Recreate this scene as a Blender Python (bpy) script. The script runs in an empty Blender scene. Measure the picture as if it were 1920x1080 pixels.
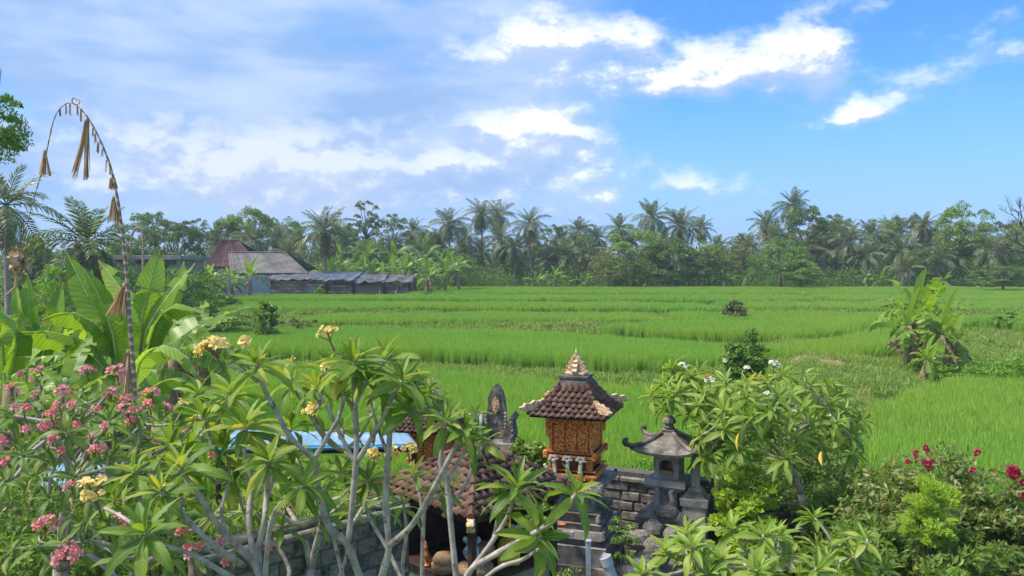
import bpy, math, random
import numpy as np
from math import sin, cos, pi, radians as R, atan2, sqrt
from mathutils import Vector, Matrix, Euler, noise as mnoise

# ---------------------------------------------------------------- camera, sky, sun, exposure
sc = bpy.context.scene
FPX = 1507.0                     # focal length in pixels of the 1920 px wide photograph
CAMZ = 4.3
PITCH = math.atan(40 / FPX)
cam_d = bpy.data.cameras.new('camera'); cam = bpy.data.objects.new('camera', cam_d)
sc.collection.objects.link(cam); sc.camera = cam
cam_d.sensor_width = 36; cam_d.lens = 36 * FPX / 1920
cam_d.clip_start = 0.05; cam_d.clip_end = 9000
cam.location = (0, 0, CAMZ); cam.rotation_euler = (pi / 2 - PITCH, 0, 0)
sc.view_settings.view_transform = 'Standard'; sc.view_settings.look = 'None'
sc.view_settings.gamma = 1; sc.view_settings.exposure = 0.68
sc.view_settings.use_curve_mapping = False
sc.render.engine = 'CYCLES'
sc.cycles.max_bounces = 8; sc.cycles.diffuse_bounces = 3; sc.cycles.glossy_bounces = 2
sc.cycles.transmission_bounces = 4; sc.cycles.volume_bounces = 0; sc.cycles.transparent_max_bounces = 8
sc.cycles.use_denoising = True
SUN_EL, SUN_AZ = R(57), R(-98)      # azimuth from +Y towards +X
SUN_STR = 3.2
HAZE = 0.0007

def build_world():
    w = bpy.data.worlds.new('World'); sc.world = w; w.use_nodes = True
    nt = w.node_tree; N = nt.nodes; L = nt.links; N.clear()
    def n(t, **k):
        x = N.new(t)
        for a, b in k.items(): setattr(x, a, b)
        return x
    def m(op, a, b=None, c=None, clamp=False):
        x = n('ShaderNodeMath', operation=op, use_clamp=clamp)
        for i, v in enumerate((a, b, c)):
            if v is None: continue
            if isinstance(v, (int, float)): x.inputs[i].default_value = v
            else: L.new(v, x.inputs[i])
        return x.outputs[0]
    tc = n('ShaderNodeTexCoord')
    sep = n('ShaderNodeSeparateXYZ'); L.new(tc.outputs['Generated'], sep.inputs[0])
    az = m('ARCTAN2', sep.outputs[0], sep.outputs[1])
    el = m('ARCSINE', sep.outputs[2])
    # ---- cloud field as a node group so that it can be sampled twice (lit tops, grey bases)
    g = bpy.data.node_groups.new('cloud_field', 'ShaderNodeTree')
    g.interface.new_socket('P', in_out='INPUT', socket_type='NodeSocketVector')
    g.interface.new_socket('D', in_out='OUTPUT', socket_type='NodeSocketFloat')
    gi = g.nodes.new('NodeGroupInput'); go = g.nodes.new('NodeGroupOutput')
    def gm(op, a, b=None, clamp=False):
        x = g.nodes.new('ShaderNodeMath'); x.operation = op; x.use_clamp = clamp
        for i, v in enumerate((a, b)):
            if v is None: continue
            if isinstance(v, (int, float)): x.inputs[i].default_value = v
            else: g.links.new(v, x.inputs[i])
        return x.outputs[0]
    def gv(op, a, b=None):
        x = g.nodes.new('ShaderNodeVectorMath'); x.operation = op
        for i, v in enumerate((a, b)):
            if v is None: continue
            if isinstance(v, (tuple, list)): x.inputs[i].default_value = v
            else: g.links.new(v, x.inputs[i])
        return x
    def gnoise(vec, scale, detail, rough=0.55, off=(0, 0, 0)):
        a = gv('MULTIPLY', vec, (1, 1.7, 1)).outputs[0]
        a = gv('ADD', a, off).outputs[0]
        x = g.nodes.new('ShaderNodeTexNoise'); x.inputs['Scale'].default_value = scale
        x.inputs['Detail'].default_value = detail; x.inputs['Roughness'].default_value = rough
        g.links.new(a, x.inputs['Vector']); return x
    P0 = gi.outputs['P']
    wn = gnoise(P0, 14, 5, .6, (3, 1, 0))
    warp = gv('MULTIPLY', gv('SUBTRACT', wn.outputs['Color'], (.5, .5, .5)).outputs[0], (.085, .05, 0)).outputs[0]
    Pw = gv('ADD', P0, warp).outputs[0]
    blobs = [  # px, py, rx, ry, weight in the photograph's frame (directions of the real sky)
        (1060, 85, 120, 46, .72), (880, 95, 80, 40, .5), (1250, 155, 80, 24, 1.0), (1400, 115, 130, 42, .55),
        (1500, 110, 60, 44, .62), (1040, 235, 70, 65, .8), (1110, 330, 60, 60, .55), (940, 235, 80, 20, .6), (830, 305, 80, 20, .85),
        (700, 245, 160, 26, .42), (520, 290, 110, 40, .5), (380, 330, 150, 50, .38), (620, 340, 140, 45, .36), (180, 250, 150, 50, .42),
        (200, 360, 300, 50, .3), (880, 370, 260, 50, .32), (640, 380, 400, 55, .28),
        (1630, 195, 75, 30, .85), (1590, 225, 40, 16, .6), (1750, 165, 36, 24, .3), (1830, 118, 60, 22, .5), (1850, 50, 90, 34, .38), (1600, 10, 60, 16, .4),
        (1000, 60, 60, 40, .5), (1180, 70, 60, 34, .6), (1330, 130, 50, 36, .5), (1470, 80, 50, 40, .45), (1540, 95, 26, 40, .6), (980, 270, 50, 36, .5), (500, 300, 50, 36, .45), (640, 300, 60, 40, .4), (320, 250, 80, 40, .35),
        (1300, 335, 60, 26, .5), (1690, 340, 40, 10, .35), (1380, 355, 90, 30, .25), (1820, 400, 110, 24, .25),
    ]
    acc = None
    for px, py, rx, ry, wt in blobs:
        a = math.atan((px - 960) / FPX); e = math.atan((500 - py) / FPX * cos(a))
        d = gv('SUBTRACT', Pw, (a, e, 0)).outputs[0]
        d = gv('MULTIPLY', d, (FPX / rx, FPX / ry, 0)).outputs[0]
        l2 = gv('DOT_PRODUCT', d, d).outputs['Value']
        ex = gm('MULTIPLY', gm('EXPONENT', gm('MULTIPLY', l2, -0.6)), wt)
        acc = ex if acc is None else gm('ADD', acc, ex)
    # clouds elsewhere in the sky: broken fields of the same kind
    big = gnoise(P0, 3.2, 3, .5, (7, 2, 4)).outputs['Fac']
    sepp = g.nodes.new('ShaderNodeSeparateXYZ'); g.links.new(P0, sepp.inputs[0])
    mask = gm('MULTIPLY', gm('SUBTRACT', gm('ABSOLUTE', sepp.outputs[0]), .62, ), 5, clamp=True)
    mask2 = gm('MULTIPLY', gm('SUBTRACT', sepp.outputs[1], .36), 5, clamp=True)
    mask = gm('MAXIMUM', mask, mask2)
    els = gm('MULTIPLY', gm('MULTIPLY', gm('SUBTRACT', big, .47), 5, clamp=True), mask)
    acc = gm('ADD', gm('MINIMUM', acc, 1.35), els)
    fine = gnoise(P0, 22, 7, .62, (1, 5, 2)).outputs['Fac']
    D = gm('ADD', acc, gm('MULTIPLY', gm('SUBTRACT', fine, .5), 1.5))
    g.links.new(D, go.inputs['D'])
    # ---- evaluate
    comb = n('ShaderNodeCombineXYZ'); L.new(az, comb.inputs[0]); L.new(el, comb.inputs[1])
    up = n('ShaderNodeVectorMath', operation='ADD'); L.new(comb.outputs[0], up.inputs[0]); up.inputs[1].default_value = (-.006, .016, 0)
    g1 = n('ShaderNodeGroup'); g1.node_tree = g; L.new(comb.outputs[0], g1.inputs[0])
    g2 = n('ShaderNodeGroup'); g2.node_tree = g; L.new(up.outputs[0], g2.inputs[0])
    D1, D2 = g1.outputs[0], g2.outputs[0]
    def ramp(v, lo, hi):
        x = n('ShaderNodeMapRange', interpolation_type='SMOOTHSTEP'); L.new(v, x.inputs[0])
        x.inputs[1].default_value = lo; x.inputs[2].default_value = hi; return x.outputs[0]
    cover = ramp(D1, .20, 1.25)
    lit = m('ADD', .42, m('MULTIPLY', m('SUBTRACT', D1, D2), 2.0))
    lit = m('ADD', lit, m('MULTIPLY', ramp(D1, .5, 1.5), .34), clamp=True)
    # dark stratus sheet over the left and top
    def noise_w(scale, off, sx=1.0, detail=4):
        a = n('ShaderNodeVectorMath', operation='MULTIPLY'); L.new(comb.outputs[0], a.inputs[0]); a.inputs[1].default_value = (sx, 2.6, 1)
        b = n('ShaderNodeVectorMath', operation='ADD'); L.new(a.outputs[0], b.inputs[0]); b.inputs[1].default_value = off
        x = n('ShaderNodeTexNoise'); x.inputs['Scale'].default_value = scale; x.inputs['Detail'].default_value = detail
        L.new(b.outputs[0], x.inputs['Vector']); return x.outputs['Fac']
    st = noise_w(3.4, (4.3, 1.2, 0))
    azm = ramp(az, .20, -.02)               # 1 on the left, fading out right of the middle
    elm = ramp(el, .02, .12)
    sheet = m('MULTIPLY', m('MULTIPLY', azm, elm), ramp(st, .22, .45))
    mott = noise_w(7, (2.2, 9.1, 3), .8)
    # ---- clear sky
    sky = n('ShaderNodeTexSky', sky_type='NISHITA'); sky.sun_disc = False
    sky.sun_elevation = SUN_EL; sky.sun_rotation = SUN_AZ
    sky.air_density = 1.0; sky.dust_density = 0.6; sky.ozone_density = 2.0
    skyc = n('ShaderNodeMixRGB', blend_type='MULTIPLY'); skyc.inputs[0].default_value = 1
    L.new(sky.outputs[0], skyc.inputs[1]); skyc.inputs[2].default_value = (SKYK[0], SKYK[1], SKYK[2], 1)
    # moist air: paler towards the horizon
    hz = n('ShaderNodeMixRGB'); L.new(m('MULTIPLY', ramp(el, .24, -.02), .86), hz.inputs[0]); L.new(skyc.outputs[0], hz.inputs[1])
    hz.inputs[2].default_value = tuple(c / BGS for c in (.27, .41, .71)) + (1,)
    def mix(f, a, col):
        x = n('ShaderNodeMixRGB'); L.new(f, x.inputs[0]); L.new(a, x.inputs[1])
        if isinstance(col, tuple): x.inputs[2].default_value = tuple(c / BGS for c in col) + (1,)
        else: L.new(col, x.inputs[2])
        return x.outputs[0]
    sc_ = n('ShaderNodeMixRGB'); L.new(ramp(mott, .35, .68), sc_.inputs[0])
    sc_.inputs[1].default_value = tuple(c / BGS for c in (.23, .37, .63)) + (1,)
    sc_.inputs[2].default_value = tuple(c / BGS for c in (.41, .52, .73)) + (1,)
    base = mix(m('MULTIPLY', sheet, .95), hz.outputs[0], sc_.outputs[0])
    cc = n('ShaderNodeMixRGB'); L.new(lit, cc.inputs[0])
    cc.inputs[1].default_value = tuple(c / BGS for c in (.36, .46, .67)) + (1,)
    cc.inputs[2].default_value = tuple(c / BGS for c in (.74, .78, .80)) + (1,)
    # clouds on the left bank are softer and greyer than the bright ones on the right
    soft = m('SUBTRACT', 1.0, m('MULTIPLY', ramp(az, .02, -.16), .48))
    cc2 = n('ShaderNodeMixRGB'); L.new(m('MULTIPLY', lit, soft), cc2.inputs[0])
    L.new(cc.outputs[0], cc2.inputs[2]); cc2.inputs[1].default_value = cc.inputs[1].default_value
    col = mix(cover, base, cc2.outputs[0])
    bg = n('ShaderNodeBackground'); L.new(col, bg.inputs[0]); bg.inputs[1].default_value = BGS * .93
    out = n('ShaderNodeOutputWorld'); L.new(bg.outputs[0], out.inputs[0])
    w.cycles.sampling_method = 'MANUAL'; w.cycles.sample_map_resolution = 512
BGS = 0.10
SKYK = (.53, 1.03, 1.55)
build_world()
sun_d = bpy.data.lights.new('sun', 'SUN'); sun = bpy.data.objects.new('sun', sun_d); sc.collection.objects.link(sun)
sun_d.energy = SUN_STR; sun_d.angle = R(12.0); sun_d.color = (1, .94, .83)
sun_dir = Vector((sin(SUN_AZ) * cos(SUN_EL), cos(SUN_AZ) * cos(SUN_EL), sin(SUN_EL)))
sun.rotation_euler = sun_dir.to_track_quat('Z', 'Y').to_euler()

# ---------------------------------------------------------------- helpers
COL = sc.collection
rng = random.Random(7)
nrng = np.random.default_rng(11)

def ray(px, py):
    dx = (px - 960) / FPX; dz = (540 - py) / FPX
    return Vector((dx, cos(PITCH) + dz * sin(PITCH), -sin(PITCH) + dz * cos(PITCH)))
def P(px, py, Y):
    d = ray(px, py); s = Y / d.y; return Vector((d.x * s, Y, CAMZ + d.z * s))
def G(px, py, z=0.0):
    d = ray(px, py); s = (z - CAMZ) / d.z; return Vector((d.x * s, d.y * s, z))
def pxs(n_, Y): return n_ * Y / FPX

def tag(o, label=None, cat=None, group=None, kind=None):
    if label: o['label'] = label
    if cat: o['category'] = cat
    if group: o['group'] = group
    if kind: o['kind'] = kind
    return o
def empty(name, loc, rz=0.0, label=None, cat=None, group=None, scale=1.0):
    o = bpy.data.objects.new(name, None); COL.objects.link(o); o.location = loc; o.rotation_euler = (0, 0, rz)
    o.scale = (scale,) * 3; o.empty_display_size = .1
    return tag(o, label, cat, group)
def link(name, me, parent=None, loc=(0, 0, 0), M=None, kind=None):
    o = bpy.data.objects.new(name, me); COL.objects.link(o)
    if parent: o.parent = parent
    if M is not None: o.matrix_local = M
    else: o.location = loc
    if kind: o['kind'] = kind
    return o
def copy_tree(o, parent=None):
    c = o.copy(); COL.objects.link(c)
    if parent: c.parent = parent
    for ch in list(o.children): copy_tree(ch, c)
    return c

def np_mesh(name, V, Fs, mat=None, uv=None, smooth=False):
    """V (n,3); Fs (m,k) or list of such arrays"""
    V = np.asarray(V, dtype=np.float32).reshape(-1, 3)
    if isinstance(Fs, np.ndarray): Fs = [Fs]
    me = bpy.data.meshes.new(name)
    me.vertices.add(len(V)); me.vertices.foreach_set('co', V.ravel())
    nl = sum(f.size for f in Fs); npoly = sum(len(f) for f in Fs)
    me.loops.add(nl); me.polygons.add(npoly)
    li = np.concatenate([f.ravel() for f in Fs]).astype(np.int32)
    me.loops.foreach_set('vertex_index', li)
    st = []; s = 0
    for f in Fs:
        st.append(s + np.arange(len(f)) * f.shape[1]); s += f.size
    me.polygons.foreach_set('loop_start', np.concatenate(st).astype(np.int32))
    if uv is not None:
        u = me.uv_layers.new(name='UVMap'); u.data.foreach_set('uv', np.asarray(uv, dtype=np.float32)[li].ravel())
    if smooth: me.polygons.foreach_set('use_smooth', np.ones(npoly, dtype=bool))
    me.update(calc_edges=True)
    if mat: me.materials.append(mat)
    return me

class MB:
    """collects boxes, tubes, lathes into one mesh (verts, faces, material slots)"""
    def __init__(s): s.v = []; s.f = []; s.m = []; s.mats = []; s.uv = {}
    def slot(s, mat):
        if mat not in s.mats: s.mats.append(mat)
        return s.mats.index(mat)
    def add(s, V, F, mat=0, M=None, uv=None):
        b = len(s.v)
        for i, p in enumerate(V):
            p = Vector(p)
            if M is not None: p = M @ p
            s.v.append(tuple(p))
            if uv is not None: s.uv[b + i] = uv[i]
        for f in F: s.f.append(tuple(i + b for i in f)); s.m.append(mat)
        return s
    def box(s, c, d, M=None, mat=0, ch=0.0):
        x, y, z = d[0] / 2, d[1] / 2, d[2] / 2
        T = Matrix.Translation(c)
        if M is not None: T = M @ T
        if ch <= 0:
            V = [(sx * x, sy * y, sz * z) for sz in (-1, 1) for sy in (-1, 1) for sx in (-1, 1)]
            F = [(0, 2, 3, 1), (4, 5, 7, 6), (0, 1, 5, 4), (2, 6, 7, 3), (0, 4, 6, 2), (1, 3, 7, 5)]
            return s.add(V, F, mat, T)
        V = []; idx = {}
        for sx in (-1, 1):
            for sy in (-1, 1):
                for sz in (-1, 1):
                    for a in range(3):
                        p = [sx * (x - ch), sy * (y - ch), sz * (z - ch)]
                        p[a] = (sx * x, sy * y, sz * z)[a]
                        idx[(sx, sy, sz, a)] = len(V); V.append(tuple(p))
        F = []
        for a in range(3):
            b, c2 = [k for k in range(3) if k != a]
            for sg in (-1, 1):
                q = []
                for (u, w) in ((-1, -1), (1, -1), (1, 1), (-1, 1)):
                    t = [0, 0, 0]; t[a] = sg; t[b] = u; t[c2] = w; q.append(idx[(t[0], t[1], t[2], a)])
                F.append(tuple(q if (sg > 0) == (a != 1) else q[::-1]))
        for a in range(3):   # edges parallel to axis a
            b, c2 = [k for k in range(3) if k != a]
            for sb in (-1, 1):
                for sc2 in (-1, 1):
                    q = []
                    for sg, w in ((-1, b), (1, b), (1, c2), (-1, c2)):
                        t = [0, 0, 0]; t[a] = sg; t[b] = sb; t[c2] = sc2; q.append(idx[(t[0], t[1], t[2], w)])
                    F.append(tuple(q))
        for sx in (-1, 1):
            for sy in (-1, 1):
                for sz in (-1, 1): F.append(tuple(idx[(sx, sy, sz, a)] for a in range(3)))
        return s.add(V, F, mat, T)
    def frustum(s, z0, z1, a0, a1, b0=None, b1=None, mat=0, M=None, cx=0, cy=0):
        b0 = a0 if b0 is None else b0; b1 = a1 if b1 is None else b1
        V = [(cx + sx * a, cy + sy * b, z) for z, a, b in ((z0, a0, b0), (z1, a1, b1)) for sx, sy in ((-1, -1), (1, -1), (1, 1), (-1, 1))]
        F = [(3, 2, 1, 0), (4, 5, 6, 7)] + [(i, (i + 1) % 4, 4 + (i + 1) % 4, 4 + i) for i in range(4)]
        return s.add(V, F, mat, M)
    def tube(s, pts, rad, n=8, mat=0, caps=True, M=None, uvlen=True):
        pts = [Vector(p) for p in pts]
        if isinstance(rad, (int, float)): rad = [rad] * len(pts)
        V = []; UV = []; prev = None; dist = 0
        for i, p in enumerate(pts):
            t = (pts[min(i + 1, len(pts) - 1)] - pts[max(i - 1, 0)])
            if t.length < 1e-9: t = Vector((0, 0, 1))
            t.normalize()
            if prev is None:
                prev = t.orthogonal().normalized()
            prev = (prev - t * prev.dot(t)); prev = prev.normalized() if prev.length > 1e-6 else t.orthogonal().normalized()
            b = t.cross(prev)
            if i: dist += (p - pts[i - 1]).length
            for k in range(n):
                a = 2 * pi * k / n
                V.append(p + (prev * cos(a) + b * sin(a)) * rad[i]); UV.append((k / n, dist))
        F = []
        for i in range(len(pts) - 1):
            for k in range(n):
                a = i * n + k; b2 = i * n + (k + 1) % n
                F.append((a, b2, b2 + n, a + n))
        if caps:
            F.append(tuple(range(n))[::-1]); o = (len(pts) - 1) * n; F.append(tuple(range(o, o + n)))
        return s.add(V, F, mat, M, UV)
    def lathe(s, prof, n=16, c=(0, 0, 0), mat=0, M=None, sx=1, sy=1):
        V = []; F = []
        for r, z in prof:
            for k in range(n):
                a = 2 * pi * k / n; V.append((c[0] + r * cos(a) * sx, c[1] + r * sin(a) * sy, c[2] + z))
        for i in range(len(prof) - 1):
            for k in range(n):
                a = i * n + k; b = i * n + (k + 1) % n; F.append((a, b, b + n, a + n))
        F.append(tuple(range(n))[::-1]); o = (len(prof) - 1) * n; F.append(tuple(range(o, o + n)))
        return s.add(V, F, mat, M)
    def ball(s, c, r, n=8, m=6, mat=0, M=None, sc3=(1, 1, 1)):
        prof = [(max(1e-4, r * sin(pi * i / m)), -r * cos(pi * i / m)) for i in range(m + 1)]
        V = []; F = []
        for q, z in prof:
            for k in range(n):
                a = 2 * pi * k / n; V.append((c[0] + q * cos(a) * sc3[0], c[1] + q * sin(a) * sc3[1], c[2] + z * sc3[2]))
        for i in range(m):
            for k in range(n):
                a = i * n + k; b = i * n + (k + 1) % n; F.append((a, b, b + n, a + n))
        return s.add(V, F, mat, M)
    def prism(s, poly, z0, z1, mat=0, M=None):
        n = len(poly)
        V = [(x, y, z0) for x, y in poly] + [(x, y, z1) for x, y in poly]
        F = [tuple(range(n))[::-1], tuple(range(n, 2 * n))] + [(i, (i + 1) % n, n + (i + 1) % n, n + i) for i in range(n)]
        return s.add(V, F, mat, M)
    def shift(s, off):
        off = Vector(off); s.v = [tuple(Vector(p) - off) for p in s.v]; return s
    def jitter(s, a, seed=0):
        r_ = random.Random(seed); s.v = [tuple(c + r_.uniform(-a, a) for c in p) for p in s.v]; return s
    def mesh(s, name, mats, smooth=False, sub=0):
        me = bpy.data.meshes.new(name); me.from_pydata(s.v, [], s.f)
        if not isinstance(mats, (list, tuple)): mats = [mats]
        for mt in mats: me.materials.append(mt)
        if len(mats) > 1: me.polygons.foreach_set('material_index', s.m)
        if s.uv:
            u = me.uv_layers.new(name='UVMap')
            for lp in me.loops: u.data[lp.index].uv = s.uv.get(lp.vertex_index, (0, 0))
        if smooth: me.polygons.foreach_set('use_smooth', [True] * len(me.polygons))
        me.update(); return me
    def build(s, name, mats, parent=None, loc=(0, 0, 0), smooth=False, M=None, kind=None):
        return link(name, s.mesh(name, mats, smooth), parent, loc, M, kind)

# ---------------------------------------------------------------- materials
MATS = {}
def newmat(name):
    m = bpy.data.materials.new(name); m.use_nodes = True; nt = m.node_tree; nt.nodes.clear()
    out = nt.nodes.new('ShaderNodeOutputMaterial'); b = nt.nodes.new('ShaderNodeBsdfPrincipled')
    nt.links.new(b.outputs[0], out.inputs[0]); MATS[name] = m
    return m, nt, b, out
class NT:
    def __init__(s, nt): s.nt = nt
    def n(s, t, **k):
        x = s.nt.nodes.new(t)
        for a, b in k.items(): setattr(x, a, b)
        return x
    def l(s, a, b): s.nt.links.new(a, b)
    def math(s, op, a, b=0.0, clamp=False):
        x = s.n('ShaderNodeMath', operation=op, use_clamp=clamp)
        for i, v in enumerate((a, b)):
            if isinstance(v, (int, float)): x.inputs[i].default_value = v
            else: s.l(v, x.inputs[i])
        return x.outputs[0]
    def noise(s, scale, detail=4, rough=.55, vec=None, coord='Object'):
        x = s.n('ShaderNodeTexNoise'); x.inputs['Scale'].default_value = scale; x.inputs['Detail'].default_value = detail; x.inputs['Roughness'].default_value = rough
        if vec is None: vec = s.n('ShaderNodeTexCoord').outputs[coord]
        s.l(vec, x.inputs['Vector']); return x.outputs['Fac']
    def ramp(s, v, stops):
        x = s.n('ShaderNodeValToRGB'); e = x.color_ramp.elements
        while len(e) < len(stops): e.new(.5)
        for i, (p, c) in enumerate(stops): e[i].position = p; e[i].color = tuple(c) + (1,)
        s.l(v, x.inputs[0]); return x.outputs[0]
    def mix(s, f, a, b, blend='MIX'):
        x = s.n('ShaderNodeMixRGB', blend_type=blend)
        for i, v in enumerate((f, a, b)):
            if isinstance(v, (int, float)): x.inputs[i].default_value = v
            elif isinstance(v, (tuple, list)): x.inputs[i].default_value = tuple(v) + (1,)
            else: s.l(v, x.inputs[i])
        return x.outputs[0]
    def bump(s, h, strength, dist, b):
        x = s.n('ShaderNodeBump'); x.inputs['Strength'].default_value = strength; x.inputs['Distance'].default_value = dist
        s.l(h, x.inputs['Height']); s.l(x.outputs[0], b.inputs['Normal'])
    def rand(s):
        """one random value per object instance and per loose piece"""
        a = s.n('ShaderNodeObjectInfo').outputs['Random']; b = s.n('ShaderNodeNewGeometry').outputs['Random Per Island']
        return s.math('FRACT', s.math('ADD', a, b))
def noisy(name, stops, scale=6, rough=.85, bump=.3, bdist=.01, detail=6, spec=.3, metallic=0, objrand=.0, stops2=None, scale2=None):
    m, nt, b, out = newmat(name); t = NT(nt)
    v = t.noise(scale, detail)
    if objrand: v = t.math('ADD', v, t.math('MULTIPLY', t.math('SUBTRACT', t.rand(), .5), objrand))
    c = t.ramp(v, stops)
    if stops2:
        v2 = t.noise(scale2, 5, .65); c = t.mix(t.ramp(v2, [(stops2[0], (0, 0, 0)), (stops2[1], (1, 1, 1))]), c, stops2[2])
    t.l(c, b.inputs['Base Color']); b.inputs['Roughness'].default_value = rough; b.inputs['Specular IOR Level'].default_value = spec
    b.inputs['Metallic'].default_value = metallic
    if bump: t.bump(t.noise(scale * 2.5, 5, .7), bump, bdist, b)
    return m
def leafmat(name, stops, trans=.35, tcol=None, rough=.45, rib=None, ribw=.04, veins=0, spec=.4, edge=None, big=None, coat=0):
    """foliage: colour varies leaf by leaf, lighter midrib and veins from UV, light passes through"""
    m, nt, b, out = newmat(name); t = NT(nt)
    c = t.ramp(t.rand(), stops)
    if big:   # slow change of hue through a stand
        c = t.mix(t.ramp(t.noise(big[0], 3, .6, t.n('ShaderNodeNewGeometry').outputs['Position']), [(.35, (0, 0, 0)), (.65, (1, 1, 1))]), c, t.mix(1.0, c, big[1], 'MULTIPLY'))
    if rib or veins:
        uv = t.n('ShaderNodeUVMap'); sp = t.n('ShaderNodeSeparateXYZ'); t.l(uv.outputs[0], sp.inputs[0])
        ac = t.math('ABSOLUTE', t.math('SUBTRACT', sp.outputs[1], .5))
        if veins:
            w = t.math('SINE', t.math('MULTIPLY', t.math('SUBTRACT', sp.outputs[0], t.math('MULTIPLY', ac, .22)), veins))
            c = t.mix(t.math('MULTIPLY', t.math('ADD', w, 1), .13), c, (.02, .06, .01))
        if rib:
            f = t.math('SUBTRACT', 1.0, t.math('DIVIDE', ac, ribw), clamp=True)
            f = t.math('MULTIPLY', t.math('POWER', f, .5), .8)
            c = t.mix(f, c, rib)
    if veins:   # blotches and browned tips, different on every leaf
        pos = t.n('ShaderNodeNewGeometry').outputs['Position']
        c = t.mix(t.ramp(t.noise(9, 3, .6, pos), [(.52, (0, 0, 0)), (.72, (.45, .45, .45))]), c, t.mix(1.0, c, (1.45, 1.12, .8), 'MULTIPLY'))
        c = t.mix(t.ramp(t.noise(38, 2, .5, pos), [(.70, (0, 0, 0)), (.76, (.7, .7, .7))]), c, (.17, .11, .04))
        tip = t.math('ADD', sp.outputs[0], t.math('MULTIPLY', t.rand(), .07))
        c = t.mix(t.ramp(tip, [(1.0 - .04, (0, 0, 0)), (1.0, (.8, .8, .8))]), c, (.24, .15, .06))
    t.l(c, b.inputs['Base Color']); b.inputs['Roughness'].default_value = rough; b.inputs['Specular IOR Level'].default_value = spec
    tr = t.n('ShaderNodeBsdfTranslucent')
    hs = t.n('ShaderNodeMixRGB', blend_type='MULTIPLY'); hs.inputs[0].default_value = 1; t.l(c, hs.inputs[1])
    hs.inputs[2].default_value = tuple(tcol or (1.25, 1.35, .5)) + (1,); t.l(hs.outputs[0], tr.inputs[0])
    ms = t.n('ShaderNodeMixShader'); ms.inputs[0].default_value = trans
    t.l(b.outputs[0], ms.inputs[1]); t.l(tr.outputs[0], ms.inputs[2]); t.l(ms.outputs[0], out.inputs[0])
    return m
# ================================================================ terrain: terraced paddies
M_rice = leafmat('rice_blades', [(0, (.21, .40, .055)), (.5, (.30, .52, .08)), (1, (.42, .63, .12))], trans=.35, rough=.5, spec=.25, tcol=(1.15, 1.25, .5), big=(.11, (1.22, 1.02, 1.0)))
M_weed = leafmat('weeds', [(0, (.15, .27, .05)), (.5, (.25, .40, .08)), (.85, (.38, .48, .13)), (1, (.50, .43, .22))], trans=.3, rough=.6, spec=.2, big=(.35, (1.2, 1.04, .95)))
M_ground = noisy('ground_soil', [(.3, (.07, .11, .03)), (.5, (.11, .16, .045)), (.7, (.17, .17, .08))], scale=.9, rough=.95, bump=.5, bdist=.04, spec=.1,
                 stops2=(.56, .66, (.34, .22, .16)), scale2=.35)

# t = a point on the rice tops, s = a point on the soil, in pixels of the photograph's frame, then put on its terrace level
RH = .70
FIELDS = [
 # level, name, points
 (0.00, 't 300,690 t 560,684 t 700,688 t 960,704 t 1180,722 s 1300,775 s 1420,860 s 1330,930 s 900,960 s 300,940 s 150,800', 'near rice field behind the shrines, bright green'),
 (0.25, 't 330,632 t 420,616 t 600,613 t 940,621 t 1140,628 t 1353,645 s 1390,680 s 1350,702 s 1180,706 s 1073,700 s 940,690 s 700,682 s 500,678 s 300,678', 'wide rice terrace with a dark front edge across the middle'),
 (0.42, 't 1440,650 t 1560,634 t 1660,616 s 1700,650 s 1660,674 s 1560,688 s 1425,692', 'small rice terrace left of the right banana clump'),
 (0.50, 't 1153,606 t 1260,601 t 1360,600 t 1560,597 t 1650,600 s 1650,620 s 1560,641 s 1440,650 s 1353,648 s 1273,643 s 1130,634', 'rice terrace right of the middle above the wide one'),
 (0.02, 't 1650,765 t 1720,728 t 1850,705 t 1925,697 t 2150,690 s 2300,980 s 1900,980 s 1640,930 s 1630,850', 'rice field at the right edge beyond the bougainvillea'),
]
polys = []
for lev, spec, lab in FIELDS:
    pts = []
    tk = spec.split()
    for i in range(0, len(tk), 2):
        px, py = map(float, tk[i + 1].split(','))
        q = G(px, py, lev + (RH if tk[i] == 't' else 0.0)); pts.append((q.x, q.y))
    polys.append((lev, np.array(pts), lab))
rs = random.Random(5)
def strip(lev, x0, x1, y0, y1, lab, ph):
    n = 26; a = []; b = []
    for i in range(n + 1):
        x = x0 + (x1 - x0) * i / n
        a.append((x, y0 + .8 * sin(x * .11 + ph) + .45 * sin(x * .31 + ph * 2)))
        b.append((x, y1 + .8 * sin(x * .11 + ph + .9) + .45 * sin(x * .27 + ph * 3)))
    polys.append((lev, np.array(a + b[::-1]), lab))
strip(.62, -13, 9.5, 50, 56.0, 'rice terrace above the brown grassy bank at the middle', .3)
strip(.66, 11, 29, 49.5, 56.6, 'rice terrace above the bank right of the middle', 1.3)
strip(.95, -22, 15, 58.4, 66.0, 'rice terrace just below the long shed, left and middle', 2.1)
strip(.98, 17, 50, 59, 66.6, 'rice terrace far right below the tree line', .9)
strip(1.20, -24, 26, 68.4, 75.8, 'rice terrace at the foot of the farm sheds', 3.0)
strip(1.18, 28, 62, 69, 76.4, 'rice terrace behind the right banana clump', 1.7)
strip(1.36, -9.5, 62, 78.4, 85.6, 'second farthest rice terrace below the tree line', .5)
strip(1.46, -9, 66, 88.2, 93.5, 'farthest rice terrace along the tree line', 2.6)
strip(.70, 27, 36, 40, 47, 'small rice patch beyond the right banana clump', 2.6)
def inside(P_, X, Y):
    c = np.zeros(X.shape, bool); n = len(P_); j = n - 1
    for i in range(n):
        xi, yi = P_[i]; xj, yj = P_[j]
        cond = ((yi > Y) != (yj > Y)) & (X < (xj - xi) * (Y - yi) / (yj - yi + 1e-12) + xi)
        c ^= cond; j = i
    return c
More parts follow.
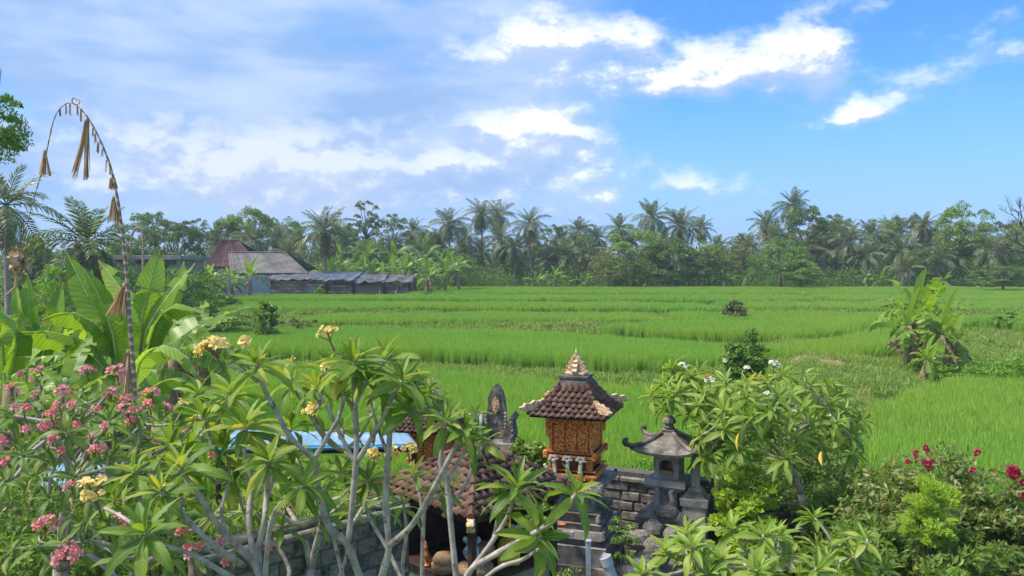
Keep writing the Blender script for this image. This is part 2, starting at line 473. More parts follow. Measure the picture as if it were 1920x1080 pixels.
def pdist(P_, X, Y):
    d = np.full(X.shape, 1e9); n = len(P_)
    for i in range(n):
        ax, ay = P_[i]; bx, by = P_[(i + 1) % n]; dx, dy = bx - ax, by - ay
        t = np.clip(((X - ax) * dx + (Y - ay) * dy) / (dx * dx + dy * dy + 1e-12), 0, 1)
        d = np.minimum(d, np.hypot(X - ax - t * dx, Y - ay - t * dy))
    return d
def vnoise(X, Y, s, seed=0):
    X = X / s + seed * 17.3; Y = Y / s - seed * 9.1
    xi = np.floor(X).astype(int); yi = np.floor(Y).astype(int); fx = X - xi; fy = Y - yi
    fx = fx * fx * (3 - 2 * fx); fy = fy * fy * (3 - 2 * fy)
    def h(a, b):
        v = np.sin(a * 127.1 + b * 311.7 + seed * 74.7) * 43758.5453; return v - np.floor(v)
    return (h(xi, yi) * (1 - fx) + h(xi + 1, yi) * fx) * (1 - fy) + (h(xi, yi + 1) * (1 - fx) + h(xi + 1, yi + 1) * fx) * fy
def height(X, Y):
    """ground height, and distance outside the nearest field (0 inside)"""
    X = np.asarray(X, float); Y = np.asarray(Y, float)
    sw = np.zeros(X.shape); sh = np.zeros(X.shape); dm = np.full(X.shape, 1e9); ins = np.zeros(X.shape, bool); lv = np.zeros(X.shape)
    for lev, P_, _ in polys:
        d = pdist(P_, X, Y); i_ = inside(P_, X, Y)
        w = 1 / (d + .05) ** 2.2; sw += w; sh += w * lev
        dm = np.minimum(dm, np.where(i_, 0, d)); lv = np.where(i_, lev, lv); ins |= i_
    far = np.clip((Y - 14) / 80, 0, 1) * 1.5
    z = sh / sw; k = np.clip(dm / 14, 0, 1); z = z * (1 - k) + far * k
    z = z + np.minimum(.12, dm * .4) * (vnoise(X, Y, 2.2, 3) * .7 + .5) + (vnoise(X, Y, .7, 5) - .5) * .08
    z = z - .22 * np.exp(-((dm - .45) / .4) ** 2) * np.clip((Y - 15) / 3, 0, 1)
    z = np.where(ins, lv + (vnoise(X, Y, 1.1, 8) - .5) * .03, z)
    # the planted bank between the near field and the right one
    bank = np.exp(-((X - (7.6 + (Y - 17) * .30)) / 2.3) ** 2) * np.clip((Y - 15) / 5, 0, 1) * np.clip((40 - Y) / 8, 0, 1)
    z = z + np.where(ins, 0, bank * .55)
    g = np.clip((15.5 - Y) / 1.5, 0, 1); z = z * (1 - g) + (0.0 + (vnoise(X, Y, .9, 2) - .5) * .05) * g
    return z, np.where(ins, 0, dm)
gx = np.concatenate([-np.geomspace(1200, 62, 18), np.arange(-60, 60.01, .45), np.geomspace(62, 1200, 18)])
gy = np.concatenate([-np.geomspace(200, 6, 12), np.arange(-5, 14, 1.0), np.arange(14, 60, .4), np.arange(60, 118, .7), np.geomspace(119, 1500, 22)])
GX, GY = np.meshgrid(gx, gy); GZ, GD = height(GX, GY)
nx, ny = len(gx), len(gy)
idx = np.arange(nx * ny).reshape(ny, nx)
Fq = np.stack([idx[:-1, :-1], idx[:-1, 1:], idx[1:, 1:], idx[1:, :-1]], -1).reshape(-1, 4)
bare_ = np.clip((vnoise(GX, GY, 2.6, 9) - .82) * 12, 0, 1) * (GD > .3) * (GY > 14)
GZ = GZ + bare_ * (vnoise(GX, GY, .45, 12) - .3) * .16
ground = link('ground', np_mesh('ground', np.stack([GX, GY, GZ], -1).reshape(-1, 3), Fq, M_ground, smooth=True))
at_ = ground.data.attributes.new('bare', 'FLOAT', 'POINT'); at_.data.foreach_set('value', bare_.ravel().astype(np.float32))
_n = NT(M_ground.node_tree); _b = [x for x in M_ground.node_tree.nodes if x.type == 'BSDF_PRINCIPLED'][0]; _l = _b.inputs['Base Color'].links[0].from_socket
_a = _n.n('ShaderNodeAttribute', attribute_name='bare'); _n.l(_n.mix(_a.outputs['Fac'], _l, _n.ramp(_n.noise(3, 6, .7), [(.35, (.20, .12, .08)), (.5, (.36, .23, .17)), (.65, (.50, .36, .28))])), _b.inputs['Base Color'])
tag(ground, 'grassy and muddy ground of the terraced paddies and garden', None, None, 'structure')
def zat(x, y): return float(height(np.array([x]), np.array([y]))[0][0])

# ---- blades as numpy patches
def blade_patch(name, size, nhill, per, hgt, wid, lean, mat, seed, segs=2, hvar=.25, droop=.25):
    r = np.random.default_rng(seed); n = nhill * per
    hx = r.uniform(-size / 2, size / 2, (nhill, 2)); c = np.repeat(hx, per, 0) + r.normal(0, .035, (n, 2))
    az = r.uniform(0, 2 * pi, n); h = hgt * (1 + r.uniform(-hvar, hvar, n)); ln = np.abs(r.normal(0, lean, n)) * h
    dx, dy = np.cos(az), np.sin(az); fa = r.uniform(0, 2 * pi, n); sx, sy = np.cos(fa), np.sin(fa)
    V = []
    for k, (t, w) in enumerate(((0, .7), (.5, 1.0), (.85, .6)) if segs == 2 else ((0, .7), (.55, 1))):
        px_ = c[:, 0] + dx * ln * t ** 1.8; py_ = c[:, 1] + dy * ln * t ** 1.8; pz = h * (t - droop * t ** 3 * (ln / h))
        for sg in (-1, 1): V.append(np.stack([px_ + sg * sx * wid * w / 2, py_ + sg * sy * wid * w / 2, pz], -1))
    V.append(np.stack([c[:, 0] + dx * ln, c[:, 1] + dy * ln, h * (1 - droop * (ln / h))], -1))
    K = len(V); V = np.stack(V, 1).reshape(-1, 3); b = (np.arange(n) * K)[:, None]
    Q = [b + np.array([[2 * i, 2 * i + 1, 2 * i + 3, 2 * i + 2]]) for i in range((K - 1) // 2 - 1)]
    T = b + np.array([[K - 3, K - 2, K - 1]])
    return bpy.data.objects.new(name, np_mesh(name, V, [np.concatenate(Q), T], mat))

def scatter(name, pts, rots, scls, protos, label, kind='stuff', mat=None):
    """one object that instances small patches on its points (geometry nodes)"""
    pts = np.asarray(pts, np.float32); me = bpy.data.meshes.new(name)
    me.vertices.add(len(pts)); me.vertices.foreach_set('co', pts.ravel())
    a = me.attributes.new('rot', 'FLOAT_VECTOR', 'POINT'); a.data.foreach_set('vector', np.asarray(rots, np.float32).ravel())
    a = me.attributes.new('scl', 'FLOAT_VECTOR', 'POINT'); a.data.foreach_set('vector', np.asarray(scls, np.float32).ravel())
    a = me.attributes.new('pick', 'INT', 'POINT'); a.data.foreach_set('value', np.random.default_rng(len(pts)).integers(0, len(protos), len(pts)).astype(np.int32))
    me.update()
    if mat: me.materials.append(mat)
    o = link(name, me); tag(o, label, None, None, kind)
    g = bpy.data.node_groups.new('scatter_' + name, 'GeometryNodeTree')
    g.interface.new_socket('Geometry', in_out='INPUT', socket_type='NodeSocketGeometry')
    g.interface.new_socket('Geometry', in_out='OUTPUT', socket_type='NodeSocketGeometry')
    gi = g.nodes.new('NodeGroupInput'); go = g.nodes.new('NodeGroupOutput')
    ip = g.nodes.new('GeometryNodeInstanceOnPoints'); j = g.nodes.new('GeometryNodeJoinGeometry')
    for p in protos[::-1]:
        oi = g.nodes.new('GeometryNodeObjectInfo'); oi.inputs['Object'].default_value = p; oi.inputs['As Instance'].default_value = True
        g.links.new(oi.outputs['Geometry'], j.inputs[0])
    def att(nm, dt):
        x = g.nodes.new('GeometryNodeInputNamedAttribute'); x.data_type = dt; x.inputs['Name'].default_value = nm
        return [s for s in x.outputs if s.name == 'Attribute' and s.enabled][0]
    g.links.new(gi.outputs[0], ip.inputs['Points']); g.links.new(j.outputs[0], ip.inputs['Instance'])
    ip.inputs['Pick Instance'].default_value = True
    g.links.new(att('pick', 'INT'), ip.inputs['Instance Index'])
    g.links.new(att('rot', 'FLOAT_VECTOR'), ip.inputs['Rotation']); g.links.new(att('scl', 'FLOAT_VECTOR'), ip.inputs['Scale'])
    g.links.new(ip.outputs[0], go.inputs[0])
    md = o.modifiers.new('scatter', 'NODES'); md.node_group = g
    return o

rice_near = [blade_patch('rice_near%d' % i, .9, 28, 15, RH, .013, .22, M_rice, 40 + i) for i in range(3)]
rice_far = [blade_patch('rice_far%d' % i, 1.3, 60, 8, .50, .024, .20, M_rice, 50 + i, segs=1) for i in range(3)]
for lev, P_, lab in polys:
    x0, y0 = P_.min(0); x1, y1 = P_.max(0)
    x0 = max(x0, -62); x1 = min(x1, 66)
    far = (y0 + y1) / 2 > 46
    st = .80 if far else .42
    xs, ys = np.meshgrid(np.arange(x0, x1, st), np.arange(y0, y1, st))
    xs = xs + nrng.uniform(-.5, .5, xs.shape) * st; ys = ys + nrng.uniform(-.5, .5, ys.shape) * st
    k = inside(P_, xs, ys) & (np.abs(xs) < ys * .72 + 5); xs, ys = xs[k], ys[k]
    n = len(xs); zs = np.full(n, lev)
    rot = np.zeros((n, 3)); rot[:, 2] = nrng.uniform(0, 6.28, n)
    s = nrng.uniform(.93, 1.07, n); scl = np.stack([s, s, s * (.90 + .2 * vnoise(xs, ys, 3.0, 4))], -1)
    scatter('rice', np.stack([xs, ys, zs], -1), rot, scl, rice_far if far else rice_near, lab, mat=M_rice)

weed_n = [blade_patch('weed%d' % i, .8, 26, 7, [.13, .20, .16][i], .016, .9, M_weed, 60 + i, hvar=.5, droop=.5) for i in range(3)]
weed_f = [blade_patch('weedf%d' % i, 1.2, 36, 6, [.13, .19, .16][i], .035, .8, M_weed, 70 + i, segs=1, hvar=.5, droop=.4) for i in range(3)]
def weeds(name, x0, x1, y0, y1, st, protos, label, dens=1.0, dmin=.3, sc0=1.0):
    xs, ys = np.meshgrid(np.arange(x0, x1, st), np.arange(y0, y1, st))
    xs = (xs + nrng.uniform(-.5, .5, xs.shape) * st).ravel(); ys = (ys + nrng.uniform(-.5, .5, ys.shape) * st).ravel()
    k = np.abs(xs) < ys * .72 + 3; xs, ys = xs[k], ys[k]
    z, d = height(xs, ys)
    bare = vnoise(xs, ys, 2.6, 9); k = (d > dmin) & (nrng.uniform(0, 1, len(xs)) < dens) & ((bare < .84) | (nrng.uniform(0, 1, len(xs)) < .4))
    xs, ys, z = xs[k], ys[k], z[k]; n = len(xs); rot = np.zeros((n, 3)); rot[:, 2] = nrng.uniform(0, 6.28, n)
    s = sc0 * (.6 + .9 * vnoise(xs, ys, 1.3, 6)) * nrng.uniform(.8, 1.2, n); scl = np.stack([s, s, s], -1)
    scatter(name, np.stack([xs, ys, z], -1), rot, scl, protos, label, mat=M_weed)
weeds('grass', -22, 26, 14.2, 42, .42, weed_n, 'weedy grass on the near bunds and banks between the rice terraces')
weeds('grass', -60, 64, 42, 112, .9, weed_f, 'weedy grass on the far bunds between the rice terraces', sc0=1.15)
# ================================================================ foliage templates
def blade(L=1.0, W=.25, n=8, across=3, bend=.8, fold=.3, prof=None, pitch=0.0, tears=0, seed=0, wave=0.0, pet=.0, bexp=1.3):
    """leaf along +X, face up; returns V, F, UV"""
    r = random.Random(seed); V = []; UV = []; F = []
    x = z = 0.0; cols = across
    prof = prof or (lambda t: max(.05, sin(pi * min(1, t * .97) ** .85)))
    tearset = {}
    for sd in (-1, 1):
        tearset[sd] = set(r.sample(range(2, n - 1), min(tears, n - 4))) if tears else set()
    rows = []
    for i in range(n + 1):
        t = i / n
        a = pitch - bend * t ** bexp
        if i: x += cos(a) * L / n; z += sin(a) * L / n
        rows.append((t, x, z, a))
    def rowpts(i, sd, drop):
        t, x, z, a = rows[i]; w = W * prof(t) / 2 if t > pet else .012 * L
        out = []
        half = cols // 2
        for k in range(0, half + 1):
            s = k / half; lift = fold * s * w + wave * w * s * sin(i * 2.1 + sd) - drop * s * w
            out.append(((x - sin(a) * lift, sd * s * w * (1 - .25 * drop), z + cos(a) * lift), (t, .5 + sd * s * .5)))
        return out
    for sd in (-1, 1):
        drop = 0.0; prev = None
        for i in range(n + 1):
            cur = rowpts(i, sd, drop); b = len(V)
            for p, u in cur: V.append(p); UV.append(u)
            if prev is not None:
                for k in range(len(cur) - 1):
                    q = (prev + k, prev + k + 1, b + k + 1, b + k); F.append(q if sd > 0 else q[::-1])
            prev = b
            if i in tearset[sd]:
                drop = r.uniform(-.1, .7); cur = rowpts(i, sd, drop); b = len(V)
                for kk, (p, u) in enumerate(cur):
                    p = (p[0] + .02 * L * kk / len(cur), p[1], p[2]); V.append(p); UV.append(u)
                prev = b
    return V, F, UV
def yawed(B, yaw, twist=0.0):
    V, F, UV = B; out = []
    for (x, y, z), (t, v) in zip(V, UV):
        a = twist * t; y2, z2 = y * cos(a) - 0 * z, z + y * sin(a); out.append((x, y2 + yaw * x * x, z2))
    return out, F, UV
def blade_mesh(name, mat, **k):
    V, F, UV = blade(**k); return np_mesh(name, V, np.array(F), mat, UV, smooth=True)
def dirM(p, az, elv, roll=0.0, s=1.0, base=None):
    M = Matrix.Rotation(az, 4, 'Z') @ Matrix.Rotation(-elv, 4, 'Y') @ Matrix.Rotation(roll, 4, 'X')
    if base is not None: M = base @ M
    if isinstance(s, (int, float)): s = (s, s, s)
    return Matrix.Translation(p) @ M @ Matrix.Diagonal((s[0], s[1], s[2], 1))

def leaf_quads(C, D, S, L, W):
    """C centres, D along, S across (n,3) unit, L, W (n,) -> V, F of folded diamonds"""
    Nn = np.cross(D, S)
    b = C - D * L[:, None] * .5
    V = np.stack([b, C + S * W[:, None] * .5 + Nn * W[:, None] * .15, C + D * L[:, None] * .5, C - S * W[:, None] * .5 + Nn * W[:, None] * .15], 1).reshape(-1, 3)
    F = np.arange(len(C) * 4).reshape(-1, 4)
    return V, F
def rand_dirs(r, n):
    v = r.normal(size=(n, 3)); return v / np.linalg.norm(v, axis=1)[:, None]
def crown_mesh(name, mat, nclump, nleaf, leaf, seed, shape=(1, 1, .8), clr=.28, hollow=.55, aspect=.5, flat=.5, droop=0.0, low=-.75, dome=1.0):
    """unit-radius crown of leaf clumps"""
    r = np.random.default_rng(seed)
    d = rand_dirs(r, nclump * 3); d = d[d[:, 2] > low][:nclump]; n1 = len(d)
    rad = r.uniform(hollow, 1.0, n1) ** .7
    C = d * rad[:, None] * np.array(shape)
    sz = clr * r.uniform(.6, 1.3, n1)
    per = nleaf // n1; Cn = np.repeat(C, per, 0); Sn = np.repeat(sz, per)
    o = rand_dirs(r, len(Cn)); o[:, 2] = (np.abs(o[:, 2]) - .25) * dome + o[:, 2] * (1 - dome)
    rr = r.uniform(.25, 1, len(Cn)) ** .45
    pos = Cn + o * (rr * Sn)[:, None] * np.array([1, 1, .7])
    out = pos / (np.linalg.norm(pos, axis=1)[:, None] + 1e-6)
    D = rand_dirs(r, len(Cn)) * .8 + out * .7; D[:, 2] -= droop; D /= np.linalg.norm(D, axis=1)[:, None]
    up = np.array([0, 0, 1.0]) * flat + rand_dirs(r, len(Cn)) * .6 + out * .4
    S = np.cross(D, up); S /= np.linalg.norm(S, axis=1)[:, None] + 1e-9
    L = leaf * r.uniform(.6, 1.3, len(Cn))
    V, F = leaf_quads(pos, D, S, L, L * aspect)
    return np_mesh(name, V, F, mat), C
def limbs(mb, base, C, r0, seed, n=7, z0=.0):
    """trunk and limbs reaching into a unit crown centred on zc"""
    rr = random.Random(seed)
    for c in C[:n]:
        c = Vector(c); m = (Vector(base) + c) * .5 + Vector((rr.uniform(-.08, .08), rr.uniform(-.08, .08), -.05))
        mb.tube([base, m, c], [r0 * .5, r0 * .32, r0 * .12], 5)

FOLN = {}
def fol(key, stops, **k):
    if key not in FOLN: FOLN[key] = leafmat('foliage_' + key, stops, **k)
    return FOLN[key]
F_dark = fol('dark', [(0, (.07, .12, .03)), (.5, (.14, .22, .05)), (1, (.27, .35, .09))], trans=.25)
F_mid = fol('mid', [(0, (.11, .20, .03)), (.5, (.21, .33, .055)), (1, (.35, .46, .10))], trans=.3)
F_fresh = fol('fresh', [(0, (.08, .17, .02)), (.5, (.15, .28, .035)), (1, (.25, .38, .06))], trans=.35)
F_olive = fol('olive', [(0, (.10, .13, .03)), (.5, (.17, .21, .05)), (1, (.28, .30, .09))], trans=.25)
M_bark = noisy('bark', [(.3, (.10, .075, .055)), (.7, (.24, .20, .16))], scale=5, bump=.6, bdist=.02)
M_palmbark = noisy('palm_bark', [(.3, (.22, .18, .15)), (.7, (.42, .37, .31))], scale=3, bump=.5, bdist=.02)

# ---------------------------------------------------------------- coconut palms
M_frond = leafmat('palm_frond', [(0, (.09, .13, .05)), (.5, (.17, .22, .085)), (1, (.33, .36, .16))], trans=.25, rough=.4, tcol=(1.2, 1.2, .5))
M_frond_dry = leafmat('palm_frond_dry', [(0, (.22, .15, .07)), (1, (.38, .27, .13))], trans=.2, rough=.8, tcol=(1, .9, .6))
def frond_mesh(name, mat, bend, nl=30, seed=0, leaf=.19, hang=.5, bexp=1.5):
    r = random.Random(seed); V = []; F = []
    def rach(t):
        # integrate the arc in closed steps
        x = z = 0.0; n = 24
        for i in range(int(n * t)):
            a = -bend * ((i + .5) / n) ** bexp; x += cos(a) / n; z += sin(a) / n
        a = -bend * t ** bexp; return Vector((x, 0, z)), Vector((cos(a), 0, sin(a)))
    pts = [rach(i / 10) for i in range(11)]
    mbx = MB(); mbx.tube([p for p, _ in pts], [.014 * (1 - .85 * i / 10) + .001 for i in range(11)], 3, caps=False)
    V = [tuple(v) for v in mbx.v]; F = [f for f in mbx.f]
    for i in range(nl):
        t = .14 + .86 * (i + .5) / nl; p, d = rach(t)
        ll = leaf * (.45 + 1.0 * sin(pi * min(1, (t - .05)) ** .8)) * r.uniform(.85, 1.1)
        for sd in (-1, 1):
            if r.random() < .04: continue
            side = Vector((.55 + .5 * t, sd, r.uniform(-.25, .3))).normalized()
            side = (d * side.x + Vector((0, 1, 0)) * side.y + Vector((-d.z, 0, d.x)) * side.z)
            m_ = p + side * ll * .5; e = p + side * ll * .93 - Vector((0, 0, hang * ll * r.uniform(.5, 1.1)))
            w = .017
            wv = d * w; b = len(V)
            V += [tuple(p - wv * .5), tuple(p + wv * .5), tuple(m_ + wv), tuple(m_ - wv), tuple(e)]
            F += [(b, b + 1, b + 2, b + 3), (b + 3, b + 2, b + 4)]
    me = bpy.data.meshes.new(name); me.from_pydata(V, [], F); me.materials.append(mat); me.update(); return me
FR = [frond_mesh('frond_up', M_frond, .6, seed=1, hang=.15), frond_mesh('frond_arch', M_frond, 1.1, seed=2, hang=.3),
      frond_mesh('frond_droop', M_frond, 1.5, seed=3, hang=.6, bexp=1.1), frond_mesh('frond_dry', M_frond_dry, 1.0, seed=4, hang=1.0, bexp=.8)]
def palm(x, y, topz, fl, seed, label, group, nf=20, dead=3, lean=.6, tr=.16, nuts=False, name='coconut_palm', droopy=0.0):
    r = random.Random(seed); z0 = zat(x, y) - .1; h = topz - z0
    root = empty(name, (x, y, z0), 0, label, 'palm tree', group)
    lx, ly = r.uniform(-lean, lean), r.uniform(-lean, lean) * .5
    pts = [(-lx * (1 - t) ** 2, -ly * (1 - t) ** 2, h * t) for t in [i / 7 for i in range(8)]]
    mb = MB(); mb.tube(pts, [tr * (1.5 if i == 0 else 1.1 - .45 * i / 7) for i in range(8)], 7); mb.build('trunk', M_palmbark, root, smooth=True)
    top = Vector((0, 0, h))
    for i in range(nf):
        f = (i + .5) / nf; el = R(82) - R(112 + droopy) * f ** .95 + r.uniform(-.12, .12); az = i * 2.399 + r.uniform(-.3, .3)
        me = FR[0] if f < .35 else (FR[1] if f < .72 else FR[2])
        link('frond', me, root, M=dirM(top, az, el, r.uniform(-.5, .5), fl * r.uniform(.85, 1.1) * (.75 + .3 * min(1, f * 2.5))))
    for i in range(dead):
        link('dry_frond', FR[3], root, M=dirM(top - Vector((0, 0, .15)), r.uniform(0, 6.28), R(r.uniform(-75, -35)), 0, fl * r.uniform(.55, .8)))
    if nuts:
        nb = MB()
        for i in range(12): a = r.uniform(0, 6.28); nb.ball((cos(a) * .38, sin(a) * .38, h - .1 - r.uniform(0, .5)), .17, 7, 5)
        nb.build('coconut_cluster', nuts, root, smooth=True)
    return root
M_nut = noisy('coconut_orange', [(.3, (.45, .24, .03)), (.7, (.62, .38, .06))], scale=8, bump=0, rough=.5)

PALMS = [  # px, py of crown centre, Y, crown radius px, note
 (842, 418, 108, 38), (903, 400, 110, 36), (934, 402, 114, 34), (992, 418, 104, 36), (872, 446, 112, 34), (938, 448, 106, 38), (965, 465, 104, 34), (775, 432, 116, 30),
 (1085, 432, 116, 30), (1120, 446, 118, 32), (1160, 428, 112, 34), (1222, 408, 106, 40), (1275, 424, 108, 42), (1312, 428, 114, 30), (1345, 462, 118, 28), (1400, 458, 118, 28), (1438, 420, 112, 36), (1486, 384, 110, 36),
 (1452, 446, 106, 40), (1590, 452, 104, 44), (1632, 440, 110, 38), (1548, 470, 106, 38), (1690, 470, 106, 42), (1732, 424, 110, 34), (1745, 452, 112, 36), (1860, 470, 100, 42), (1912, 440, 112, 34),
 (1668, 428, 116, 32), (1530, 440, 116, 34), (1620, 480, 102, 36), (1062, 478, 104, 38), (1100, 478, 108, 36), (1030, 490, 104, 34), (1760, 486, 100, 40), (1400, 490, 106, 32), (1050, 446, 118, 32), (820, 455, 116, 34), (790, 470, 100, 40),
 (740, 455, 112, 30), (608, 432, 84, 58), (560, 450, 104, 38), (520, 448, 108, 38), (478, 450, 104, 40), (440, 470, 96, 40), (406, 438, 118, 26), (332, 434, 125, 22), (545, 478, 90, 40), (690, 470, 106, 36),
 (1470, 470, 103, 38), (1355, 484, 106, 30), (900, 470, 110, 32), (1180, 452, 114, 30), (1245, 450, 112, 30), (1130, 490, 104, 32), (1700, 505, 98, 34), (1800, 478, 104, 38), (1835, 440, 116, 32), (1570, 428, 118, 32), (650, 455, 110, 34), (1505, 470, 104, 36), (1000, 450, 114, 30),
]
ORD = ['first', 'second', 'third', 'fourth', 'fifth', 'sixth', 'seventh', 'eighth', 'ninth', 'tenth', 'eleventh', 'twelfth', 'thirteenth', 'fourteenth', 'fifteenth', 'sixteenth', 'seventeenth', 'eighteenth', 'nineteenth']
TENS = {2: ('twentieth', 'twenty'), 3: ('thirtieth', 'thirty'), 4: ('fortieth', 'forty'), 5: ('fiftieth', 'fifty'), 6: ('sixtieth', 'sixty'), 7: ('seventieth', 'seventy')}
def ordw(i):
    if i < 20: return ORD[i - 1]
    t, u = divmod(i, 10); return TENS[t][0] if u == 0 else TENS[t][1] + '-' + ORD[u - 1]
PALMS.sort(key=lambda q: q[0])
special = {(1486, 384): 'highest coconut palm of the tree line, standing clear above the round trees', (608, 432): 'big bushy coconut palm behind the grey gabled shed roof',
           (992, 418): 'slender coconut palm with a tall bare pale trunk at the middle of the tree line', (1222, 408): 'tall coconut palm with thick brown crown base right of the middle, above dark round trees',
           (842, 418): 'leftmost of the tall coconut palms at the middle of the tree line'}
for i, (px, py, Y, rp) in enumerate(PALMS):
    q = P(px, py, Y); fl = pxs(rp, Y) * 1.18
    lab = special.get((px, py)) or '%s coconut palm from the left in the tree line behind the paddies' % ordw(i + 1)
    palm(q.x, q.y, q.z, fl, 100 + i, lab, 'coconut palms of the far tree line', nf=24, dead=random.Random(i).choice([3, 4, 6, 8]), tr=.15, droopy=random.Random(i + 5).uniform(-10, 25))
# nearer palms on the left
q = P(12, 385, 42); palm(q.x, q.y, q.z, 3.0, 301, 'sparse windblown palm with a dark trunk at the left edge, above the banana leaves', None, nf=15, dead=5, tr=.16, droopy=15)
q = P(162, 455, 38); palm(q.x, q.y, q.z, 2.9, 303, 'low coconut palm with orange coconuts between the penjor pole and left edge', None, nf=22, dead=9, tr=.2, nuts=M_nut, droopy=20)

# ---------------------------------------------------------------- round trees of the tree line
CR = {}
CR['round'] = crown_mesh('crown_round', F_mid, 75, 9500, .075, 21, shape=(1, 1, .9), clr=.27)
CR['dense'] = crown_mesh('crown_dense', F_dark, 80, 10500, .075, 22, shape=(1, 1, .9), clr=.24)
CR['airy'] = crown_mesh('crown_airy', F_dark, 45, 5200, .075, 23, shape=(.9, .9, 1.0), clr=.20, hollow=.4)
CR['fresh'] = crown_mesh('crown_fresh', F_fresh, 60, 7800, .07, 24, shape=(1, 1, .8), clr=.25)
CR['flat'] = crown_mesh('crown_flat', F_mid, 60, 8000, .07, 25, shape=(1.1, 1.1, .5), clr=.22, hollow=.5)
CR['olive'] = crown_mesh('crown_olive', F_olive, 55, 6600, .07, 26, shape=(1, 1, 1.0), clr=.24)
TRK = {}
for k, (me, C) in CR.items():
    mb = MB(); mb.tube([(0, 0, -2.2), (.03, 0, -1.4), (0, .02, -.5), (0, 0, .1)], [.09, .07, .06, .03], 6); limbs(mb, (0, 0, -.55), C, .09, 3, 14)
    TRK[k] = mb.mesh('trunk_' + k, M_bark, True)
def rtree(px, py, Y, rp, kind, label, group='round trees of the far tree line', sz=1.0, name='broadleaf_tree', rx=1.0, zg=None):
    q = P(px, py, Y); r_ = pxs(rp, Y); g = zat(q.x, q.y) - .1 if zg is None else zg
    root = empty(name, (q.x, q.y, g), random.Random(px).uniform(0, 6.28), label, 'tree', group)
    hz = q.z - g; sz = max(sz, min(1.5, hz * .82 / r_))
    hz = max(hz, 0.0)
    link('crown', CR[kind][0], root, M=Matrix.Translation((0, 0, hz)) @ Matrix.Diagonal((r_ * rx, r_ * rx, r_ * sz, 1)))
    link('trunk', TRK[kind], root, M=Matrix.Translation((0, 0, hz)) @ Matrix.Diagonal((r_ * .8, r_ * .8, hz / 2.2, 1)))
    return root
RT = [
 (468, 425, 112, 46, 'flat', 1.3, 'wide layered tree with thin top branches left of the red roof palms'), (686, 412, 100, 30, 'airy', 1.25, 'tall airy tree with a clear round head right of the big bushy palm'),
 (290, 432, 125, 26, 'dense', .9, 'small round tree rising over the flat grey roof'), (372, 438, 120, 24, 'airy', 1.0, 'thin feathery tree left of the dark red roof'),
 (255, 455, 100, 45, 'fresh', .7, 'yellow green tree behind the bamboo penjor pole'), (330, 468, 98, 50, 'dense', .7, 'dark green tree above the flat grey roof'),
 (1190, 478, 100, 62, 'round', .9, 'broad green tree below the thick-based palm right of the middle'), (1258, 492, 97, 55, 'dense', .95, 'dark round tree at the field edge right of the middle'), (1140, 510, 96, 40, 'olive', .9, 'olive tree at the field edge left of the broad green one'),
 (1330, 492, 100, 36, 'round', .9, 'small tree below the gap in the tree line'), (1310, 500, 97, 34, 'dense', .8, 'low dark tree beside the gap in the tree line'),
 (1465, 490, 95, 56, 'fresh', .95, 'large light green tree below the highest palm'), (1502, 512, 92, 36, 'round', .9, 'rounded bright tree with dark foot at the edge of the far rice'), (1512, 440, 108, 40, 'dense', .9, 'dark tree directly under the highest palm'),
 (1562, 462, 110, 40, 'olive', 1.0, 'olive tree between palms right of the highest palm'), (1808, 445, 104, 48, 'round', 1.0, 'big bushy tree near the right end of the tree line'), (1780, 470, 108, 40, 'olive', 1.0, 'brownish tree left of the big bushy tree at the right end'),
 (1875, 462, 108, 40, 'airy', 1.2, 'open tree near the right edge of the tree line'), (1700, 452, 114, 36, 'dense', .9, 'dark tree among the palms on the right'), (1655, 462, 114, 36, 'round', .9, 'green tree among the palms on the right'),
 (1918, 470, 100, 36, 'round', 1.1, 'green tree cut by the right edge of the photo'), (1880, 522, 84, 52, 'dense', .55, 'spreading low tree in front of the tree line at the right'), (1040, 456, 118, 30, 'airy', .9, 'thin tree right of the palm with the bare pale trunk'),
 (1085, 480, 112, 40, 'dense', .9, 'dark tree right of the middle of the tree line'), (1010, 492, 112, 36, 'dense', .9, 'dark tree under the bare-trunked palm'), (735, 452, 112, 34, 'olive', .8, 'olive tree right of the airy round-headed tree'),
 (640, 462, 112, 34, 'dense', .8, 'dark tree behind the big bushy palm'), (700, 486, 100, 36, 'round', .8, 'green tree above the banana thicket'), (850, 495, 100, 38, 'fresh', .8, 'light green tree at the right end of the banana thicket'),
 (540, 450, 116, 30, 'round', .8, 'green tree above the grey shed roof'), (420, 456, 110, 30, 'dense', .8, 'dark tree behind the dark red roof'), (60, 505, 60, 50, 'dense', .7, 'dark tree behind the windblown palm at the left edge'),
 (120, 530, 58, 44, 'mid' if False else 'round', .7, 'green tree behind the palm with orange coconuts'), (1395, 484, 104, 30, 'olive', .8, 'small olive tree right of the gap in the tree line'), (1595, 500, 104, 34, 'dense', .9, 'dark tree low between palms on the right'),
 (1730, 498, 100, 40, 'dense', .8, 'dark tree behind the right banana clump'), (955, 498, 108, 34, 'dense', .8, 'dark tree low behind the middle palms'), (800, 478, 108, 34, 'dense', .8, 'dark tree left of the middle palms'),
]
for px, py, Y, rp, k, sz, lab in RT: rtree(px, py, Y, rp, k, lab, sz=sz)
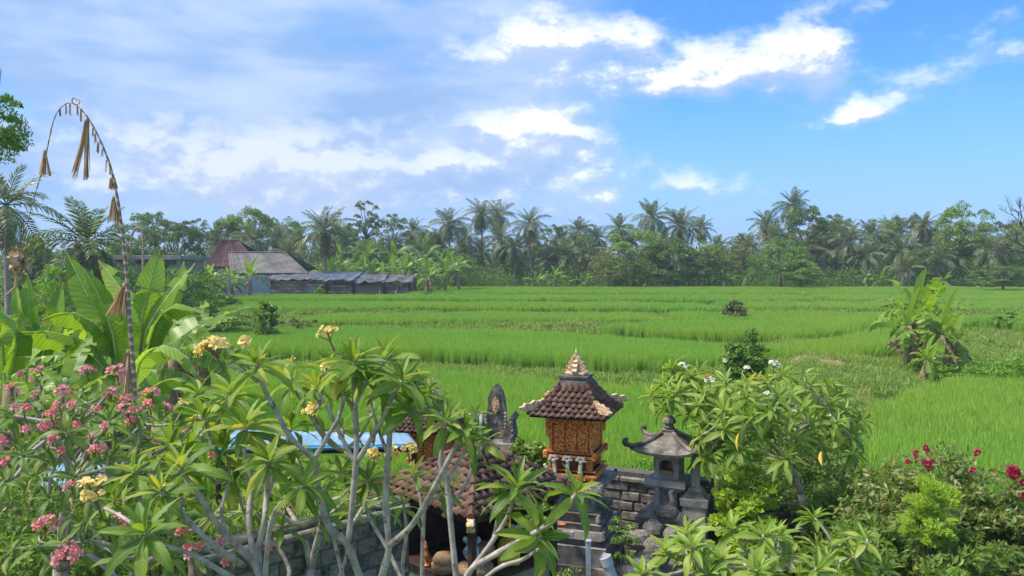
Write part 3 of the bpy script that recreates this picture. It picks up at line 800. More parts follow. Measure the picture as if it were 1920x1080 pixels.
# a band of low growth closes the view between the trunks: nobody could count it
def thicket(name, x0, x1, y0, y1, n, hmax, leaf, mat, seed, label, hfun=None, asp=.5):
    r = np.random.default_rng(seed); X = r.uniform(x0, x1, n); Y = r.uniform(y0, y1, n)
    nc = max(8, n // 90); cx = r.uniform(x0, x1, nc); cy = r.uniform(y0, y1, nc); ch = hmax * r.uniform(.35, 1.0, nc); cr = hmax * r.uniform(.22, .5, nc)
    k = r.integers(0, nc, n); d = rand_dirs(r, n); d[:, 2] = np.abs(d[:, 2])
    rr = r.uniform(.7, 1.0, n)
    px = cx[k] + d[:, 0] * cr[k] * rr * 1.3; py = cy[k] + d[:, 1] * cr[k] * rr
    z = height(px, py)[0] + d[:, 2] * ch[k] * rr
    C = np.stack([px, py, z], -1); D = rand_dirs(r, n) + d * .6; D /= np.linalg.norm(D, axis=1)[:, None]
    S = np.cross(D, rand_dirs(r, n) * .6 + np.array([0, 0, 1.])); S /= np.linalg.norm(S, axis=1)[:, None]
    L = leaf * r.uniform(.5, 1.3, n); V, F = leaf_quads(C, D, S, L, L * asp)
    return tag(link(name, np_mesh(name, V, F, mat)), label, None, None, 'stuff')
thicket('woodland', -95, 100, 120, 140, 130000, 7.6, .6, F_dark, 5, 'dark woodland closing the view behind the palms')
thicket('undergrowth', -60, 92, 98, 106, 70000, 3.8, .26, F_fresh, 6, 'low bushes along the far edge of the paddies')
thicket('undergrowth', -60, 92, 104, 116, 60000, 6.0, .34, F_dark, 7, 'dark bushes between the trunks of the far palms')

thicket('undergrowth', -36, -8, 84, 97, 30000, 3.6, .26, F_mid, 9, 'bushes between the banana plants behind the long shed')
thicket('undergrowth', -60, -33, 60, 96, 40000, 4.6, .26, F_dark, 10, 'bushes behind the flat grey roof at the left')
# ---------------------------------------------------------------- banana plants
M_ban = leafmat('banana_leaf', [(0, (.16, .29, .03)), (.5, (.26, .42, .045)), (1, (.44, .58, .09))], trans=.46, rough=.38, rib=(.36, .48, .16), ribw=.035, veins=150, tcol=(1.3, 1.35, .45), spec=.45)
M_bandry = leafmat('banana_leaf_dry', [(0, (.26, .17, .09)), (1, (.46, .34, .19))], trans=.2, rough=.8, rib=(.3, .22, .12), veins=60, tcol=(1, .8, .5))
M_banstem = noisy('banana_stem', [(.3, (.20, .13, .08)), (.55, (.36, .26, .16)), (.8, (.30, .34, .14))], scale=4, bump=.8, bdist=.03)
def bprof(t): return max(.03, (min(1, (t - .10) / .14) if t > .10 else .04) * (1 - max(0, (t - .62) / .38) ** 2.2) * (.9 + .1 * sin(t * 3)))
BL = [blade_mesh('banana_leaf_a', M_ban, W=.22, n=26, across=5, bend=.8, fold=.35, prof=bprof, tears=8, seed=1, wave=.09, bexp=1.5),
      blade_mesh('banana_leaf_b', M_ban, W=.22, n=26, across=5, bend=1.35, fold=.0, prof=bprof, tears=14, seed=2, wave=.12, bexp=1.4),
      blade_mesh('banana_leaf_c', M_ban, W=.23, n=26, across=5, bend=1.9, fold=-.5, prof=bprof, tears=18, seed=3, wave=.15, bexp=1.1),
      blade_mesh('banana_leaf_d', M_ban, W=.20, n=26, across=5, bend=.25, fold=.9, prof=bprof, tears=0, seed=4, wave=.04)]
BLdry = blade_mesh('banana_leaf_dry', M_bandry, W=.16, n=18, across=3, bend=.9, fold=-1.2, prof=bprof, tears=8, seed=5, wave=.5, bexp=.7)
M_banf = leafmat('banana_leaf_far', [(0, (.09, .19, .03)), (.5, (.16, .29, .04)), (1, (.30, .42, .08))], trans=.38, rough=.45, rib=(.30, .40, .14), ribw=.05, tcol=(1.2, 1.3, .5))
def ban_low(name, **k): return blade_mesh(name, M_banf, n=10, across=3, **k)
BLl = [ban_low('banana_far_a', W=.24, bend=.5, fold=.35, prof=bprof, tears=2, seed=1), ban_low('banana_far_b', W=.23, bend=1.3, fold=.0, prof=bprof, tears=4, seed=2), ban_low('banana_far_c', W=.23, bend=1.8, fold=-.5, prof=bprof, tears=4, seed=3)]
def banana(x, y, h, L, seed, label, group=None, nl=9, dry=3, leaves=None, r0=.13, low=False, z0=None, spread=75, stem=True):
    r = random.Random(seed); z0 = zat(x, y) if z0 is None else z0
    root = empty('banana_plant', (x, y, z0), 0, label, 'banana plant', group)
    top = Vector((r.uniform(-.1, .1), r.uniform(-.1, .1), h))
    if stem:
        mb = MB(); n = 6 if low else 9
        mb.tube([(0, 0, -.1), (top.x * .3, top.y * .3, h * .35), (top.x * .7, top.y * .7, h * .7), top], [r0 * 1.25, r0 * 1.05, r0 * .8, r0 * .4], n)
        if not low:
            for i in range(26):   # dead sheaths hanging round the stem
                a = r.uniform(0, 6.28); zz = h * r.uniform(.2, .9); w = r.uniform(.05, .10); ln = r.uniform(.25, .55)
                c = Vector((cos(a) * r0 * 1.1, sin(a) * r0 * 1.1, zz)); e = c + Vector((cos(a) * .10, sin(a) * .10, -ln)); s = Vector((-sin(a), cos(a), 0)) * w / 2
                mb.add([c - s, c + s, e + s * .7, e - s * .5], [(0, 1, 2, 3)])
        mb.build('stem', M_banstem, root, smooth=True)
    if leaves is None:
        leaves = []
        for i in range(nl):
            f = (i + .5) / nl
            leaves.append((i * 2.4 + r.uniform(-.35, .35), 84 - spread * f + r.uniform(-6, 6), L * r.uniform(.8, 1.1) * (.8 + .3 * f), 3 if f < .14 else (0 if f < .42 else (1 if f < .75 else 2))))
    for a, el, ll, k in leaves:
        me = BLl[min(k, 2)] if low else BL[k]
        link('leaf', me, root, M=dirM(top * .96, a, R(el), r.uniform(-.35, .35), ll))
    for i in range(dry): link('dry_leaf', BLdry, root, M=dirM(top * .9, r.uniform(0, 6.28), R(r.uniform(-50, -10)), r.uniform(-1, 1), L * r.uniform(.5, .75)))
    return root
BANF = []
rb = random.Random(77)
for px in list(range(610, 880, 15)): BANF.append((px + rb.uniform(-5, 5), rb.uniform(82, 96), rb.uniform(1.8, 3.2), rb.uniform(2.2, 3.0), 0))
for px in (640, 690, 745, 800): BANF.append((px, 97, 4.2, 3.0, 0))
for px in (1010, 1040, 1098, 1150, 1175, 1215, 1262, 1290, 1330, 1352, 1400, 1625, 1648, 1770, 1830): BANF.append((px, 97.5 - rb.uniform(0, 1.5), rb.uniform(.9, 1.6), rb.uniform(1.7, 2.3), 1))
BANF.sort(key=lambda q: q[0]); c0 = c1 = 0
for i, (px, Y, h, L, k) in enumerate(BANF):
    if k == 0: c0 += 1; lab = '%s banana plant from the left in the thicket behind the long shed' % ordw(c0)
    else: c1 += 1; lab = '%s banana plant from the left at the far rice edge right of the sheds' % ordw(c1)
    x = (px - 960) / FPX * Y
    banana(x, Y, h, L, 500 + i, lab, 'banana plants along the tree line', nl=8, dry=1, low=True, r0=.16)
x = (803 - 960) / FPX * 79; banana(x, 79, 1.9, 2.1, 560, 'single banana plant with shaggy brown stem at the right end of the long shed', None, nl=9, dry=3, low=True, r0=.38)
# two in front of the blue metal wall of the shed
for px, h, L, s_, lab in ((395, 1.9, 2.2, 561, 'dark leaved banana plant left of the blue metal wall'), (468, 2.2, 2.6, 562, 'upright banana plant in front of the blue metal wall'), (435, 1.7, 2.0, 563, 'small banana plant between the two by the blue metal wall')):
    Y = 72 if px != 395 else 70; banana((px - 960) / FPX * Y, Y, h, L, s_, lab, None, nl=10, dry=2, low=False, r0=.14)
# the clump on the right bank
RB = [(1722, 690, 1.75, 2.0, 'tall upright banana plant at the left of the right clump', 1, 60), (1705, 700, 1.5, 1.5, 'short banana plant leaning left in the right clump', 2, 85),
      (1770, 705, 1.35, 1.8, 'arching banana plant at the right of the right clump', 3, 90), (1745, 695, 1.7, 1.7, 'banana plant with pale broad leaves in the middle of the right clump', 4, 62), (1740, 715, .7, 1.0, 'young banana sucker at the foot of the right clump', 5, 70), (1790, 690, .9, 1.3, 'low banana plant at the far right of the right clump', 6, 85)]
for px, py, h, L, lab, s_, sp_ in RB:
    q = G(px, py, .35); banana(q.x, q.y, h * 1.1, L * 1.25, 600 + s_, lab, 'banana clump on the right bank', nl=8, dry=7, r0=.17, spread=sp_)
# ================================================================ built things
M_stone = noisy('dark_stone', [(.3, (.08, .066, .054)), (.5, (.19, .165, .14)), (.68, (.34, .305, .26))], scale=7, bump=.7, bdist=.012, stops2=(.58, .70, (.34, .33, .31)), scale2=5, objrand=.15)
M_stone_l = noisy('grey_stone', [(.3, (.16, .14, .125)), (.5, (.32, .285, .26)), (.7, (.50, .46, .42))], scale=6, bump=.6, bdist=.01, stops2=(.60, .72, (.06, .06, .06)), scale2=4, objrand=.2)
M_brick = noisy('weathered_block', [(.3, (.14, .12, .095)), (.5, (.25, .215, .175)), (.7, (.36, .32, .265))], scale=5, bump=.6, bdist=.01, stops2=(.52, .64, (.055, .06, .035)), scale2=3.0, objrand=.45)
M_mortar = noisy('mortar', [(.3, (.08, .075, .065)), (.7, (.16, .15, .13))], scale=8, bump=.3)
M_tile = noisy('roof_tile', [(.25, (.075, .040, .028)), (.5, (.165, .082, .054)), (.75, (.25, .145, .10))], scale=9, bump=.5, bdist=.006, objrand=.45, stops2=(.60, .72, (.16, .14, .11)), scale2=14)
M_tilecap = noisy('ridge_mortar', [(.3, (.06, .055, .055)), (.5, (.13, .115, .11)), (.7, (.24, .21, .2))], scale=8, bump=.6)
def goldmat(name, base, gold, scale, thr, pale=None):
    m, nt, b, out = newmat(name); t = NT(nt)
    v = t.n('ShaderNodeTexVoronoi', feature='SMOOTH_F1'); v.inputs['Scale'].default_value = scale
    tc = t.n('ShaderNodeTexCoord'); t.l(tc.outputs['Object'], v.inputs['Vector'])
    nz = t.noise(scale * .8, 4)
    h = t.math('ADD', v.outputs['Distance'], t.math('MULTIPLY', nz, .45))
    f = t.ramp(h, [(thr - .10, (1, 1, 1)), (thr + .05, (0, 0, 0))])
    c = t.mix(f, base, gold)
    if pale: c = t.mix(t.ramp(t.noise(scale * .5, 3), [(.5, (0, 0, 0)), (.62, (1, 1, 1))]), c, pale)
    t.l(c, b.inputs['Base Color']); b.inputs['Roughness'].default_value = .5; b.inputs['Metallic'].default_value = 0.0
    t.bump(t.math('SUBTRACT', 1.0, h), .9, .012, b); return m
M_gold = goldmat('carved_gilt', (.56, .10, .02), (.98, .40, .075), 50, .70)
M_goldp = goldmat('pale_gilt', (.45, .24, .10), (.88, .60, .26), 48, .74, pale=(.62, .48, .42))
M_red = noisy('red_wood', [(.3, (.34, .09, .03)), (.7, (.56, .20, .07))], scale=12, bump=.3, rough=.55)
M_darkwood = noisy('dark_wood', [(.3, (.035, .018, .014)), (.7, (.085, .045, .035))], scale=10, bump=.3, rough=.6)
M_pale = noisy('aged_white_carving', [(.3, (.58, .50, .36)), (.7, (.82, .76, .60))], scale=20, bump=.5, bdist=.004)
M_bluetarp = noisy('blue_tarp', [(.3, (.13, .30, .46)), (.5, (.24, .40, .54)), (.72, (.44, .52, .58))], scale=1.6, bump=.3, bdist=.02, rough=.45)
M_bluedge = noisy('blue_edge', [(.3, (.03, .22, .42)), (.7, (.08, .36, .60))], scale=3, bump=.1, rough=.4)

# ---- one roof tile: an S-curved clay tile with thickness (axis along +Y down-slope)
def tile_mesh(name, w, l, mat):
    V = []; F = []; n = 6; prof = []
    for i in range(n + 1):
        u = i / n; prof.append(((u - .5) * w * 1.08, .26 * w * (sin(pi * min(1, u * 1.45)) if u < .69 else -.30 * sin(pi * (u - .69) / .31))))
    th = .055 * w + .004
    for y in (0, l):
        for x, z in prof: V.append((x, y, z + (.0 if y == 0 else .028)))
    for x, z in prof: V.append((x, l, z + .028 - th * 1.6))
    m_ = n + 1
    for i in range(n): F.append((i, i + 1, m_ + i + 1, m_ + i)); F.append((m_ + i, m_ + i + 1, 2 * m_ + i + 1, 2 * m_ + i))
    return np_mesh(name, V, np.array(F), mat, smooth=False)
def hip_roof(root, z0, z1, a, b, rows, cols, tm, tw, tl, curve=.0, per=4, capmat=None, limit=None):
    """a = half width at the eaves, b = at the top; tiles laid on four faces, each its own object"""
    cnt = 0
    def prof(t):   # t 0 at the top, 1 at the eaves -> half width, z
        h = b + (a - b) * t; z = z1 + (z0 - z1) * (t ** (1 - curve) if t > 0 else 0); return h, z
    # solid deck below the tiles
    mb = MB(); n = 6
    for i in range(n):
        h0, q0 = prof((i + 1) / n); h1, q1 = prof(i / n); mb.frustum(q0 - .012, q1 - .012, h0 - .012, h1 - .012)
    mb.build('roof_deck', M_darkwood, root)
    for side in range(4):
        Rz = Matrix.Rotation(side * pi / 2, 4, 'Z')
        for r_ in range(rows):
            t0 = r_ / rows; t1 = (r_ + 1) / rows; h0, q0 = prof(t0); h1, q1 = prof(t1)
            sl = atan2(q0 - q1, h1 - h0); hm = (h0 + h1) / 2
            nc = max(2, int(round(2 * hm / tw)))
            for c in range(nc):
                x = (c - (nc - 1) / 2) * tw
                if abs(x) > hm - tw * .30: continue
                jz = rng.uniform(-.005, .006)
                M = Rz @ Matrix.Translation((x, -h0, q0 + jz + .004)) @ Matrix.Rotation(sl, 4, 'X') @ Matrix.Rotation(pi, 4, 'Z') @ Matrix.Rotation(rng.uniform(-.02, .02), 4, 'Z')
                # tile runs down-slope (towards -Y of this side)
                M = Rz @ Matrix.Translation((x, -h0, q0 + jz + .006)) @ Matrix.Rotation(sl, 4, 'X') @ Matrix.Scale(-1, 4, (0, 1, 0)) @ Matrix.Rotation(rng.uniform(-.06, .06), 4, 'Z')
                sx = (sqrt((h1 - h0) ** 2 + (q0 - q1) ** 2) / tl) * 1.14
                link('roof_tile', tm, root, M=M @ Matrix.Diagonal((1, sx, 1, 1))); cnt += 1
        # hip cover tiles
        pts = [Vector((prof(t)[0], -prof(t)[0], prof(t)[1] + .012)) for t in [i / 7 for i in range(8)]]
        mb = MB()
        for i in range(7):
            p0, p1 = pts[i], pts[i + 1]; mb.tube([p0 + Vector((0, 0, .006)), p1 + Vector((0, 0, .02))], [tw * .26, tw * .34], 7)
        o = mb.build('hip_tile', capmat or M_tile, root); o.rotation_euler = (0, 0, side * pi / 2)
    return cnt
def flame_outline(w, h, n, seed, sharp=1.0):
    """symmetrical scrolled silhouette rising to a point"""
    pts = []
    for i in range(n + 1):
        t = i / n; half = w / 2 * (1 - t) ** .75 * (1 + .0 * t); lob = .16 * w * abs(sin(t * n * pi / 2.0)) * (1 - t * .6)
        pts.append((half + lob * sharp * (1 if i % 2 else .1), h * t))
    return [(x, z) for x, z in pts] + [(-x, z) for x, z in pts[::-1]]
def carved_panel(mb, poly, th, M, studs=0, seed=0, mat=0, sr=.012):
    """upright extruded outline (x,z) with raised knobs on both faces"""
    Mx = M @ Matrix.Rotation(pi / 2, 4, 'X'); mb.prism(poly, -th / 2, th / 2, mat, Mx)
    r = random.Random(seed); xs = [p[0] for p in poly]; zs = [p[1] for p in poly]
    P_ = np.array(poly); k = 0
    while k < studs:
        x, z = r.uniform(min(xs), max(xs)), r.uniform(min(zs), max(zs))
        if inside(P_, np.array([x]), np.array([z]))[0]:
            k += 1; s = sr * r.uniform(.6, 1.3)
            for sg in (-1, 1): mb.ball((x, sg * th / 2, z), s, 5, 4, mat, M, (1, .7, 1))
TM_small = tile_mesh('roof_tile_small', .092, .10, M_tile)

def shrine(loc, rz, label, scale=1.0, base=True, zbase=1.60):
    root = empty('spirit_shrine', loc, rz, label, 'shrine', None, scale)
    # ---- stone pedestal, course by course
    if base:
        prof_ = [(0, .40, .60, .56), (.40, .62, .54, .52), (.62, .86, .46, .50), (.86, .94, .42, .40), (.94, 1.04, .47, .45), (1.04, 1.12, .40, .42), (1.12, 1.24, .36, .39), (1.24, 1.47, .30, .29), (1.47, 1.53, .36, .42), (1.53, 1.60, .43, .42)]
        for z0, z1, a0, a1 in prof_:
            mb = MB(); mb.frustum(z0 + .002, z1 - .002, a0, a1)
            mb.build('plinth_course', M_stone_l if z0 in (.94, 1.24, 1.53, .62) else M_stone, root)
        mb = MB()
        for sx in (-1, 1):
            for sy in (-1, 1):     # corner carvings
                for zc, hw, s in ((1.00, .46, .06), (1.18, .38, .05), (1.56, .42, .055), (.74, .48, .07)):
                    mb.box((sx * hw, sy * hw, zc), (s, s, s * 1.5), ch=s * .2); mb.ball((sx * (hw + .01), sy * (hw + .01), zc + s * .9), s * .45, 6, 4)
        for a in range(4):
            M = Matrix.Rotation(a * pi / 2, 4, 'Z')
            mb.box((0, -.295, 1.355), (.30, .03, .15), M, ch=.01); mb.box((0, -.305, 1.355), (.16, .03, .08), M, ch=.01); mb.box((0, -.44, .99), (.2, .05, .09), M, ch=.015)
        mb.build('corner_carving', M_stone_l, root)
    z = zbase
    def gbox(name, c, d, mat, ch=.006, jit=0): m_ = MB(); m_.box(c, d, ch=ch); return m_.build(name, mat, root)
    # ---- lower gilt tray on short feet
    for sx in (-1, 1):
        for sy in (-1, 1): gbox('foot', (sx * .27, sy * .27, z + .025), (.07, .07, .05), M_gold)
    w = .31
    for sy in (-1, 1):
        gbox('tray_rail', (0, sy * w, z + .085), (2 * w + .07, .035, .035), M_gold); gbox('tray_rail', (sy * w, 0, z + .085), (.035, 2 * w - .035, .035), M_gold)
        gbox('tray_rail', (0, sy * w, z + .145), (2 * w + .05, .025, .022), M_red); gbox('tray_rail', (sy * w, 0, z + .145), (.025, 2 * w - .025, .022), M_red)
    mb = MB()
    for a in range(4):
        M = Matrix.Rotation(a * pi / 2, 4, 'Z')
        for i in range(13):
            x = -w + 2 * w * (i + .5) / 13; mb.box((x, -w - .005, z + .055 + (.008 if i % 2 else 0)), (.034, .03, .05), M, ch=.008)
    mb.build('scalloped_fringe', M_gold, root)
    gbox('tray_floor', (0, 0, z + .112), (2 * w - .02, 2 * w - .02, .014), M_darkwood, 0)
    # inner box
    gbox('lower_box', (0, .05, z + .20), (.44, .40, .16), M_red)
    for sx in (-1, 1):
        for sy in (-1, 1): gbox('corner_post', (sx * .235, sy * .235, z + .21), (.075, .075, .17), M_gold)
    # upper tray
    z2 = z + .30
    for sy in (-1, 1):
        gbox('upper_rail', (0, sy * .31, z2 + .018), (.68, .04, .035), M_gold); gbox('upper_rail', (sy * .31, 0, z2 + .018), (.04, .58, .035), M_gold)
        gbox('upper_rail', (0, sy * .31, z2 + .065), (.66, .028, .022), M_red); gbox('upper_rail', (sy * .31, 0, z2 + .065), (.028, .59, .022), M_red)
        for sx in (-1, 1): gbox('rail_corner', (sx * .315, sy * .315, z2 + .04), (.06, .06, .10), M_gold, .012)
    gbox('upper_floor', (0, 0, z2 + .03), (.60, .60, .02), M_darkwood, 0)
    # ---- body: three carved panels on each side between posts
    z3 = z2 + .04; hb = .47; hw = .255
    for a in range(4):
        M = Matrix.Rotation(a * pi / 2, 4, 'Z')
        for k in range(3):
            x = (k - 1) * .152; mb = MB(); pw = .142
            r = random.Random(a * 7 + k)
            # relief grid: scrolls standing out of the board
            nx_, nz_ = 9, 24; V = []; F = []
            for j in range(nz_ + 1):
                for i in range(nx_ + 1):
                    d = .012 * mnoise.noise(Vector((i * .9 + k * 9, j * .9, a * 5))) + .006 * ((i + j) % 2)
                    edge = i in (0, nx_) or j in (0, nz_)
                    V.append((x - pw / 2 + pw * i / nx_, -hw - (0 if edge else .010 + d), z3 + .02 + (hb - .04) * j / nz_))
            for j in range(nz_):
                for i in range(nx_): q = j * (nx_ + 1) + i; F.append((q, q + 1, q + nx_ + 2, q + nx_ + 1))
            mb.add(V, F, 0, M); mb.box((x, -hw + .012, z3 + hb / 2), (pw, .02, hb - .03), M)
            mb.build('carved_panel', M_gold if a == 0 or k != 1 else M_gold, root)
    for sx in (-1, 1):
        for sy in (-1, 1): gbox('body_post', (sx * .262, sy * .262, z3 + hb / 2), (.045, .045, hb), M_gold)
    mb = MB()
    for a in range(4):   # carved frieze under the eaves and at the corners
        M = Matrix.Rotation(a * pi / 2, 4, 'Z')
        for i in range(15):
            x = -.31 + .62 * (i + .5) / 15; mb.box((x, -.30, z3 + hb - .035 - .02 * (i % 2)), (.036, .05, .085), M, ch=.010)
        mb.box((0, -.30, z3 + hb + .025), (.66, .06, .05), M, ch=.01)
        for i in range(5): mb.ball((-.30, -.30, z3 + hb - .10 - i * .035), .032 - i * .003, 6, 5, 0, M)
    mb.build('frieze', M_gold, root)
    gbox('inner_box', (0, 0, z3 + hb / 2), (.46, .46, hb), M_darkwood, 0)
    # ---- bows of pale carving along the lower front
    for i, x in enumerate((-.20, -.02, .15)):
        mb = MB(); M = Matrix.Translation((x, -.345, z + .27)) @ Matrix.Rotation(.12 * (i - 1), 4, 'Y')
        for sg in (-1, 1):
            for k in range(5):
                a = R(20 + k * 32) if sg > 0 else R(160 - k * 32 + 10)
                mb.tube([(0, 0, 0), (.035 * sg, -.012, .02 + .01 * k), (cos(a) * .075, -.008, sin(a) * .06)], [.010, .017, .008], 5, 0, True, M)
        mb.box((.0, 0, -.075), (.045, .018, .15), M, ch=.006); mb.ball((0, -.01, 0), .024, 6, 5, 0, M)
        mb.build('bow', M_pale, root)
    mb = MB()
    for k in range(7): mb.ball((-.30 + rng.uniform(-.02, .03), -.33, z + .06 + k * .022), .026, 6, 4)
    mb.build('corner_flower', M_pale, root)
    # ---- tiled roof
    zr = z3 + hb + .045
    hip_roof(root, zr - .02, zr + .36, .50, .17, 6, 10, TM_small, .083, .10, curve=.22)
    gbox('eave_board', (0, 0, zr - .005), (.86, .86, .03), M_darkwood, 0)
    mb = MB(); mb.frustum(zr + .34, zr + .43, .20, .165); mb.frustum(zr + .43, zr + .455, .185, .185); mb.build('ridge_cap', M_tilecap, root)
    # corner horns of gilt scrollwork
    for a in range(4):
        mb = MB(); M = Matrix.Rotation(a * pi / 2 - pi / 4, 4, 'Z') @ Matrix.Translation((.56, 0, zr + .03))
        if a in (0, 3):
            pass
        poly = [(-.02, -.02), (.10, .02), (.20, .03), (.22, .06), (.18, .075), (.16, .11), (.10, .10), (.06, .135), (0, .12), (-.05, .15), (-.10, .13), (-.14, .16), (-.17, .12)]
        poly = [(x * 1.25 - .02, y * 1.05) for x, y in poly]
        carved_panel(mb, poly[::-1], .05, M, 22, a, 0, .013)
        mb.build('roof_horn', M_goldp, root)
    # crown ornament
    mb = MB(); zt = zr + .455
    mb.box((0, 0, zt + .02), (.26, .16, .04), ch=.01)
    carved_panel(mb, flame_outline(.27, .25, 9, 1), .06, Matrix.Translation((0, 0, zt + .03)), 40, 3, 0, .014)
    carved_panel(mb, flame_outline(.20, .20, 7, 1), .06, Matrix.Translation((0, 0, zt + .03)) @ Matrix.Rotation(pi / 2, 4, 'Z'), 24, 4, 0, .013)
    mb.ball((0, 0, zt + .29), .020, 7, 6); mb.lathe([(.018, 0), (.012, .03), (.003, .075)], 6, (0, 0, zt + .29))
    mb.build('crown_ornament', M_goldp, root)
    return root
q = P(1080, 900, 10.3)
S1 = shrine((q.x, q.y, 0), R(-19), 'gilded wooden shrine with brown tiled roof on a tall carved stone pedestal')
q2 = P(812, 800, 11.9)
S2 = shrine((q2.x, q2.y, -.28), R(-14), 'smaller gilded shrine half hidden behind the yellow frangipani branches', .90)
# orange bowl on the pedestal ledge
q = P(1052, 972, 9.75); mb = MB(); mb.lathe([(.03, 0), (.035, .012), (.062, .035), (.055, .033), (.03, .012)], 14)
tag(mb.build('offering_bowl', noisy('orange_clay', [(.3, (.40, .12, .05)), (.7, (.55, .20, .09))], scale=20), None, (q.x, q.y, 1.125), True), 'small orange clay bowl on the stone pedestal of the gilded shrine', 'bowl')

# ---- black stone throne shrine with a gilt face
def throne(loc, rz):
    root = empty('stone_throne', loc, rz, 'black carved stone throne with a small gold face on its tall back', 'shrine')
    for z0, z1, a0, a1 in ((0, .7, .50, .46), (.7, .85, .36, .40), (.85, 1.2, .30, .28), (1.2, 1.3, .34, .38), (1.3, 1.5, .28, .26), (1.5, 1.6, .31, .34), (1.6, 1.68, .34, .33)):
        mb = MB(); mb.frustum(z0 + .002, z1 - .002, a0, a1); mb.build('course', M_stone, root)
    mb = MB(); M0 = Matrix.Translation((0, .14, 1.66))
    out = [(.17, 0), (.19, .10), (.15, .20), (.135, .34), (.15, .42), (.125, .55), (.13, .62), (.10, .72), (.085, .76), (.05, .80), (0, .86)]
    poly = out + [(-x, y) for x, y in out[::-1][1:]]
    carved_panel(mb, poly, .12, M0, 30, 5, 0, .018); mb.build('back_slab', M_stone, root)
    for sg in (-1, 1):
        mb = MB(); M = Matrix.Translation((sg * .24, -.02, 1.66))
        pl = [(-.08, 0), (.08, 0), (.09, .16), (.06, .30), (.11, .38), (.07, .46), (.03, .40), (-.02, .36), (-.05, .22), (-.08, .10)]
        if sg < 0: pl = [(-x, y) for x, y in pl[::-1]]
        carved_panel(mb, pl, .30, M, 14, 6, 0, .02); mb.build('arm_wing', M_stone, root)
        mb = MB()
        for k in range(7): mb.ball((sg * .155, .05, 1.75 + k * .055), .026, 6, 5)
        mb.build('bead_column', M_stone_l, root)
    mb = MB()
    o2 = [(.0, -.12), (.05, -.08), (.062, 0), (.05, .07), (.02, .10), (0, .14)]
    pl = o2 + [(-x, y) for x, y in o2[::-1][1:-1]]
    carved_panel(mb, pl, .04, Matrix.Translation((0, .065, 2.20)), 10, 7, 0, .010)
    for sx in (-1, 1): mb.ball((sx * .022, .035, 2.22), .011, 6, 5)
    mb.ball((0, .032, 2.20), .012, 6, 5); mb.box((0, .036, 2.165), (.04, .02, .012), ch=.003)
    mb.build('gold_face', M_goldp, root)
    mb = MB()
    for sx in (-1, 1):
        for zz in (.78, 1.25, 1.55): mb.box((sx * .32, -.32, zz), (.12, .12, .14), ch=.03); mb.ball((sx * .33, -.34, zz + .08), .05, 6, 5)
    mb.box((0, -.33, 1.05), (.26, .08, .22), ch=.03); mb.build('corner_carving', M_stone, root)
q = P(928, 860, 12.2); throne((q.x, q.y, -.02), R(-12))

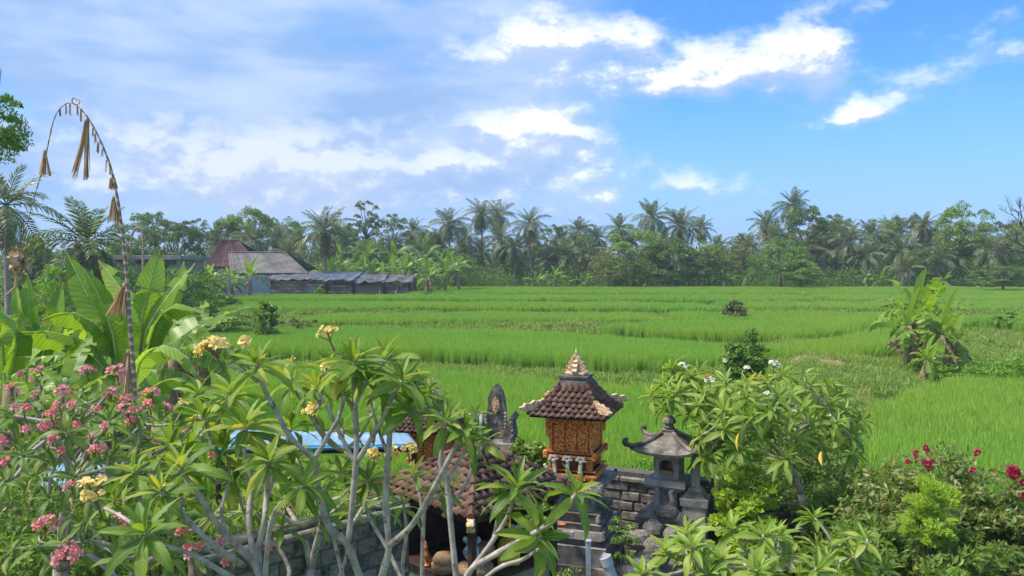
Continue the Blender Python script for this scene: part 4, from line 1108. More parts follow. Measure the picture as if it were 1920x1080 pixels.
# ---- grey stone lantern-like shrine
def lantern(loc, rz):
    root = empty('stone_shrine', loc, rz, 'grey stone shrine with upturned slate roof and a dark arched niche', 'shrine')
    def cs(name, parts, mat=M_stone_l):
        mb = MB()
        for z0, z1, a0, a1 in parts: mb.frustum(z0, z1 - .001, a0, a1)
        mb.build(name, mat, root)
    cs('base', [(0, .95, .34, .32), (.95, 1.04, .36, .36), (1.04, 1.12, .30, .26)], M_stone)
    cs('neck', [(1.12, 1.36, .15, .13), (1.36, 1.40, .17, .20)])
    cs('ledge', [(1.40, 1.44, .23, .27), (1.44, 1.52, .27, .26)])
    # cell with a real opening
    mb = MB(); z0, z1, a = 1.52, 1.86, .165
    mb.box((-a + .035, 0, (z0 + z1) / 2), (.07, 2 * a, z1 - z0)); mb.box((a - .035, 0, (z0 + z1) / 2), (.07, 2 * a, z1 - z0))
    mb.box((0, a - .02, (z0 + z1) / 2), (2 * a - .14, .04, z1 - z0)); mb.box((0, -a + .03, z0 + .04), (2 * a - .14, .06, .08)); mb.box((0, -a + .03, z1 - .045), (2 * a - .14, .06, .09))
    for sg in (-1, 1):
        mb.prism([(sg * .095, z1 - .09), (sg * .095, z1 - .16), (sg * .07, z1 - .115), (sg * .035, z1 - .09)][::sg], -a, -a + .06, 0, Matrix.Rotation(pi / 2, 4, 'X') @ Matrix.Scale(-1, 4, (0, 0, 1)))
        mb.box((a + .008, sg * .09, (z0 + z1) / 2), (.016, .03, .26)); 
    mb.box((a + .008, 0, z0 + .05), (.016, .18, .03)); mb.box((a + .008, 0, z1 - .05), (.016, .18, .03))
    mb.box((0, 0, z1 + .02), (.38, .38, .04)); mb.build('niche', M_stone_l, root)
    mb = MB(); mb.box((0, -a + .02, z0 + .095), (.17, .09, .03)); mb.ball((.05, -.03, z0 + .15), .05, 7, 6); mb.build('offering', noisy('offering_brown', [(.3, (.30, .16, .07)), (.7, (.5, .33, .16))], scale=30), root)
    # roof: concave pyramid with raised hips and curled corners
    mb = MB(); n = 9; zt, ze, A = 2.10, 1.90, .43
    for side in range(4):
        M = Matrix.Rotation(side * pi / 2, 4, 'Z'); V = []; F = []; K = 8
        for j in range(n + 1):
            t = j / n; h = .075 + (A - .075) * t; zz = zt + (ze - zt) * (1 - (1 - t) ** 1.3)
            for i in range(K + 1):
                s = -1 + 2 * i / K; V.append((s * h, -h, zz + .075 * abs(s) ** 3.5 * t ** 3))
        for j in range(n):
            for i in range(K): q_ = j * (K + 1) + i; F.append((q_, q_ + 1, q_ + K + 2, q_ + K + 1)[::-1])
        o = len(V)   # eave underside lip
        for i in range(K + 1):
            s = -1 + 2 * i / K; V.append((s * A * .98, -A * .98, ze - .035 + .075 * abs(s) ** 3.5))
        for i in range(K): q_ = n * (K + 1) + i; F.append((q_, q_ + 1, o + i + 1, o + i))
        o2 = len(V)
        for i in range(K + 1): V.append(((-1 + 2 * i / K) * .17, -.17, ze - .03))
        for i in range(K): F.append((o + i, o + i + 1, o2 + i + 1, o2 + i))
        mb.add(V, F, 0, M)
    mb.build('roof', M_stone, root)
    for side in range(4):
        M = Matrix.Rotation(side * pi / 2 - pi / 4, 4, 'Z'); pts = []
        for j in range(9):
            t = j / 8; h = (.075 + (A - .075) * t) * 1.414; zz = zt + (ze - zt) * (1 - (1 - t) ** 1.3) + .075 * t ** 3
            pts.append((h, 0, zz + .012))
        e = pts[-1]; pts += [(e[0] + .035, 0, e[2] + .012), (e[0] + .055, 0, e[2] + .04), (e[0] + .045, 0, e[2] + .07), (e[0] + .02, 0, e[2] + .075), (e[0] + .01, 0, e[2] + .06)]
        mb = MB(); mb.tube(pts, [.030] * 8 + [.034, .040, .042, .036, .028, .014], 7, 0, True, M)
        mb.box((.25, 0, 2.035), (.06, .04, .06), M, ch=.01)
        mb.build('roof_corner_curl', M_stone, root, smooth=True)
    mb = MB(); mb.frustum(2.09, 2.13, .085, .07); mb.frustum(2.13, 2.15, .08, .085); mb.lathe([(.055, 0), (.075, .03), (.05, .06), (.08, .09), (.085, .13), (.06, .16), (.035, .175), (.03, .185)], 10, (0, 0, 2.15))
    for k in range(8): mb.ball((.075 * cos(k * .785), .075 * sin(k * .785), 2.25), .022, 5, 4)
    mb.build('finial', M_stone, root)
    for sg in (-1, 1):   # guardian scrolls on the front of the neck
        mb = MB(); mb.tube([(sg * .11, -.24, 1.06), (sg * .07, -.28, 1.16), (sg * .11, -.24, 1.28), (sg * .08, -.26, 1.38), (sg * .12, -.24, 1.42)], [.045, .05, .042, .035, .02], 7)
        mb.build('guardian_scroll', M_stone_l, root, smooth=True)
q = P(1254, 900, 10.6); lantern((q.x, q.y, 0), R(-24))

# ---- compound walls, block by block
BRK = {}
def block_mesh(l, h, d, mat):
    k = (round(l, 2), round(h, 3), round(d, 2), mat.name)
    if k not in BRK: m_ = MB(); m_.box((0, 0, 0), (l, d, h), ch=.012); BRK[k] = m_.mesh('wall_block', mat)
    return BRK[k]
def block_wall(a, b, z0, z1, d, label, bl=.42, bh=.155, cap=True, mat=None, name='stone_wall', capw=.08, ztop2=None):
    a = Vector(a); b = Vector(b); L_ = (b - a).length; an = atan2(b.y - a.y, b.x - a.x)
    root = empty(name, (a.x, a.y, 0), an, label, 'wall'); mat = mat or M_brick
    mb = MB(); mb.box((L_ / 2, 0, (z0 + z1) / 2), (L_, d * .86, z1 - z0)); mb.build('mortar_core', M_mortar, root)
    nr = int((z1 - z0) / bh)
    for j in range(nr):
        x = -(j % 2) * bl / 2
        while x < L_ - .05:
            l = bl * rng.choice((1, 1, .8, 1.2)); x1 = min(x + l, L_); x0 = max(x, 0)
            if x1 - x0 > .06:
                M = Matrix.Translation(((x0 + x1) / 2, rng.uniform(-.014, .014), z0 + (j + .5) * bh + rng.uniform(-.004, .004))) @ Matrix.Rotation(rng.uniform(-.012, .012), 4, 'Z')
                link('wall_block', block_mesh(round((x1 - x0 - .018) * 20) / 20 + .0, bh - .016, d, mat), root, M=M)
            x = x1 if x1 > x else x + l
    if cap:
        x = 0
        while x < L_ - .02:
            l = min(.6, L_ - x); m_ = MB(); m_.box((l / 2, 0, 0), (l - .012, d + capw, .07), ch=.015); m_.frustum(.034, .085, d * .5 + .0, d * .25, 0.001, .001)
            m_.v = m_.v[:24]; m_.f = m_.f[:26]; m_.m = m_.m[:26]
            m_.build('cap_stone', M_stone, root, (x, 0, z0 + nr * bh + .037)); x += l
        m_ = MB(); m_.box((L_ / 2, 0, 0), (L_, d * .7, .06), ch=.02); m_.build('cap_ridge', M_stone, root, (0, 0, z0 + nr * bh + .10))
    return root
block_wall((-2.62, 6.55), (-1.10, 8.05), 0.0, 1.86, .22, 'weathered grey block garden wall rising behind the frangipani trunks', bl=.40, bh=.155)
block_wall((-4.8, 5.1), (-2.66, 6.51), 0.0, 1.70, .22, 'old block wall at the lower left behind the pink blossoms', bl=.40, bh=.155)
block_wall((1.05, 11.75), (2.75, 10.95), 0.0, 1.38, .24, 'dark mossy stone wall between the gilded shrine and grey stone shrine', bl=.36, bh=.138, mat=M_stone)
block_wall((2.75, 10.9), (5.2, 11.6), 0.0, .95, .22, 'low dark stone wall under the bright vine at the right', bl=.36, bh=.138, mat=M_stone)
# pillar posts
def pillar(px, Y, zt, w, label, top=.0):
    q_ = P(px, 900, Y); root = empty('stone_post', (q_.x, q_.y, 0), R(-20), label, 'post')
    mb = MB(); mb.frustum(0, zt - .62, w * 2.6, w * 2.5); mb.frustum(zt - .62, zt - .52, w * 2.9, w * 3.1); mb.frustum(zt - .52, zt - .44, w * 2.6, w * 1.8); mb.build('footing', M_stone_l, root)
    mb = MB(); mb.frustum(zt - .44, zt - .40, w * 1.5, w * 1.3); mb.box((0, 0, zt - .21), (w * 2, w * 1.6, .40), ch=.02); mb.lathe([(w * .9, 0), (w * .8, .03), (w * .3, .05)], 10, (0, 0, zt - .02)); mb.build('post_shaft', M_stone_l, root)
pillar(1304, 10.4, 1.83, .058, 'upright grey stone post with rounded top right of the stone shrine')
q = P(1103, 1060, 8.4)
root = empty('metal_post', (q.x, q.y, 0), 0, 'thin pale square post standing in front of the shrine pedestal', 'post')
M_palemetal = noisy('pale_metal', [(.3, (.45, .45, .48)), (.7, (.60, .60, .62))], scale=10, bump=0, rough=.5)
mb = MB(); mb.box((0, 0, .70), (.05, .05, 1.40), ch=.004); mb.build('pole', M_palemetal, root); mb = MB(); mb.box((0, 0, 1.41), (.062, .062, .02), ch=.004); mb.build('cap', M_palemetal, root)
q = P(1150, 1060, 8.4)
root = empty('garden_spotlight', (q.x, q.y, 0), 0, 'grey cylinder garden spotlight tilted by the shrine pedestal', 'lamp')
mb = MB(); mb.tube([(0, 0, 0), (0, 0, .98)], .012, 6); mb.build('stake', M_stone, root)
mb = MB(); Mt = Matrix.Translation((0, 0, 1.0)) @ Matrix.Rotation(-.35, 4, 'Y'); mb.lathe([(.03, -.06), (.055, -.05), (.055, .10), (.066, .105), (.066, .20), (.058, .205), (.05, .19)], 16, (0, 0, .06), 0, Mt); mb.build('lamp_body', M_palemetal, root, smooth=False)
mb = MB(); mb.lathe([(.05, .0), (.001, .012)], 16, (0, 0, .255), 0, Mt); mb.build('lens', noisy('lens_grey', [(.3, (.3, .3, .33)), (.7, (.4, .4, .42))], scale=5, bump=0, rough=.2), root)
# loose stones round the pedestal
ROCK = []
for s_ in range(4):
    mb = MB(); mb.ball((0, 0, 0), 1, 10, 7); rr = random.Random(s_)
    mb.v = [tuple(Vector(v) * (1 + .25 * mnoise.noise(Vector(v) * 1.6 + Vector((s_ * 5, 0, 0))))) for v in mb.v]; ROCK.append(mb.mesh('rock', M_stone))
rk = [(1195, 1010, 9.6, .16), (1225, 990, 9.9, .14), (1240, 1030, 9.3, .17), (1205, 1055, 9.0, .15), (1180, 1075, 8.8, .13), (1265, 1000, 9.7, .12), (1220, 1020, 9.5, .12), (1250, 960, 10.0, .13), (1275, 1050, 9.2, .15)]
for i, (px, py, Y, s_) in enumerate(rk):
    q = P(px, py, Y); o = link('rock', ROCK[i % 4], None, M=Matrix.Translation(q) @ Matrix.Rotation(i * 1.3, 4, 'Z') @ Matrix.Diagonal((s_ * 1.2, s_, s_ * .7, 1)))
    tag(o, '%s rough stone from the left in the heap beside the shrine pedestal' % ORD[sorted(range(len(rk)), key=lambda k: rk[k][0]).index(i)], 'rock', 'rough stones heaped around the pedestals')
mb = MB()   # the rockery mound that carries them
nx_, ny_ = 24, 14; V = []; F = []
for j in range(ny_ + 1):
    for i in range(nx_ + 1):
        u, v = i / nx_, j / ny_; e = min(1, 6 * u * (1 - u)) * min(1, 5 * v * (1 - v)); x = 1.3 + 1.5 * u; y = 8.5 + 2.2 * v
        V.append((x, y, -.05 + e * (.62 + .25 * v + .22 * mnoise.noise(Vector((x * 1.7, y * 1.7, 0))) + .1 * mnoise.noise(Vector((x * 5, y * 5, 3))))))
for j in range(ny_):
    for i in range(nx_): q_ = j * (nx_ + 1) + i; F.append((q_, q_ + 1, q_ + nx_ + 2, q_ + nx_ + 1))
mb.add(V, F); tag(mb.build('rockery', M_stone, smooth=False), 'rough dark rockery at the foot of the shrines', None, None, 'structure')

# ---- open tiled pavilion holding offerings
TM_big = tile_mesh('roof_tile_large', .115, .17, M_tile)
def pavilion():
    q_ = P(880, 985, 7.75); cx, cy = q_.x + .02, q_.y + 1.0
    root = empty('offering_pavilion', (cx, cy, 0), R(45), 'small open pavilion with reddish brown tiled roof behind the frangipani trunks', 'pavilion')
    hip_roof(root, 1.88, 2.36, .80, .06, 9, 12, TM_big, .105, .17, curve=.12)
    mb = MB(); mb.ball((0, 0, 2.38), .08, 8, 6); mb.build('roof_cap', M_tilecap, root)
    for sx in (-1, 1):
        for sy in (-1, 1):
            mb = MB(); mb.box((sx * .60, sy * .60, .93), (.07, .07, 1.86), ch=.008); mb.build('post', M_darkwood, root)
            mb = MB(); mb.ball((sx * .77, sy * .77, 1.83), .045, 7, 6); carved_panel(mb, [(-.1, -.10), (.08, -.06), (.13, .02), (.06, .06), (-.10, .03)], .06, Matrix.Translation((sx * .80, sy * .80, 1.84)) @ Matrix.Rotation(atan2(sy, sx), 4, 'Z'), 12, 2, 0, .016)
            mb.build('gilt_corner', M_goldp, root)
    mb = MB()
    for a in range(4): mb.box((0, -.62, 1.80), (1.32, .05, .09), Matrix.Rotation(a * pi / 2, 4, 'Z'), ch=.01)
    mb.build('eave_beam', M_darkwood, root)
    for k in range(9):
        mb = MB(); mb.box((-.58 + 1.16 * k / 8, 0, 1.12), (.135, 1.3, .03), ch=.004); mb.build('shelf_board', M_darkwood, root)
    mb = MB(); mb.box((0, 0, .55), (1.15, 1.15, 1.1)); mb.build('platform', M_brick, root)
    mb = MB(); mb.box((.58, .0, 1.45), (.03, 1.15, .66)); mb.box((0, .58, 1.45), (1.13, .03, .66)); mb.build('back_wall', M_darkwood, root)
    return cx, cy
pcx, pcy = pavilion()
M_wick = noisy('wicker', [(.3, (.22, .13, .07)), (.7, (.46, .32, .18))], scale=40, bump=.8, bdist=.006)
M_bluewhite = noisy('painted_blue_white', [(.42, (.10, .18, .35)), (.52, (.62, .68, .74)), (.8, (.75, .78, .80))], scale=7, bump=.1, rough=.4)
M_yellow = noisy('yellow_cloth', [(.3, (.60, .36, .04)), (.7, (.78, .55, .10))], scale=6, bump=.3)
def item(name, mb, mat, x, y, z, label, cat, smooth=True): return tag(mb.build(name, mat, None, (x, y, z), smooth), label, cat)
fy = pcy - .55
mb = MB(); mb.lathe([(.10, 0), (.14, .05), (.145, .09), (.11, .11), (.135, .13), (.10, .19), (.02, .21)], 16); item('wicker_basket', mb, M_wick, pcx - .30, fy + .05, 1.136, 'round lidded wicker basket on the left of the pavilion shelf', 'basket')
mb = MB(); mb.lathe([(.16, 0), (.20, .05), (.19, .10), (.05, .14)], 16); item('wicker_tray', mb, M_wick, pcx + .02, fy - .02, 1.136, 'broad wicker tray at the middle of the pavilion shelf', 'basket')
mb = MB(); mb.lathe([(.08, 0), (.11, .04), (.12, .10), (.10, .14), (.09, .14)], 16); item('wicker_basket', mb, M_wick, pcx + .10, fy + .10, 1.275, 'small open wicker basket stacked on the broad wicker tray', 'basket')
root = empty('painted_figurine', (pcx - .02, fy + .03, 1.262), 0, 'white and blue painted animal figurine with a ring eye among the baskets', 'figurine')
mb = MB(); mb.ball((0, 0, .085), .085, 12, 9, sc3=(1.1, .8, 1)); mb.build('body', M_bluewhite, root, smooth=True)
mb = MB(); mb.ball((0, 0, .19), .062, 12, 9); mb.tube([(0, -.05, .185), (0, -.10, .15), (.01, -.115, .09)], [.024, .018, .012], 8); mb.build('head', M_bluewhite, root, smooth=True)
for sx in (-1, 1): mb = MB(); mb.ball((sx * .065, .01, .215), .032, 8, 6, sc3=(.9, .35, 1.1)); mb.build('ear', M_bluewhite, root, smooth=True)
for sx in (-1, 1): mb = MB(); mb.ball((sx * .026, -.052, .20), .012, 7, 6); mb.build('eye', M_darkwood, root, smooth=True)
root = empty('gilt_statuette', (pcx - .52, fy + .22, 1.137), 0, 'tiny reddish gilt statuette at the left post of the pavilion', 'figurine')
mb = MB(); mb.lathe([(.05, 0), (.055, .02), (.035, .04), (.03, .08), (.042, .12), (.03, .16)], 10); mb.build('base', M_gold, root)
mb = MB(); mb.ball((0, 0, .185), .028, 8, 6); mb.lathe([(.03, 0), (.02, .03), (.004, .07)], 8, (0, 0, .20)); mb.build('head', M_gold, root)
mb = MB(); mb.box((0, 0, .10), (.24, .20, .20), ch=.02); mb.lathe([(.11, 0), (.10, .05), (.03, .09)], 10, (0, 0, .20)); item('yellow_wrapped_stand', mb, M_yellow, pcx + .36, fy + .30, 1.136, 'offering stand wrapped in yellow cloth at the right of the pavilion', 'offering', False)

# ---- blue roof sheet left of the shrines
def sheet(name, a, b, c, d, nu, nv, amp, freq, mat, th=.012, parent=None, sag=0.0):
    V = []; F = []; a, b, c, d = map(Vector, (a, b, c, d))
    for layer in (0, 1):
        for j in range(nv + 1):
            for i in range(nu + 1):
                u, v = i / nu, j / nv; p = a.lerp(b, u).lerp(d.lerp(c, u), v)
                V.append((p.x, p.y, p.z + amp * sin(u * freq) - sag * 4 * v * (1 - v) - layer * th))
    o = (nu + 1) * (nv + 1)
    for j in range(nv):
        for i in range(nu):
            q_ = j * (nu + 1) + i; F.append((q_, q_ + 1, q_ + nu + 2, q_ + nu + 1)); F.append((o + q_, o + q_ + nu + 1, o + q_ + nu + 2, o + q_ + 1))
    for i in range(nu):
        F.append((i, o + i, o + i + 1, i + 1)); q_ = nv * (nu + 1) + i; F.append((q_, q_ + 1, o + q_ + 1, o + q_))
    for j in range(nv):
        q_ = j * (nu + 1); F.append((q_, q_ + nu + 1, o + q_ + nu + 1, o + q_)); q_ += nu; F.append((q_, o + q_, o + q_ + nu + 1, q_ + nu + 1))
    return link(name, np_mesh(name, V, np.array(F), mat, smooth=True), parent)
root = empty('blue_roof_shelter', (0, 0, 0), 0, 'low shelter with a faded sky blue sheet roof behind the frangipani', 'shelter')
a = P(395, 838, 9.6); b = P(782, 832, 10.2); c = P(765, 812, 11.4); d = P(435, 806, 11.0)
sheet('roof_sheet', a, b, c, d, 90, 8, .004, 150, M_bluetarp, parent=root)
mb = MB(); mb.tube([a - Vector((0, .03, .03)), b - Vector((0, .03, .03))], .026, 6); mb.build('edge_trim', M_bluedge, root)
mb = MB(); mb.tube([a - Vector((0, -.05, .09)), b - Vector((0, -.05, .09))], .03, 6); mb.build('edge_beam', M_darkwood, root)
for t in (0.02, .35, .68, .98):
    p_ = a.lerp(b, t); mb = MB(); mb.tube([(p_.x, p_.y + .1, 0), (p_.x, p_.y + .1, p_.z - .06)], .035, 6); mb.build('post', M_darkwood, root)
root = empty('blue_lean_to', (0, 0, 0), 0, 'patch of bright blue sheet roof glimpsed through the pink blossom tree', 'shelter')
a = P(70, 912, 8.6); b = P(215, 905, 8.9); c = P(205, 868, 9.8); d = P(95, 870, 9.6)
sheet('roof_sheet', a, b, c, d, 60, 6, .010, 100, M_bluetarp, parent=root)
for p_ in (a, b, c, d): mb = MB(); mb.tube([(p_.x, p_.y, 0), (p_.x, p_.y, p_.z - .03)], .03, 6); mb.build('post', M_darkwood, root)

# ================================================================ farm sheds at the far left
M_redroof = noisy('dark_red_tiles', [(.3, (.05, .022, .022)), (.5, (.085, .04, .038)), (.7, (.13, .07, .065))], scale=1.4, bump=.4, bdist=.05, objrand=.4)
M_greyroof = noisy('grey_asbestos', [(.3, (.10, .09, .085)), (.5, (.16, .145, .14)), (.7, (.22, .20, .19))], scale=1.2, bump=.2, bdist=.02, objrand=.2)
M_tarpdark = noisy('dark_tarp', [(.3, (.06, .055, .06)), (.5, (.12, .115, .125)), (.7, (.22, .215, .225))], scale=1.5, bump=.8, bdist=.1, rough=.5)
M_tarpblue = noisy('blue_grey_tarp', [(.3, (.06, .08, .11)), (.5, (.10, .13, .17)), (.7, (.17, .20, .24))], scale=1.2, bump=.8, bdist=.1, rough=.5)
M_zinc = noisy('blue_grey_zinc', [(.3, (.22, .27, .36)), (.7, (.36, .42, .52))], scale=.8, bump=.1, rough=.5)
M_fblock = noisy('shed_block', [(.3, (.18, .14, .11)), (.5, (.30, .24, .195)), (.7, (.40, .33, .27))], scale=.9, bump=.3, bdist=.02, objrand=.5, stops2=(.55, .68, (.06, .05, .045)), scale2=.6)
M_conc = noisy('grey_concrete', [(.3, (.20, .19, .185)), (.7, (.34, .33, .32))], scale=.6, bump=.2, objrand=.1)
ZG = 1.22
# block shed: long wall built of blocks, tarp roofs
YS = 79.0
def xs(px, Y=YS): return (px - 960) / FPX * Y
def zs(py, Y=YS): return CAMZ + (500 - py) / FPX * Y
shed = empty('block_shed', (0, 0, 0), 0, 'long low block shed with sagging dark tarpaulin roofs beside the rice', 'shed')
def fwall(parent, x0, x1, y, z0, z1, bl, bh, mat, d=.2, name='block'):
    mb = MB(); mb.box(((x0 + x1) / 2, y + .12, (z0 + z1) / 2), (x1 - x0, .16, z1 - z0)); mb.build('wall_core', M_mortar, parent)
    n = max(1, round((x1 - x0) / bl)); m_ = max(1, round((z1 - z0) / bh)); w = (x1 - x0) / n; h = (z1 - z0) / m_
    me = MB(); me.box((0, 0, 0), (w - .03, .12, h - .03), ch=.02); me = me.mesh(name, mat)
    for j in range(m_):
        for i in range(n):
            x = x0 + w * (i + .5) + (w * .25 if j % 2 else -w * .25)
            if x + w / 2 > x1 or x - w / 2 < x0: x = min(max(x, x0 + w / 2), x1 - w / 2)
            link(name, me, parent, (x, y + rng.uniform(-.012, .012), z0 + h * (j + .5)))
fwall(shed, xs(508), xs(612), YS, ZG - .1, zs(526), .62, .30, M_fblock)
fwall(shed, xs(614), xs(662), YS + .2, ZG - .1, zs(534), .62, .30, M_fblock)
fwall(shed, xs(722), xs(768), YS + .2, ZG - .1, zs(533), .62, .30, M_fblock)
n = 14
for i in range(n):
    mb = MB(); w = (xs(718) - xs(665)) / n; mb.box((0, 0, 0), (w * .86, .05, zs(535) - ZG + .1), ch=.006); mb.build('plank', M_palmbark, shed, (xs(665) + w * (i + .5), YS + .25, (zs(535) + ZG - .1) / 2))
for px in (612, 663, 720, 745, 768):
    mb = MB(); mb.box((xs(px), YS - .05, (zs(527) + ZG) / 2), (.16, .16, zs(527) - ZG + .2), ch=.02); mb.build('shed_post', M_darkwood if px != 745 else M_palmbark, shed)
# darkness inside comes from real back wall and roof
mb = MB(); mb.box((xs(640), YS + 5.2, 1.9), (xs(768) - xs(508), .15, 2.4)); mb.box((xs(508) + .1, YS + 2.6, 1.8), (.15, 5, 2.0)); mb.box((xs(768) - .1, YS + 2.6, 1.8), (.15, 5, 1.8)); mb.build('back_wall', M_fblock, shed)
def tarp(x0, x1, y0, y1, zf, zb, mat, seed, name='tarp_roof', wob=.16):
    nu, nv = 46, 8; V = []; F = []
    for j in range(nv + 1):
        for i in range(nu + 1):
            u, v = i / nu, j / nv; x = x0 + (x1 - x0) * u; y = y0 + (y1 - y0) * v
            z = zf + (zb - zf) * v + wob * mnoise.noise(Vector((x * 1.1, y * .6, seed))) + (wob * 1.6 * mnoise.noise(Vector((x * 1.9, seed, 0))) * (1 - v) ** 6 - .10 * (1 if j == 0 else 0))
            V.append((x + .12 * mnoise.noise(Vector((x, y, 9))), y - (.05 if j == 0 else 0), z))
    for j in range(nv):
        for i in range(nu): q_ = j * (nu + 1) + i; F.append((q_, q_ + 1, q_ + nu + 2, q_ + nu + 1))
    o = link(name, np_mesh(name, V, np.array(F), mat, smooth=True), shed)
    md = o.modifiers.new('thick', 'SOLIDIFY'); md.thickness = .05; return o
tarp(xs(500), xs(592), YS - .5, YS + 3.5, zs(522), zs(510), M_tarpdark, 1)
tarp(xs(584), xs(668), YS - .6, YS + 4.0, zs(523), zs(509), M_tarpblue, 2)
tarp(xs(660), xs(722), YS - .7, YS + 3.8, zs(527), zs(511), M_tarpdark, 3, wob=.22)
tarp(xs(718), xs(775), YS - .5, YS + 3.0, zs(526), zs(516), M_tarpdark, 4, wob=.2)
# white poles in front
for px in (742, 712):
    mb = MB(); mb.tube([(xs(px, 78), 78, ZG - .1), (xs(px, 78), 78, ZG + .75)], .05, 6); tag(mb.build('marker_post', M_palemetal), 'short pale post before the shed wall, %s' % ('right one' if px == 742 else 'left one'), 'post')
# gabled barn
def gable(name, px0, px1, py_ridge, py_eave, Y, depth, mat, label, wallmat, rh0=None, ridge=None):
    """roof plane towards the camera, corrugated in panels"""
    r_ = empty(name, (0, 0, 0), 0, label, 'barn'); x0, x1 = xs(px0, Y), xs(px1, Y); ze = zs(py_eave, Y); zr = zs(py_ridge, Y)
    rx0, rx1 = ridge if ridge else (x0, x1); npan = 12
    for side in (0, 1):
        ye = Y if side == 0 else Y + depth
        for k in range(npan):
            u0, u1 = k / npan, (k + 1) / npan
            A = Vector((x0 + (x1 - x0) * u0, ye, ze)); B = Vector((x0 + (x1 - x0) * u1 - .02, ye, ze)); Cc = Vector((rx0 + (rx1 - rx0) * u1 - .02, Y + depth / 2, zr)); Dd = Vector((rx0 + (rx1 - rx0) * u0, Y + depth / 2, zr))
            if side: A, B, Cc, Dd = B, A, Dd, Cc
            mb = MB(); nn = 4; V = []; F = []
            for j in (0, 1):
                for i in range(nn + 1):
                    u = i / nn; p_ = (A.lerp(B, u) if j == 0 else Dd.lerp(Cc, u)); V.append((p_.x, p_.y, p_.z + (.05 if i % 2 else 0)))
            for i in range(nn): F.append((i, i + 1, nn + 2 + i, nn + 1 + i))
            V += [(x, y, z - .06) for x, y, z in V]; o = 2 * (nn + 1)
            for i in range(nn): F.append((o + i, o + nn + 1 + i, o + nn + 2 + i, o + i + 1)); F.append((i, o + i, o + i + 1, i + 1))
            mb.add(V, F); mb.build('roof_panel', mat, r_)
    mb = MB(); mb.tube([(rx0, Y + depth / 2, zr + .05), (rx1, Y + depth / 2, zr + .05)], .10, 6); mb.build('ridge', mat, r_)
    mb = MB(); mb.box(((x0 + x1) / 2, Y + depth / 2, (ZG + ze - .1) / 2), (x1 - x0 - .8, depth - .8, ze - .1 - ZG)); mb.build('wall', wallmat, r_)
    mb = MB(); V = [(x0 + .5, Y + .3, ze - .1), (x0 + .5, Y + depth - .3, ze - .1), (rx0 + .5, Y + depth / 2, zr - .12), (x0 + .7, Y + .3, ze - .1), (x0 + .7, Y + depth - .3, ze - .1), (rx0 + .7, Y + depth / 2, zr - .12)]
    mb.add(V, [(0, 2, 1), (3, 4, 5), (0, 3, 5, 2), (1, 2, 5, 4)]); mb.build('gable_end', M_darkwood, r_)
    return r_
gable('grey_barn', 432, 580, 473, 512, 81, 7.0, M_greyroof, 'grey gabled barn roof above the blue metal wall', M_fblock, ridge=(xs(428, 84.5), xs(538, 84.5)))
gable('red_barn', 372, 492, 450, 500, 88, 8.0, M_redroof, 'dark red tiled hipped roof behind the grey barn', M_fblock, ridge=(xs(415, 92), xs(450, 92)))
# blue metal wall with standing sheets
mw = empty('metal_wall', (0, 0, 0), 0, 'blue grey corrugated metal wall at the left end of the sheds', 'wall')
n = 10; x0, x1 = xs(424, 78.5), xs(505, 78.5)
for i in range(n):
    mb = MB(); w = (x1 - x0) / n; V = []; F = []; zt = zs(517, 78.5) + .05 * (i % 3)
    for j, z_ in enumerate((ZG - .2, zt)):
        for k in range(9): V.append((w * k / 8 * 1.02, (.04 if k % 2 else 0), z_))
    for k in range(8): F.append((k, k + 1, 10 + k, 9 + k))
    V += [(x, y + .02, z) for x, y, z in V]
    for k in range(8): F.append((18 + k, 27 + k, 28 + k, 19 + k)); F.append((9 + k, 10 + k, 28 + k, 27 + k))
    mb.add(V, F); mb.build('metal_sheet', M_zinc, mw, (x0 + w * i, 78.5, 0))
bw = empty('low_brick_wall', (0, 0, 0), 0, 'low brown block wall with sheet cover left of the blue metal wall', 'wall')
fwall(bw, xs(380, 79), xs(423, 79), 79, ZG - .3, zs(534, 79), .5, .22, M_fblock)
mb = MB(); mb.box((xs(401, 79), 79.3, zs(532, 79)), (2.6, 1.0, .08), ch=.01); mb.build('cover_sheet', M_palemetal, bw)
# flat roofed building
fb = empty('flat_roof_house', (0, 0, 0), 0, 'long flat roofed grey building behind the big banana leaves', 'building')
YF = 58; x0, x1 = xs(158, YF), xs(340, YF); zt = zs(480, YF)
mb = MB(); mb.box(((x0 + x1) / 2, YF + 3, zt - .12), (x1 - x0, 6, .30), ch=.02); mb.build('roof_slab', M_conc, fb)
mb = MB(); mb.box(((x0 + x1) / 2, YF + 3.4, (zt - .3 + .5) / 2), (x1 - x0 - 1.0, 4.4, zt - .3 - .5)); mb.build('wall', M_brick, fb)
for i in range(6): mb = MB(); mb.box((x0 + .3 + (x1 - x0 - .6) * i / 5, YF + .3, (zt - .27 + .5) / 2), (.25, .25, zt - .27 - .5), ch=.02); mb.build('column', M_conc, fb)
for i in range(5):
    xx = x0 + .3 + (x1 - x0 - .6) * (i + .5) / 5; mb = MB(); mb.box((xx, YF + 1.14, zt - 1.0), (.9, .08, .8), ch=.01); mb.build('window', M_zinc, fb)
